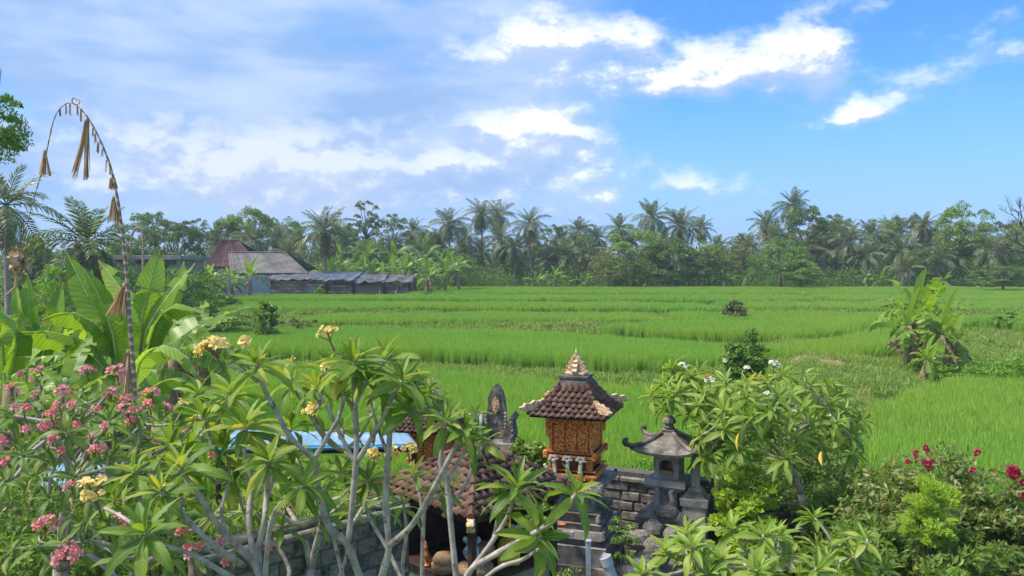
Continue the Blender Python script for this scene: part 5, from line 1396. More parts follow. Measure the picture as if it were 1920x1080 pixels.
# ================================================================ frangipani trees
M_fr = leafmat('frangipani_leaf', [(0, (.13, .23, .035)), (.3, (.20, .33, .045)), (.7, (.30, .43, .06)), (.95, (.45, .53, .09)), (1, (.60, .50, .08))], trans=.44, rough=.5, rib=(.32, .46, .16), ribw=.045, veins=95, spec=.35, tcol=(1.3, 1.3, .45))
M_fr2 = leafmat('frangipani_leaf_right', [(0, (.18, .30, .04)), (.4, (.29, .43, .055)), (.8, (.40, .53, .08)), (1, (.52, .59, .12))], trans=.42, rough=.5, rib=(.36, .48, .18), ribw=.05, veins=95, spec=.45, tcol=(1.25, 1.25, .5))
M_frp = leafmat('frangipani_leaf_pink', [(0, (.11, .21, .045)), (.4, (.18, .30, .055)), (.8, (.27, .38, .07)), (1, (.42, .42, .10))], trans=.4, rough=.5, rib=(.26, .36, .16), ribw=.05, veins=80, spec=.35)
M_yel = leafmat('yellowed_leaf', [(0, (.75, .38, .03)), (1, (.85, .55, .08))], trans=.3, rough=.5, rib=(.8, .6, .2), ribw=.05)
M_brownleaf = leafmat('brown_leaf', [(0, (.22, .08, .03)), (1, (.34, .14, .05))], trans=.15, rough=.7)
M_frbark = noisy('frangipani_bark', [(.28, (.22, .18, .145)), (.5, (.43, .375, .31)), (.72, (.60, .54, .46))], scale=14, bump=.7, bdist=.006, stops2=(.60, .66, (.10, .085, .07)), scale2=22, rough=.8)
M_frtwig = noisy('frangipani_twig', [(.3, (.12, .12, .06)), (.7, (.24, .25, .13))], scale=14, bump=.5, bdist=.004)
def flprof(t): return max(.05, (.05 if t < .10 else min(1.0, sin(pi * ((t - .06) / .94) ** .80) ** .75)))
FL = {}
def fl_templates(key, mat, n, across):
    FL[key] = [blade(W=w, n=n, across=across, bend=b, fold=f, prof=flprof, pitch=p, wave=wv, bexp=1.3) for w, b, f, p, wv in
               ((.21, .25, .5, 0, .06), (.235, .6, .30, .12, .12), (.255, .95, .15, .22, .14), (.24, 1.3, .1, .28, .16))], mat
    T4 = FL[key][0]; FL[key] = ([yawed(b_, yw, tw) for (yw, tw) in ((.10, .25), (-.16, -.35), (.22, .5)) for b_ in T4], mat)
    FL[key + '_me'] = [np_mesh('%s_leaf_%d' % (key, i), V, np.array(F), mat, UV, smooth=True) for i, (V, F, UV) in enumerate(FL[key][0])]
fl_templates('yellow', M_fr, 9, 5); fl_templates('right', M_fr2, 7, 3); fl_templates('pink', M_frp, 7, 3); fl_templates('front', M_fr2, 8, 5)

def rosette(p, axis, n, L, r, droop=0.0, open_=1.0):
    """leaves spiralling round a stem tip -> (template, matrix)"""
    out = []; base = Vector(axis).normalized().to_track_quat('Z', 'X').to_matrix().to_4x4(); a0 = r.uniform(0, 6.28)
    for i in range(n):
        f = (i + .5) / n      # 0 outer, 1 inner
        el = R(-22 - droop) + R(92 + droop) * f ** 1.15 + r.uniform(-.16, .16)
        s = L * (1.0 - .50 * f ** 1.6) * r.uniform(.82, 1.1)
        k = 3 if f < .22 else (2 if f < .5 else (1 if f < .8 else 0))
        if r.random() < .25: k = max(0, k - 1)
        q_ = Vector(p) - Vector(axis).normalized() * (1 - f) * L * .16
        k += 4 * r.randrange(3)
        out.append((k, dirM(q_, a0 + i * 2.399 + r.uniform(-.2, .2), el, r.uniform(-.35, .35), (s, s * r.uniform(.85, 1.12), s), base)))
    return out
CAMV = Vector((0, 0, CAMZ))
def in_frame(p, mrg=1.06):
    y = p.y * cos(PITCH) - (p.z - CAMZ) * sin(PITCH); z = (p.z - CAMZ) * cos(PITCH) + p.y * sin(PITCH)
    if y <= 0: return False
    return abs(p.x / y * FPX) < 960 * mrg and abs(z / y * FPX) < 540 * mrg
def place_leaves(root, base, key, trans, limit=300, name='leaf'):
    """the leaves that show largest are parts, the rest one joined part of kind stuff"""
    inv = Matrix.Translation(-Vector(base))
    def score(t):
        p = t[1] @ Vector((.5, 0, 0)); return (2 if in_frame(p) else 0) + t[1].to_scale().x / (p - CAMV).length
    trans = sorted(trans, key=score, reverse=True)
    for k, M in trans[:limit]: link(name, FL[key + '_me'][k], root, M=inv @ M)
    rest = trans[limit:]
    if rest:
        Vs = []; Fs = []; UVs = []; off = 0
        for k, M in rest:
            V, F, UV = FL[key][0][k]; V = np.asarray(V, float); m_ = np.array(inv @ M)
            Vs.append(V @ m_[:3, :3].T + m_[:3, 3]); Fs.append(np.array(F) + off); UVs.append(np.array(UV)); off += len(V)
        link('leaf_mass', np_mesh('leaf_mass', np.concatenate(Vs), np.concatenate(Fs), FL[key][1], np.concatenate(UVs), smooth=True), root, kind='stuff')
# ---- flowers: five overlapping petals with real depth
def flower_mesh(name, mat, w=1.0):
    V = []; F = []; UV = []
    for k in range(5):
        M = Matrix.Rotation(k * 2 * pi / 5, 4, 'Z') @ Matrix.Rotation(.28, 4, 'X')
        rows = [(0, .05, 0), (.30, .26, .10), (.62, .40, .16), (.86, .30, .12), (1.0, .06, .06)]
        b = len(V)
        for t, wd, z in rows:
            for s in (-1, 0, 1): V.append(tuple(M @ Vector((t * .5, s * wd * .5 * w, z * .6 + (.03 if s else 0) + (.04 if s > 0 else 0))))); UV.append((t, .5 + s * .5))
        for i in range(4):
            for j in range(2): q_ = b + i * 3 + j; F.append((q_, q_ + 3, q_ + 4, q_ + 1))
    return np_mesh(name, V, np.array(F), mat, UV, smooth=True)
def petalmat(name, stops, rstops):
    m, nt, b, out = newmat(name); t = NT(nt); uv = t.n('ShaderNodeUVMap'); sp = t.n('ShaderNodeSeparateXYZ'); t.l(uv.outputs[0], sp.inputs[0])
    c = t.ramp(sp.outputs[0], stops); c = t.mix(.55, c, t.ramp(t.n('ShaderNodeObjectInfo').outputs['Random'], rstops))
    t.l(c, b.inputs['Base Color']); b.inputs['Roughness'].default_value = .5; b.inputs['Specular IOR Level'].default_value = .3
    tr = t.n('ShaderNodeBsdfTranslucent'); t.l(c, tr.inputs[0]); ms = t.n('ShaderNodeMixShader'); ms.inputs[0].default_value = .3
    t.l(b.outputs[0], ms.inputs[1]); t.l(tr.outputs[0], ms.inputs[2]); t.l(ms.outputs[0], out.inputs[0]); return m
PY = petalmat('petal_yellow', [(0, (.90, .42, .04)), (.4, (.92, .66, .12)), (1, (.92, .82, .48))], [(0, (.90, .60, .10)), (1, (.94, .80, .36))])
PP = petalmat('petal_pink', [(0, (.92, .46, .12)), (.35, (.88, .26, .22)), (1, (.88, .42, .44))], [(0, (.86, .15, .14)), (.5, (.88, .28, .28)), (1, (.86, .50, .52))])
PW = petalmat('petal_white', [(0, (.90, .72, .25)), (.3, (.88, .86, .70)), (1, (.88, .88, .82))], [(0, (.88, .84, .62)), (1, (.92, .90, .78))])
FM = {'y': flower_mesh('flower_yellow', PY, 1.1), 'p': flower_mesh('flower_pink', PP, .95), 'w': flower_mesh('flower_white', PW, 1.0)}
M_bud = noisy('flower_stalk', [(.3, (.16, .10, .05)), (.7, (.30, .20, .10))], scale=20, bump=0)
def cluster(root, base, p, axis, n, rad, fs, kind, r, stalk=True):
    """an umbel of single flowers with its stalk"""
    B = Vector(base); axis = Vector(axis).normalized(); bm_ = axis.to_track_quat('Z', 'X').to_matrix().to_4x4()
    heads = []
    for i in range(n):
        a = r.uniform(0, 6.28); u = sqrt((i + .5) / n) * r.uniform(.85, 1.15); el = (pi / 2) - u * 1.25
        d = bm_ @ Vector((cos(a) * cos(el), sin(a) * cos(el), sin(el))); q_ = Vector(p) + d * rad * r.uniform(.75, 1.1)
        qt = (d + Vector((0, -.45, .15))).normalized().to_track_quat('Z', 'X').to_matrix().to_4x4()
        s = fs * r.uniform(.55, 1.2); heads.append(q_)
        link('flower', FM[kind], root, M=Matrix.Translation(q_ - B) @ qt @ Matrix.Rotation(r.uniform(0, 6), 4, 'Z') @ Matrix.Rotation(r.uniform(-.3, .3), 4, 'X') @ Matrix.Diagonal((s, s, s, 1)))
    if stalk:
        mb = MB(); o = Vector(p) - axis * rad * 1.3
        mb.tube([o - B, Vector(p) - axis * rad * .3 - B], [.007, .005], 5)
        for h in heads[::2]: mb.tube([Vector(p) - axis * rad * .3 - B, (Vector(p) * .5 + h * .5) - axis * .01 - B, h - B], [.004, .003, .003], 3)
        mb.build('flower_stalk', M_bud, root)

def smoothpath(pts, sub=4):
    out = []
    n = len(pts)
    for i in range(n - 1):
        p0 = pts[max(i - 1, 0)]; p1 = pts[i]; p2 = pts[i + 1]; p3 = pts[min(i + 2, n - 1)]
        for k in range(sub):
            t = k / sub; out.append(.5 * ((2 * p1) + (p2 - p0) * t + (2 * p0 - 5 * p1 + 4 * p2 - p3) * t * t + (3 * p1 - p0 - 3 * p2 + p3) * t ** 3))
    out.append(pts[-1]); return out
def branch(root, base, pts, r0, r1, sub=4, seed=0, n=8):
    B = Vector(base); q_ = [p - B for p in smoothpath([Vector(p) for p in pts], sub)]; m_ = len(q_); rr = random.Random(seed)
    rad = [(r0 + (r1 - r0) * i / (m_ - 1)) * (1 + rr.uniform(-.09, .10)) for i in range(m_)]
    mb = MB(); mb.tube(q_, rad, n); return mb.build('branch', M_frbark, root, smooth=True)

# ---------------- the yellow frangipani in front, branch by branch as in the photo
def traced_tree(base, label, branches, group=None):
    base = Vector(base); root = empty('frangipani_tree', base, 0, label, 'frangipani tree', group)
    for i, (pts, r0, r1) in enumerate(branches):
        branch(root, base, [P(*p) if len(p) == 3 and p[1] > 100 else Vector(p) for p in pts], r0 * .52, r1 * .60, seed=i)
    return root, base
def U(px, py, Y): return P(px, py, Y)
rA = random.Random(31)
# tree one: stems left of the middle
g1 = Vector((P(505, 1080, 4.6).x, 4.7, zat(-1.3, 4.7)))
t1, b1 = traced_tree(g1, 'frangipani with yellow blossom, leftmost of the three bare-stemmed trees in front', [
 ([tuple(g1 - Vector((0, 0, .1))), tuple(g1 + Vector((-.02, 0, 1.2))), (495, 1120, 4.6)], .085, .062),
 ([(495, 1120, 4.6), (478, 1060, 4.55), (412, 990, 4.5), (377, 935, 4.5), (338, 880, 4.5)], .045, .020),
 ([(478, 1060, 4.55), (467, 980, 4.7), (470, 905, 4.8), (458, 850, 4.85), (462, 800, 4.9)], .040, .020),
 ([(495, 1120, 4.6), (484, 1040, 4.6), (495, 980, 4.6), (500, 925, 4.7), (504, 868, 4.6)], .040, .022),
 ([(495, 1120, 4.6), (503, 1010, 4.5), (516, 960, 4.45), (540, 932, 4.4), (568, 912, 4.35)], .034, .016),
 ([(455, 1060, 4.5), (407, 1027, 4.3), (350, 975, 4.2), (330, 950, 4.2), (300, 920, 4.2)], .034, .016),
 ([(490, 1100, 4.6), (440, 1085, 4.2), (360, 1040, 4.0), (300, 1020, 3.95), (272, 1000, 3.9)], .030, .016),
 ([(430, 1010, 4.5), (415, 960, 4.7), (430, 900, 4.8), (425, 850, 4.9)], .026, .014),
 ([(510, 1120, 4.6), (542, 1080, 4.7), (530, 1040, 4.8), (505, 1005, 5.0), (480, 960, 5.2)], .030, .015),
], None)
# tree two
g2 = Vector((P(690, 1080, 4.8).x, 4.9, 0))
t2, b2 = traced_tree(g2, 'frangipani with yellow blossom, tallest and in the middle of the three in front', [
 ([tuple(g2 - Vector((0, 0, .1))), tuple(g2 + Vector((0, 0, 1.2))), (700, 1130, 4.8)], .095, .062),
 ([(700, 1130, 4.8), (674, 1080, 4.8), (652, 1022, 4.75), (622, 995, 4.7), (607, 960, 4.7), (595, 902, 4.65), (590, 862, 4.6)], .046, .034),
 ([(590, 862, 4.6), (545, 820, 4.55), (520, 775, 4.5), (492, 722, 4.45), (482, 684, 4.4)], .030, .021),
 ([(590, 862, 4.6), (612, 822, 4.6), (634, 785, 4.6), (646, 742, 4.6)], .027, .019),
 ([(652, 1022, 4.75), (658, 971, 4.75), (667, 870, 4.75), (668, 810, 4.75), (664, 767, 4.7)], .036, .026),
 ([(664, 767, 4.7), (674, 742, 4.7), (690, 714, 4.65)], .022, .017), ([(664, 767, 4.7), (650, 745, 4.75), (640, 730, 4.8)], .020, .014),
 ([(667, 870, 4.75), (640, 819, 4.8), (617, 770, 4.85), (592, 727, 4.9)], .028, .019),
 ([(667, 870, 4.75), (715, 790, 4.7), (735, 745, 4.6), (753, 714, 4.6)], .030, .020),
 ([(658, 985, 4.75), (680, 950, 4.9), (690, 905, 5.0)], .022, .015),
 ([(700, 1130, 4.8), (722, 1060, 4.8), (729, 1023, 4.8), (723, 932, 4.8), (731, 810, 4.8), (728, 770, 4.85), (718, 733, 4.9)], .048, .020),
 ([(727, 815, 4.8), (745, 795, 4.75), (772, 770, 4.7)], .026, .018), ([(726, 850, 4.8), (708, 800, 4.8), (690, 742, 4.85)], .022, .015),
 ([(729, 1023, 4.8), (768, 990, 4.7), (800, 940, 4.6), (824, 895, 4.5), (852, 840, 4.5), (870, 806, 4.5)], .038, .022),
 ([(760, 1100, 5.0), (725, 1027, 5.2), (700, 985, 5.3), (687, 955, 5.4), (680, 900, 5.5)], .028, .016),
 ([(650, 1110, 5.2), (628, 1020, 5.3), (615, 965, 5.4)], .028, .018), ([(628, 1100, 5.2), (650, 1040, 5.2), (640, 1000, 5.1)], .022, .015),
], None)
g3 = Vector((P(850, 1080, 4.5).x, 4.6, 0))
t3, b3 = traced_tree(g3, 'frangipani leaning right before the tiled pavilion, rightmost of the three in front', [
 ([tuple(g3 - Vector((0, 0, .1))), tuple(g3 + Vector((.05, 0, 1.2))), (860, 1130, 4.5)], .085, .055),
 ([(860, 1130, 4.5), (846, 990, 4.5), (838, 909, 4.5), (826, 870, 4.5), (833, 810, 4.5), (836, 790, 4.5)], .034, .019),
 ([(838, 909, 4.5), (860, 865, 4.55), (884, 828, 4.6)], .022, .016),
 ([(860, 1130, 4.5), (880, 1072, 4.4), (912, 1049, 4.35), (967, 1018, 4.3), (1029, 983, 4.2), (1062, 950, 4.15), (1080, 926, 4.15)], .038, .019),
 ([(880, 1072, 4.4), (916, 1025, 4.4), (945, 980, 4.4), (960, 945, 4.4), (968, 915, 4.4)], .030, .017),
 ([(925, 1010, 4.4), (935, 965, 4.5), (940, 930, 4.6)], .020, .014),
 ([(860, 1130, 4.5), (930, 1068, 4.3), (978, 1050, 4.25), (1010, 1030, 4.2)], .026, .015),
 ([(800, 1150, 4.9), (792, 1080, 4.9), (794, 983, 4.9), (800, 950, 4.9), (830, 925, 4.9)], .030, .016), ([(794, 985, 4.9), (787, 930, 5.0), (776, 890, 5.1)], .022, .014),
 ([(757, 1120, 5.1), (755, 1060, 5.1), (762, 1000, 5.1), (757, 950, 5.2)], .026, .016),
], None)
tips_y = {  # root -> (px, py, Y, leaves, leaf px at that distance, axis lean)
 1: [(338, 876, 4.5, 13, 112, (-.3, 0, 1)), (460, 795, 4.9, 15, 118, (0, 0, 1)), (504, 862, 4.6, 13, 100, (0, -.5, 1)), (570, 908, 4.35, 11, 92, (.3, -.6, .8)), (300, 918, 4.2, 12, 100, (-.4, -.2, 1)), (271, 996, 3.9, 12, 118, (-.3, -.5, 1)),
     (424, 846, 4.9, 12, 100, (0, 0, 1)), (480, 955, 5.2, 9, 70, (-.1, -.3, 1)), (380, 780, 5.0, 11, 96, (-.2, 0, 1)), (318, 830, 5.0, 12, 96, (-.4, 0, 1)), (545, 800, 5.2, 10, 82, (.1, 0, 1))],
 2: [(482, 680, 4.4, 13, 96, (-.2, -.1, 1)), (640, 740, 4.75, 8, 70, (0, 0, 1)), (662, 676, 4.7, 16, 104, (0, -.1, 1)), (690, 712, 4.65, 9, 80, (.1, -.3, 1)), (592, 722, 4.9, 9, 80, (-.3, 0, 1)), (753, 708, 4.6, 14, 104, (.4, -.2, 1)),
     (718, 730, 4.9, 9, 80, (0, -.2, 1)), (772, 766, 4.7, 11, 92, (.5, -.2, 1)), (872, 802, 4.5, 9, 78, (.4, -.2, 1)), (690, 900, 5.0, 10, 74, (0, -.5, 1)), (680, 896, 5.5, 9, 70, (-.2, -.2, 1)), (615, 960, 5.4, 9, 70, (-.2, 0, 1)), (800, 735, 4.8, 9, 76, (.5, 0, 1)), (640, 800, 5.3, 7, 66, (0, 0, 1))],
 3: [(836, 786, 4.5, 11, 86, (.1, -.3, 1)), (886, 824, 4.6, 9, 80, (.5, -.2, .9)), (1081, 922, 4.15, 11, 100, (.6, -.3, .9)), (968, 910, 4.4, 14, 112, (.2, -.3, 1)), (940, 928, 4.6, 8, 84, (-.3, -.1, 1)), (1012, 1004, 4.25, 13, 110, (.5, -.5, .5)),
     (830, 920, 4.9, 7, 66, (.3, -.2, 1)), (776, 886, 5.1, 8, 66, (-.2, 0, 1)), (757, 946, 5.2, 7, 60, (0, 0, 1)), (890, 775, 5.0, 7, 66, (.4, 0, 1))],
}
roots = {1: (t1, b1), 2: (t2, b2), 3: (t3, b3)}
extra = {1: [(430, 735, 5.2, 11, 92), (372, 735, 5.4, 9, 80), (250, 880, 4.9, 11, 88), (440, 900, 5.0, 9, 80), (385, 880, 4.9, 9, 84), (345, 930, 4.7, 9, 86), (215, 935, 5.0, 9, 80), (530, 985, 4.9, 8, 70)],
         2: [(545, 715, 5.2, 9, 82), (610, 690, 5.1, 10, 88), (720, 668, 5.0, 11, 92), (575, 765, 5.4, 9, 76), (640, 885, 5.3, 8, 72), (700, 770, 5.4, 8, 72), (560, 860, 5.4, 9, 76)],
         3: [(780, 720, 5.1, 10, 84), (820, 752, 5.2, 9, 78), (905, 830, 5.0, 8, 72), (1010, 960, 4.8, 8, 72)]}
for k_, L_ in extra.items():
    old = [P(t[0], t[1], t[2]) for t in tips_y[k_]]
    for px, py, Y, n, lp in L_:
        p_ = P(px, py, Y); nb = min(old, key=lambda o: (o - p_).length + (.25 if o.z > p_.z else 0)); a_ = nb - Vector((0, 0, .16)); m_ = (a_ + p_) / 2 + Vector((0, 0, -.06))
        branch(roots[k_][0], roots[k_][1], [a_, m_, p_ - Vector((0, 0, .01))], .013, .010, seed=int(px)); tips_y[k_].append((px, py, Y, n, lp, (rA.uniform(-.4, .4), rA.uniform(-.3, .2), 1)))
for k, L_ in tips_y.items():
    rt, bs = roots[k]; T = []
    for px, py, Y, n, lp, ax in L_: T += rosette(P(px, py, Y), ax, int(n * 1.35) + 1, pxs(lp, Y) * .92, rA, droop=8)
    place_leaves(rt, bs, 'yellow', T)
# short connecting twigs for the tips that have no traced branch
for k, a, b_ in ((1, (430, 900, 4.8), (380, 784, 5.0)), (1, (377, 935, 4.5), (318, 834, 5.0)), (1, (500, 925, 4.7), (545, 804, 5.2)), (2, (772, 770, 4.7), (800, 744, 4.8)), (2, (668, 810, 4.75), (662, 680, 4.7)), (3, (884, 828, 4.6), (905, 774, 5.0)), (3, (978, 1030, 4.3), (1012, 1006, 4.25)), (2, (640, 819, 4.8), (640, 804, 5.3))):
    rt, bs = roots[k]; A_, B_ = P(*a), P(*b_); m_ = (A_ + B_) / 2 + Vector((0, 0, -.03)); branch(rt, bs, [A_, m_, B_], .020, .013)
# blossom heads (px, py, Y, count, radius px, kind)
for k, px, py, Y, n, rp in ((2, 404, 664, 4.4, 22, 30), (2, 460, 641, 4.4, 2, 5), (2, 616, 634, 4.7, 9, 22), (2, 547, 680, 4.6, 1, 3), (2, 610, 688, 4.7, 1, 3), (2, 588, 776, 5.0, 8, 18), (1, 366, 800, 5.0, 5, 14), (1, 338, 758, 5.2, 2, 6),
                       (1, 178, 934, 4.2, 16, 34), (3, 701, 856, 5.6, 8, 14), (3, 765, 848, 5.6, 9, 17), (3, 735, 850, 5.6, 6, 12), (3, 845, 904, 4.7, 9, 20), (2, 535, 952, 5.3, 5, 12), (2, 790, 765, 4.7, 2, 6), (1, 500, 1010, 5.2, 2, 5), (3, 962, 945, 4.5, 3, 10), (1, 300, 912, 4.6, 2, 5), (1, 700, 800, 5.4, 2, 5) if False else (2, 786, 770, 5.0, 2, 5)):
    rt, bs = roots[k]; p_ = P(px, py, Y); s = pxs(21, 4.5) * (1.0 if n > 3 else 1.1)
    cluster(rt, bs, p_, (rA.uniform(-.5, .2), -.3, 1), n, pxs(rp, Y), s, 'y', rA)
# stalk that carries the left blossom head
branch(t2, b2, [P(484, 716, 4.45), P(462, 700, 4.42), P(430, 686, 4.4)], .012, .008)
branch(t1, b1, [P(271, 1000, 3.95), P(230, 970, 4.05), P(190, 950, 4.2)], .012, .008)
# one brown withered leaf and a yellow one hanging
for rt, bs, px, py, Y, el, az, L_, mt in ((t2, b2, 640, 706, 4.6, -75, 2.2, .15, M_brownleaf), (t3, b3, 950, 950, 4.35, -80, .2, .17, M_yel)):
    V, F, UV = FL['yellow'][0][1]; link('withered_leaf', np_mesh('withered_leaf', V, np.array(F), mt, UV, smooth=True), rt, M=Matrix.Translation(-bs) @ dirM(P(px, py, Y), az, R(el), .3, L_))

# ---------------- grown frangipani trees
def grow(start, d, tips, r0, rtip, out, r, depth=0):
    if len(tips) == 1:
        t = tips[0]; m_ = start + (t - start) * .5 + Vector((0, 0, -.10 * (t - start).length)) + d * .12 * (t - start).length
        out.append(([start, m_, t], r0, rtip)); return
    c = sum(tips, Vector()) / len(tips); node = start + (c - start) * r.uniform(.36, .5) + d * .1 * (c - start).length
    node += Vector((r.uniform(-.06, .06), r.uniform(-.06, .06), -.04)) * (c - start).length
    rn = max(rtip * 1.15, r0 * .80); out.append(([start, (start + node) / 2 + d * .04 * (c - start).length, node], r0, rn))
    a = max(tips, key=lambda p: (p - c).length); b = max(tips, key=lambda p: (p - a).length); ca, cb = a.copy(), b.copy()
    for _ in range(4):
        A = [p for p in tips if (p - ca).length <= (p - cb).length]; Bq = [p for p in tips if (p - ca).length > (p - cb).length]
        if not A or not Bq: break
        ca = sum(A, Vector()) / len(A); cb = sum(Bq, Vector()) / len(Bq)
    if not A or not Bq: A, Bq = tips[:1], tips[1:]
    nd = (node - start).normalized()
    for S_ in (A, Bq): grow(node, nd, S_, max(rtip * 1.1, rn * (.72 + .2 * len(S_) / len(tips))), rtip, out, r, depth + 1)
def grown(base, tipspx, r0, key, L, nleaf, label, seed, limit=300, stemtop=None, lean=.6, nl=(10, 13), rtip=.012, droop=4, upw=1.0):
    r = random.Random(seed); base = Vector(base); root = empty('frangipani_tree', base, 0, label, 'frangipani tree')
    tips = [P(*t) for t in tipspx]; c = sum(tips, Vector()) / len(tips); out = []
    st = base + Vector((0, 0, .0)) if stemtop is None else Vector(stemtop)
    if stemtop is not None: out.append(([base - Vector((0, 0, .1)), (base + st) / 2 + Vector((.04, 0, 0)), st], r0 * 1.2, r0))
    grow(st, Vector((0, 0, 1)), tips, r0, rtip, out, r)
    for i, (pts, a, b) in enumerate(out): branch(root, base, pts, a, b, 3, seed + i, 7)
    T = []
    for t in tips:
        ax = Vector((t.x - c.x, t.y - c.y, 0)); ax = ax.normalized() * lean * min(1, ax.length / 1.2) if ax.length > 1e-3 else ax
        T += rosette(t, (ax.x + r.uniform(-.15, .15), ax.y + r.uniform(-.15, .15), upw), r.randint(*nl), L * r.uniform(.85, 1.1), r, droop=droop)
    place_leaves(root, base, key, T, limit)
    return root, base, tips, r
def dome_tips(cx, cy, rx, ry, Y, dY, n, seed, ymax=None, mind=.16):
    """stem tips over the near and upper surface of a crown, in pixels and metres"""
    r = random.Random(seed); out = []; tries = 0
    while len(out) < n and tries < 20000:
        tries += 1; u, v, w = r.gauss(0, 1), r.gauss(0, 1), r.gauss(0, 1); l = sqrt(u * u + v * v + w * w); u, v, w = u / l, v / l, w / l; k = r.uniform(.55, 1.0)
        if v < -.55: continue
        px, py, y = cx + rx * u * k, cy - ry * v * k, Y - dY * w * k
        if ymax and py > ymax: continue
        if all(((px - a) / rx) ** 2 + ((py - b) / ry) ** 2 + ((y - c_) / dY) ** 2 > mind ** 2 for a, b, c_ in out): out.append((px, py, y))
    return out
# right, behind: with white blossom and some yellow leaves
tp = dome_tips(1460, 800, 175, 112, 10.4, 1.3, 92, 3, mind=.20) + dome_tips(1270, 745, 66, 62, 10.9, .6, 18, 5, mind=.26)
gb = P(1510, 930, 10.4); rt, bs, tips, r_ = grown((gb.x, gb.y, 0), tp, .048, 'right', .33, 12, 'wide frangipani with small white blossoms right of the stone shrine', 41, stemtop=P(1502, 925, 10.4), lean=.7, nl=(13, 16), rtip=.010)
for px, py, n, rp in ((1281, 690, 8, 9), (1332, 717, 7, 10), (1451, 687, 10, 12), (1401, 692, 3, 6), (1440, 745, 8, 12), (1447, 766, 4, 6), (1490, 769, 12, 12), (1555, 783, 3, 5), (1360, 676, 2, 4)):
    cluster(rt, bs, P(px, py, 9.4), (0, -.3, 1), n, pxs(rp, 9.4), .055, 'w', r_)
V, F, UV = FL['right'][0][1]; ym = np_mesh('yellow_leaf', V, np.array(F), M_yel, UV, smooth=True)
for px, py, az, el in ((1345, 706, 2.8, 5), (1440, 712, 3.0, 8), (1495, 722, .3, -30), (1385, 812, 4.0, -60), (1490, 855, .2, -35), (1540, 846, 4.2, -30), (1450, 808, 1, -20)):
    link('yellow_leaf', ym, rt, M=Matrix.Translation(-bs) @ dirM(P(px, py, 9.15), az, R(el), .5, .22))
# right, front: lower crown at the bottom edge
tf = dome_tips(1440, 1045, 225, 82, 6.6, .9, 36, 8, mind=.30) + [(1250, 1035, 6.3), (1205, 1075, 6.0), (1660, 1065, 6.6), (1600, 1040, 6.4), (1330, 1075, 5.9), (1500, 1085, 5.9), (1420, 1070, 5.8)]
gb = P(1430, 1080, 6.7); rt, bs, tips, r_ = grown((gb.x, gb.y, 0), tf, .060, 'front', .27, 14, 'low spreading frangipani without blossom at the bottom right of the photo', 43, stemtop=(gb.x + .05, gb.y, 1.35), lean=.5, nl=(13, 17), droop=-8)
# the pink frangipani at the left: two dense crowns
tp = dome_tips(150, 870, 200, 165, 6.4, 1.5, 74, 12, mind=.22)
tp = [t for t in tp if t[0] > -60]
gb = P(90, 1080, 6.6); rt, bs, tips, r_ = grown((gb.x, gb.y, 0), tp, .075, 'pink', .21, 10, 'broad pink frangipani full of blossom heads at the left of the photo', 47, stemtop=(gb.x, gb.y, .9), lean=.8, nl=(8, 12), rtip=.011)
PINK = [(75, 696, 4, 9), (163, 700, 8, 14), (219, 702, 9, 18), (28, 730, 5, 12), (118, 738, 9, 16), (137, 762, 4, 8), (206, 740, 5, 12), (235, 752, 5, 12), (284, 742, 8, 15), (280, 762, 7, 14), (310, 768, 6, 12), (238, 775, 9, 18), (250, 790, 4, 10), (25, 765, 3, 8), (44, 772, 6, 14),
        (95, 782, 7, 14), (112, 765, 5, 12), (108, 800, 10, 18), (86, 802, 5, 12), (142, 800, 5, 9), (52, 806, 4, 9), (30, 815, 3, 8), (98, 826, 4, 10), (90, 836, 2, 6), (170, 826, 4, 9), (152, 838, 4, 9), (183, 847, 8, 14), (3, 828, 3, 7), (14, 868, 5, 9), (115, 845, 2, 5),
        (362, 870, 7, 14), (345, 815, 3, 8), (395, 855, 2, 8), (135, 915, 6, 12), (85, 990, 13, 20), (128, 1046, 16, 26), (220, 980, 6, 14), (214, 1038, 4, 8) if False else (112, 1060, 5, 12), (360, 1040, 8, 18), (340, 1000, 5, 10), (417, 1020, 5, 12), (430, 1050, 5, 14), (508, 1030, 4, 9), (35, 700, 2, 6), (180, 770, 3, 8), (70, 740, 3, 8), (200, 800, 3, 7)]
nfl = 0
for px, py, n, rp in PINK:
    Y = 4.9 + r_.uniform(0, .9) if py < 960 else 4.6
    n = int(n * 1.0); nfl += n; s = pxs(15, 5.2) if py < 960 else pxs(18, 4.9)
    cluster(rt, bs, P(px, py, Y), (r_.uniform(-.3, .3), -.4, 1), n, pxs(rp, Y) * 1.0, s, 'p', r_)
tp = dome_tips(230, 1010, 230, 100, 6.0, 1.1, 30, 15, mind=.3)
gb = P(250, 1080, 6.8); grown((gb.x - .3, gb.y, 0), tp, .055, 'pink', .22, 10, 'lower pink frangipani crown between the blossom tree and the bottom edge', 53, stemtop=(gb.x - .3, gb.y, .8), lean=.8, nl=(8, 11), rtip=.010)
# middle green frangipani filling between trunks and the blue roof
tp = dome_tips(560, 930, 190, 90, 7.0, .9, 30, 19, mind=.3)
gb = P(560, 1080, 7.0); grown((gb.x, gb.y, 0), tp, .05, 'yellow', .22, 10, 'small green frangipani behind the bare stems, before the block wall', 59, stemtop=(gb.x, gb.y, 1.0), lean=.7, nl=(8, 11), rtip=.010)

# ================================================================ banana leaves of the left foreground
M_rib = noisy('banana_midrib', [(.3, (.30, .42, .12)), (.7, (.48, .58, .22))], scale=6, bump=0, rough=.5)
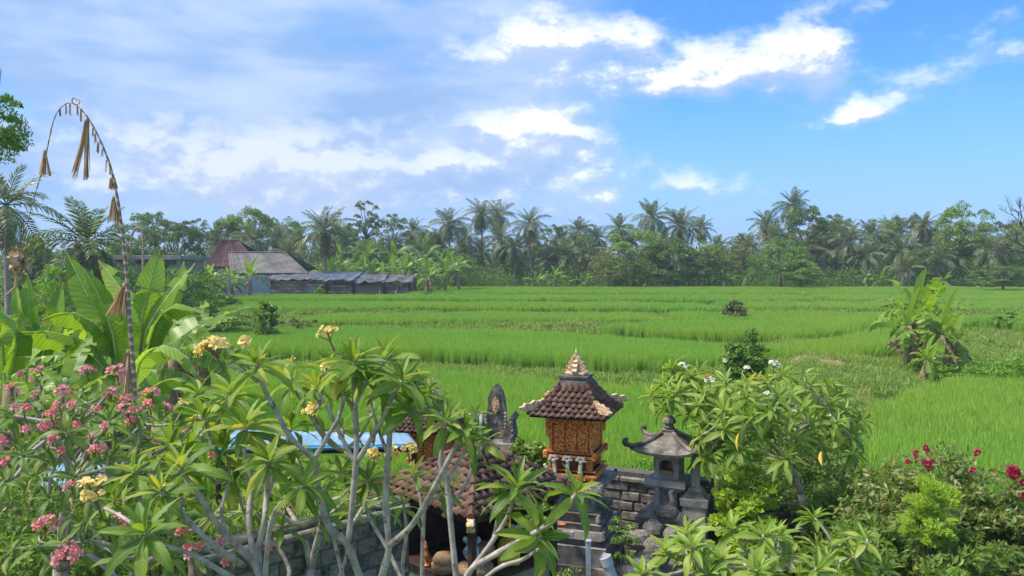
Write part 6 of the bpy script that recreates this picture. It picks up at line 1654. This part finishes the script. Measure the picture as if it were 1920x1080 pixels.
# leaves that can be followed one by one in the photo: built along their own midribs
def leaf_along(root, pts, wpx, side, seed, fold=.15, tears=10, n=26):
    r = random.Random(seed); B = root.location; Pn = [P(*p) for p in pts]; path = smoothpath(Pn, 8); L_ = [0]
    for a, b in zip(path, path[1:]): L_.append(L_[-1] + (b - a).length)
    def at(t):
        d = t * L_[-1]
        for k in range(len(path) - 1):
            if L_[k + 1] >= d: return path[k].lerp(path[k + 1], (d - L_[k]) / max(1e-6, L_[k + 1] - L_[k]))
        return path[-1]
    W = pxs(wpx, pts[0][2]); side = Vector(side).normalized(); V = []; F = []; UV = []
    for sd in (-1, 1):
        cut = set(r.sample(range(3, n - 1), tears // 2)); dr = 0.0; prev = None
        def row(i, dr):
            t = i / n; p = at(t); tg = (at(min(1, t + .02)) - at(max(0, t - .02))).normalized(); s = (side - tg * side.dot(tg)).normalized(); nn = s.cross(tg).normalized()
            if nn.z < 0: nn = -nn
            w = W * bprof(t) / 2; o = []
            for k in range(3):
                q = k / 2; o.append((p + s * sd * q * w * (1 - .2 * abs(dr)) + nn * (fold * q * w) - Vector((0, 0, 1)) * (dr * q * q * w) + nn * .05 * w * q * sin(i * 1.7 + sd), (t, .5 + sd * q * .5)))
            return o
        for i in range(n + 1):
            c_ = row(i, dr); b_ = len(V)
            for p, u in c_: V.append(tuple(p - B)); UV.append(u)
            if prev is not None:
                for k in range(2): F.append((prev + k, prev + k + 1, b_ + k + 1, b_ + k))
            prev = b_
            if i in cut:
                dr = r.uniform(0, .55); c_ = row(i, dr); b_ = len(V)
                for k, (p, u) in enumerate(c_): V.append(tuple(p - B + (at(min(1, i / n + .02)) - at(i / n)) * .35 * k)); UV.append(u)
                prev = b_
    link('leaf', np_mesh('banana_leaf_long', V, np.array(F), M_ban, UV, smooth=True), root)
    mb = MB(); mb.tube([p - B for p in path[::4] + [path[-1]]], [W * .045 * (1 - .85 * k / (len(path[::4]))) + .002 for k in range(len(path[::4]) + 1)], 5); mb.build('midrib', M_rib, root)
HERO = [  # plant, midrib, width px, side vector, fold
 (0, [(215, 700, 12.4), (212, 640, 12.3), (165, 555, 12.2), (124, 472, 12.3)], 50, (1, .5, -.2), .2), (0, [(218, 700, 12.3), (214, 635, 12.1), (188, 560, 11.9), (157, 503, 11.9)], 54, (1, -.4, .1), .25),
 (0, [(212, 690, 12.4), (200, 630, 12.2), (140, 587, 12.0), (78, 600, 11.8)], 62, (.1, 1, -.55), -.5), (0, [(205, 700, 12.3), (175, 650, 12.0), (90, 622, 11.6), (-15, 632, 11.3)], 66, (.1, 1, -.6), -.5),
 (0, [(222, 700, 12.3), (228, 640, 12.2), (236, 590, 12.2), (232, 560, 12.3)], 60, (1, .2, 0), .2), (0, [(210, 710, 12.3), (185, 680, 12.0), (150, 660, 11.8), (118, 690, 11.6)], 56, (.1, 1, -.5), -.4), (0, [(222, 710, 12.3), (190, 690, 11.9), (195, 740, 11.5)], 50, (1, .3, -.2), -.2),
 (3, [(262, 690, 15.3), (262, 620, 15.2), (280, 540, 15.2), (302, 464, 15.4)], 52, (1, .4, 0), .2), (3, [(268, 690, 15.3), (275, 620, 15.2), (320, 550, 15.2), (366, 494, 15.5)], 56, (1, -.3, .6), .1),
 (3, [(264, 690, 15.3), (262, 620, 15.3), (225, 540, 15.6), (184, 488, 15.8)], 44, (1, .4, .6), .1), (3, [(270, 690, 15.3), (290, 610, 15.1), (330, 570, 15.0), (378, 588, 14.9)], 44, (.1, 1, -.5), -.5), (3, [(268, 690, 15.3), (300, 600, 15.4), (335, 530, 15.8), (345, 490, 16)], 40, (1, .2, .2), .1),
 (7, [(250, 760, 10.2), (262, 680, 10.2), (306, 648, 10.1), (352, 672, 10.0), (380, 722, 10.0)], 52, (.1, 1, -.6), -.45), (7, [(262, 770, 10.2), (290, 728, 10.1), (335, 708, 10.0), (400, 738, 9.9)], 44, (.1, 1, -.6), -.45),
 (1, [(70, 700, 13.4), (66, 650, 13.4), (56, 580, 13.4), (52, 512, 13.5)], 34, (1, .3, 0), .5), (1, [(72, 700, 13.4), (60, 650, 13.3), (36, 590, 13.3), (30, 525, 13.4)], 32, (1, -.3, 0), .3), (1, [(74, 700, 13.4), (85, 640, 13.3), (105, 580, 13.3), (118, 530, 13.4)], 36, (1, .2, .2), .3),
 (2, [(10, 720, 11.5), (5, 660, 11.4), (-2, 600, 11.3), (-30, 560, 11.2)], 50, (1, .3, .1), .1), (2, [(15, 720, 11.5), (30, 650, 11.3), (20, 600, 11.2), (-20, 575, 11.0)], 50, (.3, 1, -.4), -.4),
 (4, [(150, 690, 16.8), (152, 620, 16.8), (165, 560, 16.8), (172, 505, 17)], 36, (1, .3, 0), .2), (4, [(152, 690, 16.8), (165, 620, 16.7), (200, 575, 16.6), (232, 560, 16.6)], 36, (.4, 1, -.2), -.2),
]
LB = [ # px of base, Y, stem top py, leaf list (azimuth deg, elevation deg, length, kind)
 (215, 12.5, 700, [(100, 80, 2.2, 0), (60, 70, 2.0, 0), (190, 28, 2.3, 2), (200, 45, 1.9, 1), (20, 66, 2.0, 0), (-20, 20, 2.0, 2), (150, 62, 1.9, 0), (270, 35, 1.5, 1), (240, 55, 1.3, 1), (330, 40, 1.6, 1)], 'banana plant with huge drooping leaves at the left, behind the blossoms'),
 (70, 13.5, 690, [(90, 84, 2.0, 3), (60, 78, 2.1, 0), (120, 70, 1.9, 0), (180, 25, 1.9, 2), (0, 35, 2.0, 1), (230, 40, 1.6, 1), (300, 50, 1.5, 1), (30, 60, 1.9, 0)], 'banana plant with upright pale leaves near the left edge'),
 (10, 11.5, 720, [(90, 80, 1.9, 0), (20, 40, 2.2, 1), (-10, 22, 2.2, 2), (160, 60, 1.8, 0), (320, 35, 1.5, 1), (60, 65, 1.7, 0)], 'banana plant cut by the left edge of the photo'),
 (270, 15.5, 690, [(80, 78, 2.6, 0), (50, 62, 2.7, 0), (15, 52, 2.6, 0), (130, 55, 2.3, 1), (-10, 25, 2.4, 2), (170, 40, 2.0, 1), (240, 30, 1.5, 2), (300, 45, 1.8, 1), (30, 35, 2.4, 1)], 'tall banana plant right of the penjor pole with leaves fanning to the right'),
 (150, 17.0, 670, [(90, 82, 2.3, 0), (120, 70, 2.2, 0), (40, 66, 2.4, 0), (170, 35, 2.0, 1), (0, 40, 2.1, 1), (300, 40, 1.6, 1), (220, 50, 1.7, 1)], 'banana plant behind the two big ones at the left'),
 (320, 19.0, 655, [(80, 75, 2.3, 1), (20, 40, 2.4, 2), (0, 20, 2.2, 2), (160, 45, 2.1, 2), (190, 20, 1.9, 2), (50, 60, 2.2, 1), (270, 30, 1.6, 1), (120, 65, 2.0, 0)], 'ragged banana plant with shaggy brown stem at the corner of the wide terrace'),
 (365, 21.0, 640, [(60, 60, 2.0, 1), (10, 30, 2.1, 2), (-15, 15, 2.0, 2), (140, 50, 1.9, 2), (200, 30, 1.6, 2), (90, 75, 1.8, 0), (300, 30, 1.6, 2)], 'banana plant with drooping tattered leaves over the left end of the wide terrace'),
 (300, 10.0, 790, [(70, 55, 1.0, 1), (15, 35, 1.5, 2), (170, 40, 1.3, 2), (110, 60, 1.2, 1), (300, 40, 1.0, 1), (-5, 60, 1.3, 1)], 'young banana plant with a yellow edged arching leaf below the penjor tassels'),
 (120, 10.5, 740, [(90, 75, 1.3, 0), (30, 50, 1.5, 1), (150, 50, 1.4, 1), (200, 25, 1.3, 2), (330, 30, 1.3, 2), (270, 40, 1.0, 1)], 'banana plant directly behind the pink blossoms at the left'),
]
LB = [(px, Y, py, [(a, e - (9 if e > 60 else 4), l * (1.0 if i_ in (3, 4) else .88), k) for a, e, l, k in lv], lab) for i_, (px, Y, py, lv, lab) in enumerate(LB)]
for i, (px, Y, py, lv, lab) in enumerate(LB):
    x = (px - 960) / FPX * Y; zb = zat(x, Y); h = P(px, py, Y).z - zb
    if i in (0, 1, 3): lv = [q for q in lv if q[1] < 50][:3]
    elif i in (2, 4, 7): lv = lv[2:6]
    r_b = banana(x, Y, h, 2.0, 800 + i, lab, 'banana plants of the left foreground', dry=(5 if i in (5, 6) else 2), leaves=[(R(a), e, l, k) for a, e, l, k in lv], r0=.15 if i not in (5, 6) else .2)
    for k, hl in enumerate(HERO):
        if hl[0] == i: leaf_along(r_b, hl[1], hl[2], hl[3], 60 + k, hl[4])
# ================================================================ penjor: arched bamboo pole with dried ornaments
M_bam = None
m, nt, b, out = newmat('wrapped_bamboo'); t = NT(nt); uv = t.n('ShaderNodeUVMap'); sp = t.n('ShaderNodeSeparateXYZ'); t.l(uv.outputs[0], sp.inputs[0])
w_ = t.math('SINE', t.math('ADD', t.math('MULTIPLY', sp.outputs[1], 62), t.math('MULTIPLY', t.noise(9, 3), 5)))
c = t.mix(t.ramp(w_, [(.35, (0, 0, 0)), (.6, (1, 1, 1))]), (.34, .20, .12), (.62, .50, .36)); t.l(c, b.inputs['Base Color']); b.inputs['Roughness'].default_value = .8; t.bump(w_, .5, .006, b); M_bam = m
M_dry = leafmat('dried_palm_leaf', [(0, (.46, .25, .12)), (.5, (.66, .42, .23)), (1, (.80, .60, .38))], trans=.15, rough=.8, tcol=(1, .9, .6))
YP = 9.0
pth = [(262, 1000), (256, 860), (253, 740), (245, 620), (236, 500), (226, 410), (213, 335), (196, 282), (172, 232), (150, 203), (132, 193), (116, 200), (102, 222), (92, 262), (82, 310), (70, 350), (60, 385), (50, 425), (44, 455)]
pp = [P(x, y, YP) for x, y in pth]; pb = Vector((pp[0].x + .01, YP, 0))
pj = empty('penjor_pole', pb, 0, 'tall arched bamboo penjor pole with dried tassels at the left', 'penjor')
rad = [.030, .028, .026, .024, .021, .018, .015, .012, .009, .007, .006, .006, .006, .007, .007, .006, .006, .005, .005]
mb = MB(); sp_ = smoothpath([Vector((pb.x, YP, -.1))] + pp, 5); rr = [.032] + rad; rl = []
for i in range(len(sp_)):
    f = i / 5; k = int(min(f, len(rr) - 1)); k2 = min(k + 1, len(rr) - 1); rl.append((rr[k] + (rr[k2] - rr[k]) * (f - k)) * (1 + .12 * ((i * 7) % 3 - 1)))
mb.tube([p - pb for p in sp_], rl, 8); mb.build('pole', M_bam, pj, smooth=True)
def tassel(px, py, w0, w1, ln, n, seed, name='tassel', lean=0.0, knot=True, split=None):
    """bundle of dried strips hanging from the pole; px sizes"""
    r = random.Random(seed); o = P(px, py, YP); mb = MB(); s = YP / FPX
    for i in range(n):
        a = r.uniform(-1, 1); dx = a * w1 * s * .5 + lean * s
        if split: dx = (r.choice(split) + r.uniform(-1, 1) * 3) * s
        l = ln * s * r.uniform(.8, 1.0); dy = r.uniform(-1, 1) * w1 * s * .4; x0 = a * w0 * s * .5; w = r.uniform(.004, .009)
        p0 = Vector((x0, 0, 0)); p1 = Vector((x0 * .5 + dx * .45, dy * .5, -l * .5)); p2 = Vector((dx, dy, -l))
        sd = Vector((cos(i), sin(i), 0)) * w
        V = [p0 - sd, p0 + sd, p1 + sd, p1 - sd, p2 + sd * .7, p2 - sd * .7]; mb.add([tuple(v + (o - pb)) for v in V], [(0, 1, 2, 3), (3, 2, 4, 5)])
    if knot: mb.ball(tuple(o - pb), .018, 7, 5, sc3=(1, 1, 1.6))
    mb.build(name, M_dry, pj)
tassel(84, 285, 4, 22, 46, 34, 1); tassel(163, 226, 8, 10, 112, 60, 2, split=(-26, -22, -5, 0, -2)); tassel(213, 372, 4, 22, 48, 40, 3); tassel(233, 535, 6, 40, 62, 60, 4, lean=-14); tassel(240, 660, 6, 34, 90, 50, 5, lean=-6)
tassel(211, 334, 8, 14, 22, 26, 6); tassel(184, 270, 3, 6, 18, 12, 7); tassel(236, 475, 8, 10, 16, 14, 9)
for k, (px, py, l) in enumerate(((112, 205, 14), (124, 196, 20), (131, 195, 22), (145, 200, 18), (152, 205, 24), (174, 240, 16), (178, 250, 20), (192, 280, 14), (200, 300, 26), (206, 312, 18), (96, 240, 16))):
    tassel(px, py, 1, 4, l, 4, 20 + k, 'hanging_strip', knot=False)
mb = MB(); o = P(138, 189, YP) - pb; mb.tube([(o.x + .035 * cos(a), o.y + .01 * a, o.z + .035 * sin(a)) for a in [i * .55 for i in range(14)]], .007, 5); mb.build('top_curl', M_dry, pj)
mb = MB(); o = P(32, 487, YP) - pb; r = random.Random(4)   # crumpled dried bouquet on the tail end
for i in range(150):
    d = Vector((r.gauss(0, 1), r.gauss(0, 1), r.gauss(0, 1))).normalized(); p_ = o + Vector((d.x * .075, d.y * .075, d.z * .13 - .02)) * r.uniform(.5, 1.1); s_ = Vector((r.gauss(0, 1), r.gauss(0, 1), r.gauss(0, 1))).normalized() * .04; t_ = d.cross(s_).normalized() * .035
    mb.add([tuple(p_ - s_), tuple(p_ + t_ + d * .01), tuple(p_ + s_), tuple(p_ - t_)], [(0, 1, 2, 3)])
mb.tube([o + Vector((0, 0, .16)), o, o - Vector((.02, 0, .30)), o - Vector((.16, 0, .42))], [.01, .02, .016, .012], 6)
mb.build('dried_bouquet', M_dry, pj)
pj2q = P(262, 470, 34); pj2 = empty('penjor_pole', (pj2q.x, 34, .4), 0, 'small distant penjor pole with drooping tip above the flat grey roof', 'penjor')
pts = [P(x, y, 34) - Vector((pj2q.x, 34, .4)) for x, y in ((268, 560), (268, 500), (268, 445), (264, 430), (256, 428), (248, 440), (245, 465))]
mb = MB(); mb.tube(smoothpath(pts, 3), .05, 6); mb.build('pole', M_bam, pj2)

# ================================================================ garden shrubs
def shrub(name, px, py, Y, rp, hp, mat, nclump, nleaf, leafm, seed, label, cat='shrub', asp=.45, flat=.5, droop=0.2, clr=.26, hollow=.5, group=None, depth=1.0, low=-1.0, grounded=True):
    """leafy bush centred at a pixel; rp, hp = half width and half height in pixels"""
    q = P(px, py, Y); rx, rz = pxs(rp, Y), pxs(hp, Y); g = zat(q.x, q.y)
    if grounded:
        top = q.z + rz; k_ = (top - g) / 2 / rz; rz = (top - g) / 2; q.z = g + rz * .98; nleaf = int(nleaf * min(1.8, max(1, k_))); nclump = int(nclump * min(1.8, max(1, k_)))
    root = empty(name, (q.x, q.y, g), 0, label, cat, group)
    me, C = crown_mesh(name + '_foliage', mat, nclump, nleaf, leafm, seed, shape=(rx, rx * depth, rz), clr=clr * 1.25 * min(rx, rz), hollow=hollow * .75, aspect=asp, flat=flat, droop=droop, low=low, dome=.35)
    link('foliage', me, root, M=Matrix.Translation((0, 0, q.z - g)))
    mb = MB(); rr = random.Random(seed)
    for i in range(7):
        c = Vector(C[i]); e = Vector((c.x * .8, c.y * .8, q.z - g + c.z * .8)); mb.tube([(rr.uniform(-.08, .08), rr.uniform(-.08, .08), -.05), (e.x * .4, e.y * .4, (q.z - g) * .5), e], [.022, .016, .005], 5)
    mb.build('stem', M_bark, root); return root
F_deep = fol('deep', [(0, (.10, .17, .03)), (.5, (.18, .27, .05)), (1, (.29, .38, .08))], trans=.38, rough=.45, spec=.35)
F_lime = fol('lime', [(0, (.26, .40, .04)), (.5, (.40, .54, .06)), (1, (.58, .66, .12))], trans=.4)
F_vine = fol('vine', [(0, (.20, .36, .03)), (.5, (.36, .50, .04)), (1, (.62, .62, .06))], trans=.4)
F_boug = fol('bougainvillea', [(0, (.13, .19, .04)), (.45, (.21, .30, .06)), (.85, (.34, .38, .11)), (1, (.42, .28, .14))], trans=.38, rough=.4, spec=.45)
F_herb = fol('herb', [(0, (.12, .26, .03)), (.5, (.20, .38, .04)), (1, (.34, .48, .06))], trans=.38)
shrub('bougainvillea', 1750, 975, 8.8, 165, 128, F_boug, 120, 17000, .085, 61, 'large bougainvillea bush with magenta flowers at the right', asp=.36, droop=.5, clr=.22)
shrub('bougainvillea', 1885, 985, 8.2, 95, 105, F_boug, 70, 9000, .085, 62, 'bougainvillea at the bottom right corner of the photo', asp=.36, droop=.5, clr=.24)
shrub('evergreen_shrub', 1600, 950, 9.7, 90, 60, F_deep, 60, 9000, .065, 63, 'dark evergreen bush between the white blossomed frangipani and the bougainvillea')
shrub('evergreen_shrub', 1640, 1040, 7.9, 110, 70, F_deep, 60, 8000, .085, 64, 'dark leafy bush under the lime green shrub at the bottom right', asp=.35)
shrub('evergreen_shrub', 1820, 1070, 7.2, 120, 70, F_deep, 60, 8000, .095, 65, 'glossy dark bush at the bottom edge right of the lime shrub', asp=.35)
shrub('golden_vine', 1395, 900, 9.7, 62, 52, F_vine, 50, 2600, .085, 66, 'bright yellow green vine bush right of the grey stone post', asp=.8, flat=.2)
shrub('lime_shrub', 1738, 985, 7.5, 54, 36, F_lime, 60, 7500, .05, 67, 'bright lime feathery shrub before the bougainvillea', asp=.22, clr=.32, droop=-.3, grounded=False)
shrub('lime_shrub', 1745, 935, 7.5, 40, 42, F_lime, 40, 4200, .05, 68, 'top spray of lime foliage pointing up before the bougainvillea', asp=.22, clr=.3, droop=-.6, grounded=False)
shrub('lime_shrub', 1770, 1065, 6.6, 55, 30, F_herb, 30, 3000, .05, 69, 'dull yellow green feathery shrub at the bottom edge right', asp=.25, clr=.3)
shrub('leafy_shrub', 985, 850, 10.9, 42, 48, F_mid, 40, 2600, .08, 70, 'leafy green bush left of the gilded shrine body', asp=.6)
shrub('leafy_shrub', 1400, 652, 25, 42, 30, F_fresh, 40, 3000, .14, 71, 'bushy shrub with reddish tips standing alone before the terraces', asp=.5)
shrub('leafy_shrub', 500, 585, 40, 22, 24, F_mid, 24, 1800, .2, 72, 'dark round bush on the terrace edge left of the middle')
shrub('leafy_shrub', 600, 545, 76, 11, 12, F_herb, 16, 900, .22, 73, 'small light green bush before the shed wall')
shrub('leafy_shrub', 1375, 572, 52, 22, 10, F_olive, 16, 900, .25, 74, 'low brownish bush on the far bank right of the middle')
shrub('leafy_shrub', 95, 540, 24, 60, 45, F_herb, 50, 6000, .12, 75, 'soft pale green bush behind the upright banana leaves at left', asp=.3)
shrub('leafy_shrub', 330, 500, 62, 60, 14, F_mid, 30, 3000, .3, 76, 'hedge like bush on the flat roofed house side')
shrub('garden_bush', 60, 1000, 7.6, 150, 120, F_mid, 90, 9000, .06, 77, 'green small leaved bush under the pink frangipani at the left')
shrub('garden_bush', 290, 960, 8.2, 120, 90, F_mid, 70, 6000, .06, 78, 'green bush under the frangipani left of the block wall')
shrub('garden_bush', 640, 880, 9.0, 90, 45, F_mid, 50, 3600, .07, 79, 'low green bush before the blue roof sheet')
shrub('garden_bush', 1170, 980, 9.0, 30, 34, F_mid, 20, 900, .05, 80, 'small green plant growing from the pedestal stones')
shrub('garden_bush', 1190, 880, 11.9, 60, 30, F_herb, 40, 3000, .06, 81, 'yellow green ground bush between the gilded and stone shrines', asp=.4)
shrub('garden_bush', 1080, 1072, 7.6, 60, 16, F_lime, 20, 900, .035, 82, 'little lime tipped herb at the bottom edge under the pedestal', asp=.3)
shrub('garden_bush', 1500, 900, 11.6, 190, 60, F_deep, 80, 7000, .09, 83, 'dark foliage behind the trunk of the white blossomed frangipani')
shrub('garden_bush', 880, 1000, 11.6, 60, 60, F_deep, 30, 2400, .08, 84, 'dark bush behind the tiled pavilion')
shrub('garden_bush', 1880, 672, 26, 60, 14, F_herb, 50, 2500, .12, 85, 'light green bush right of the banana clump on the right bank', asp=.4)
shrub('garden_bush', 1805, 700, 27, 50, 16, F_herb, 40, 3000, .12, 86, 'weedy bush at the foot of the banana clump on the right bank', asp=.4)
shrub('garden_bush', 1910, 600, 44, 50, 16, F_herb, 30, 2400, .2, 87, 'low pale bush at the right edge beyond the banana clump', asp=.4)
shrub('leafy_shrub', 215, 545, 40, 85, 50, F_mid, 60, 7000, .16, 91, 'broad green bush before the flat roofed house, left part')
shrub('leafy_shrub', 350, 550, 42, 60, 52, F_fresh, 50, 6000, .16, 92, 'light green bush before the right corner of the flat roofed house')
shrub('leafy_shrub', 420, 560, 60, 30, 10, F_herb, 24, 1600, .2, 93, 'low bush at the foot of the banana plants by the metal wall')
shrub('leafy_shrub', 560, 605, 44, 60, 8, F_olive, 30, 2400, .14, 94, 'brownish weedy bush along the bank left of the middle', flat=.3)
shrub('leafy_shrub', 440, 600, 42, 60, 12, F_mid, 30, 2400, .14, 95, 'green weedy bush along the bank under the dark round bush')
# overhanging tree at the upper left edge
rtree(-42, 232, 20, 78, 'fresh', 'tree with leafy branches reaching in at the upper left edge', group=None, sz=1.45, zg=.3)
# bougainvillea bracts
BR = []
mb = MB(); r = random.Random(3)
for k in range(14):
    d = Vector((r.gauss(0, 1), r.gauss(0, 1), r.gauss(0, 1) + .3)).normalized(); s_ = d.orthogonal().normalized(); t_ = d.cross(s_); s_ = (s_ * cos(k) + t_ * sin(k)); t_ = d.cross(s_)
    p_ = d * .022; mb.add([tuple(p_ - s_ * .02), tuple(p_ + t_ * .018 + d * .012), tuple(p_ + s_ * .02 + d * .018), tuple(p_ - t_ * .018 + d * .012)], [(0, 1, 2, 3)])
M_mag = leafmat('magenta_bract', [(0, (.42, .015, .09)), (.6, (.58, .03, .14)), (1, (.68, .10, .14))], trans=.35, tcol=(1.3, .6, .9), rough=.5)
bm_me = mb.mesh('blossom', M_mag)
bo = bpy.data.objects['bougainvillea']; bo2 = bpy.data.objects['bougainvillea.001']
for px, py, s in ((1716, 848, 1.0), (1717, 856, .8), (1734, 838, 1.0), (1738, 845, .9), (1737, 869, 1.3), (1742, 878, 1.1), (1746, 866, 1.0), (1731, 864, .8), (1700, 864, .9), (1704, 866, .7), (1831, 848, 1.3), (1824, 880, 1.0), (1820, 884, .7), (1899, 884, 1.9), (1903, 890, 1.5), (1894, 880, 1.3), (1918, 903, 1.3), (1919, 928, 1.1)):
    ro = bo2 if px > 1890 else bo; q = P(px, py, 7.85 if px < 1890 else 7.3); link('blossom', bm_me, ro, M=Matrix.Translation(q - ro.location) @ Matrix.Diagonal((s * .8, s * .8, s * .8, 1)))
for k_, (px, py) in enumerate(((1385, 1070), (1395, 1075), (1420, 1010), (1495, 1035), (1505, 1050), (1510, 1070))):
    q = P(px, py, 7.0); o = link('red_blossom', bm_me, None, M=Matrix.Translation(q) @ Matrix.Diagonal((.9, .9, .9, 1))); tag(o, '%s tiny red blossom from the left between the stems of the low frangipani' % ORD[k_], 'flower', 'red blossoms under the low frangipani')
# bare tree at the right edge
q = P(1945, 420, 40); bt = empty('bare_tree', (q.x, q.y, .5), 0, 'leafless tree reaching in at the right edge above the palms', 'tree'); r = random.Random(9)
def twig(p, d, l, rad_, dep, mb):
    e = p + d * l; m_ = (p + e) / 2 + Vector((r.uniform(-.1, .1), 0, r.uniform(-.08, .08))) * l; mb.tube([p, m_, e], [rad_, rad_ * .8, rad_ * .6], 4)
    if dep:
        for _ in range(3): twig(e if r.random() < .6 else m_, (d + Vector((r.uniform(-.7, .7), r.uniform(-.7, .7), r.uniform(-.35, .7)))).normalized(), l * r.uniform(.55, .8), rad_ * .6, dep - 1, mb)
tb = MB(); tb.tube([(0, 0, -.2), (.1, 0, 2.6), (0, 0, 5.2)], [.22, .17, .12], 7); tb.build('trunk', M_bark, bt)
for d in ((-.8, 0, .25), (-.5, .2, .8), (.2, .1, 1), (.8, 0, .5), (-.9, -.2, -.05)): mb = MB(); twig(Vector((0, 0, 4.8 + r.uniform(-.6, .4))), Vector(d).normalized(), 1.15, .055, 4, mb); mb.build('limb', M_bark, bt)
# ---- ground cover of the garden
gc = [blade_patch('cover%d' % i, .7, 40, 6, [.16, .22, .12][i], .03, .9, M_weed, 90 + i, segs=1, hvar=.5, droop=.5) for i in range(3)]
def cover(name, x0, x1, y0, y1, st, label):
    xs_, ys_ = np.meshgrid(np.arange(x0, x1, st), np.arange(y0, y1, st)); xs_ = (xs_ + nrng.uniform(-.5, .5, xs_.shape) * st).ravel(); ys_ = (ys_ + nrng.uniform(-.5, .5, ys_.shape) * st).ravel()
    z = height(xs_, ys_)[0]; n = len(xs_); rot = np.zeros((n, 3)); rot[:, 2] = nrng.uniform(0, 6.28, n); s = nrng.uniform(.7, 1.4, n)
    scatter(name, np.stack([xs_, ys_, z], -1), rot, np.stack([s] * 3, -1), gc, label, mat=M_weed)
cover('ground_cover', -11, 13, 3, 14.3, .36, 'low leafy ground cover of the garden around the shrines')
# ================================================================ air: faint haze over the far trees
mb = MB(); mb.box((0, 650, 10.5), (2420, 1720, 25))
hm = bpy.data.materials.new('haze'); hm.use_nodes = True; hm.node_tree.nodes.clear()
ho = hm.node_tree.nodes.new('ShaderNodeOutputMaterial'); hv = hm.node_tree.nodes.new('ShaderNodeVolumePrincipled')
hv.inputs['Color'].default_value = (.80, .90, 1, 1); hv.inputs['Density'].default_value = HAZE
hm.node_tree.links.new(hv.outputs[0], ho.inputs['Volume'])
haze = mb.build('haze', hm); tag(haze, 'thin bluish haze in the air over the fields', None, None, 'stuff')
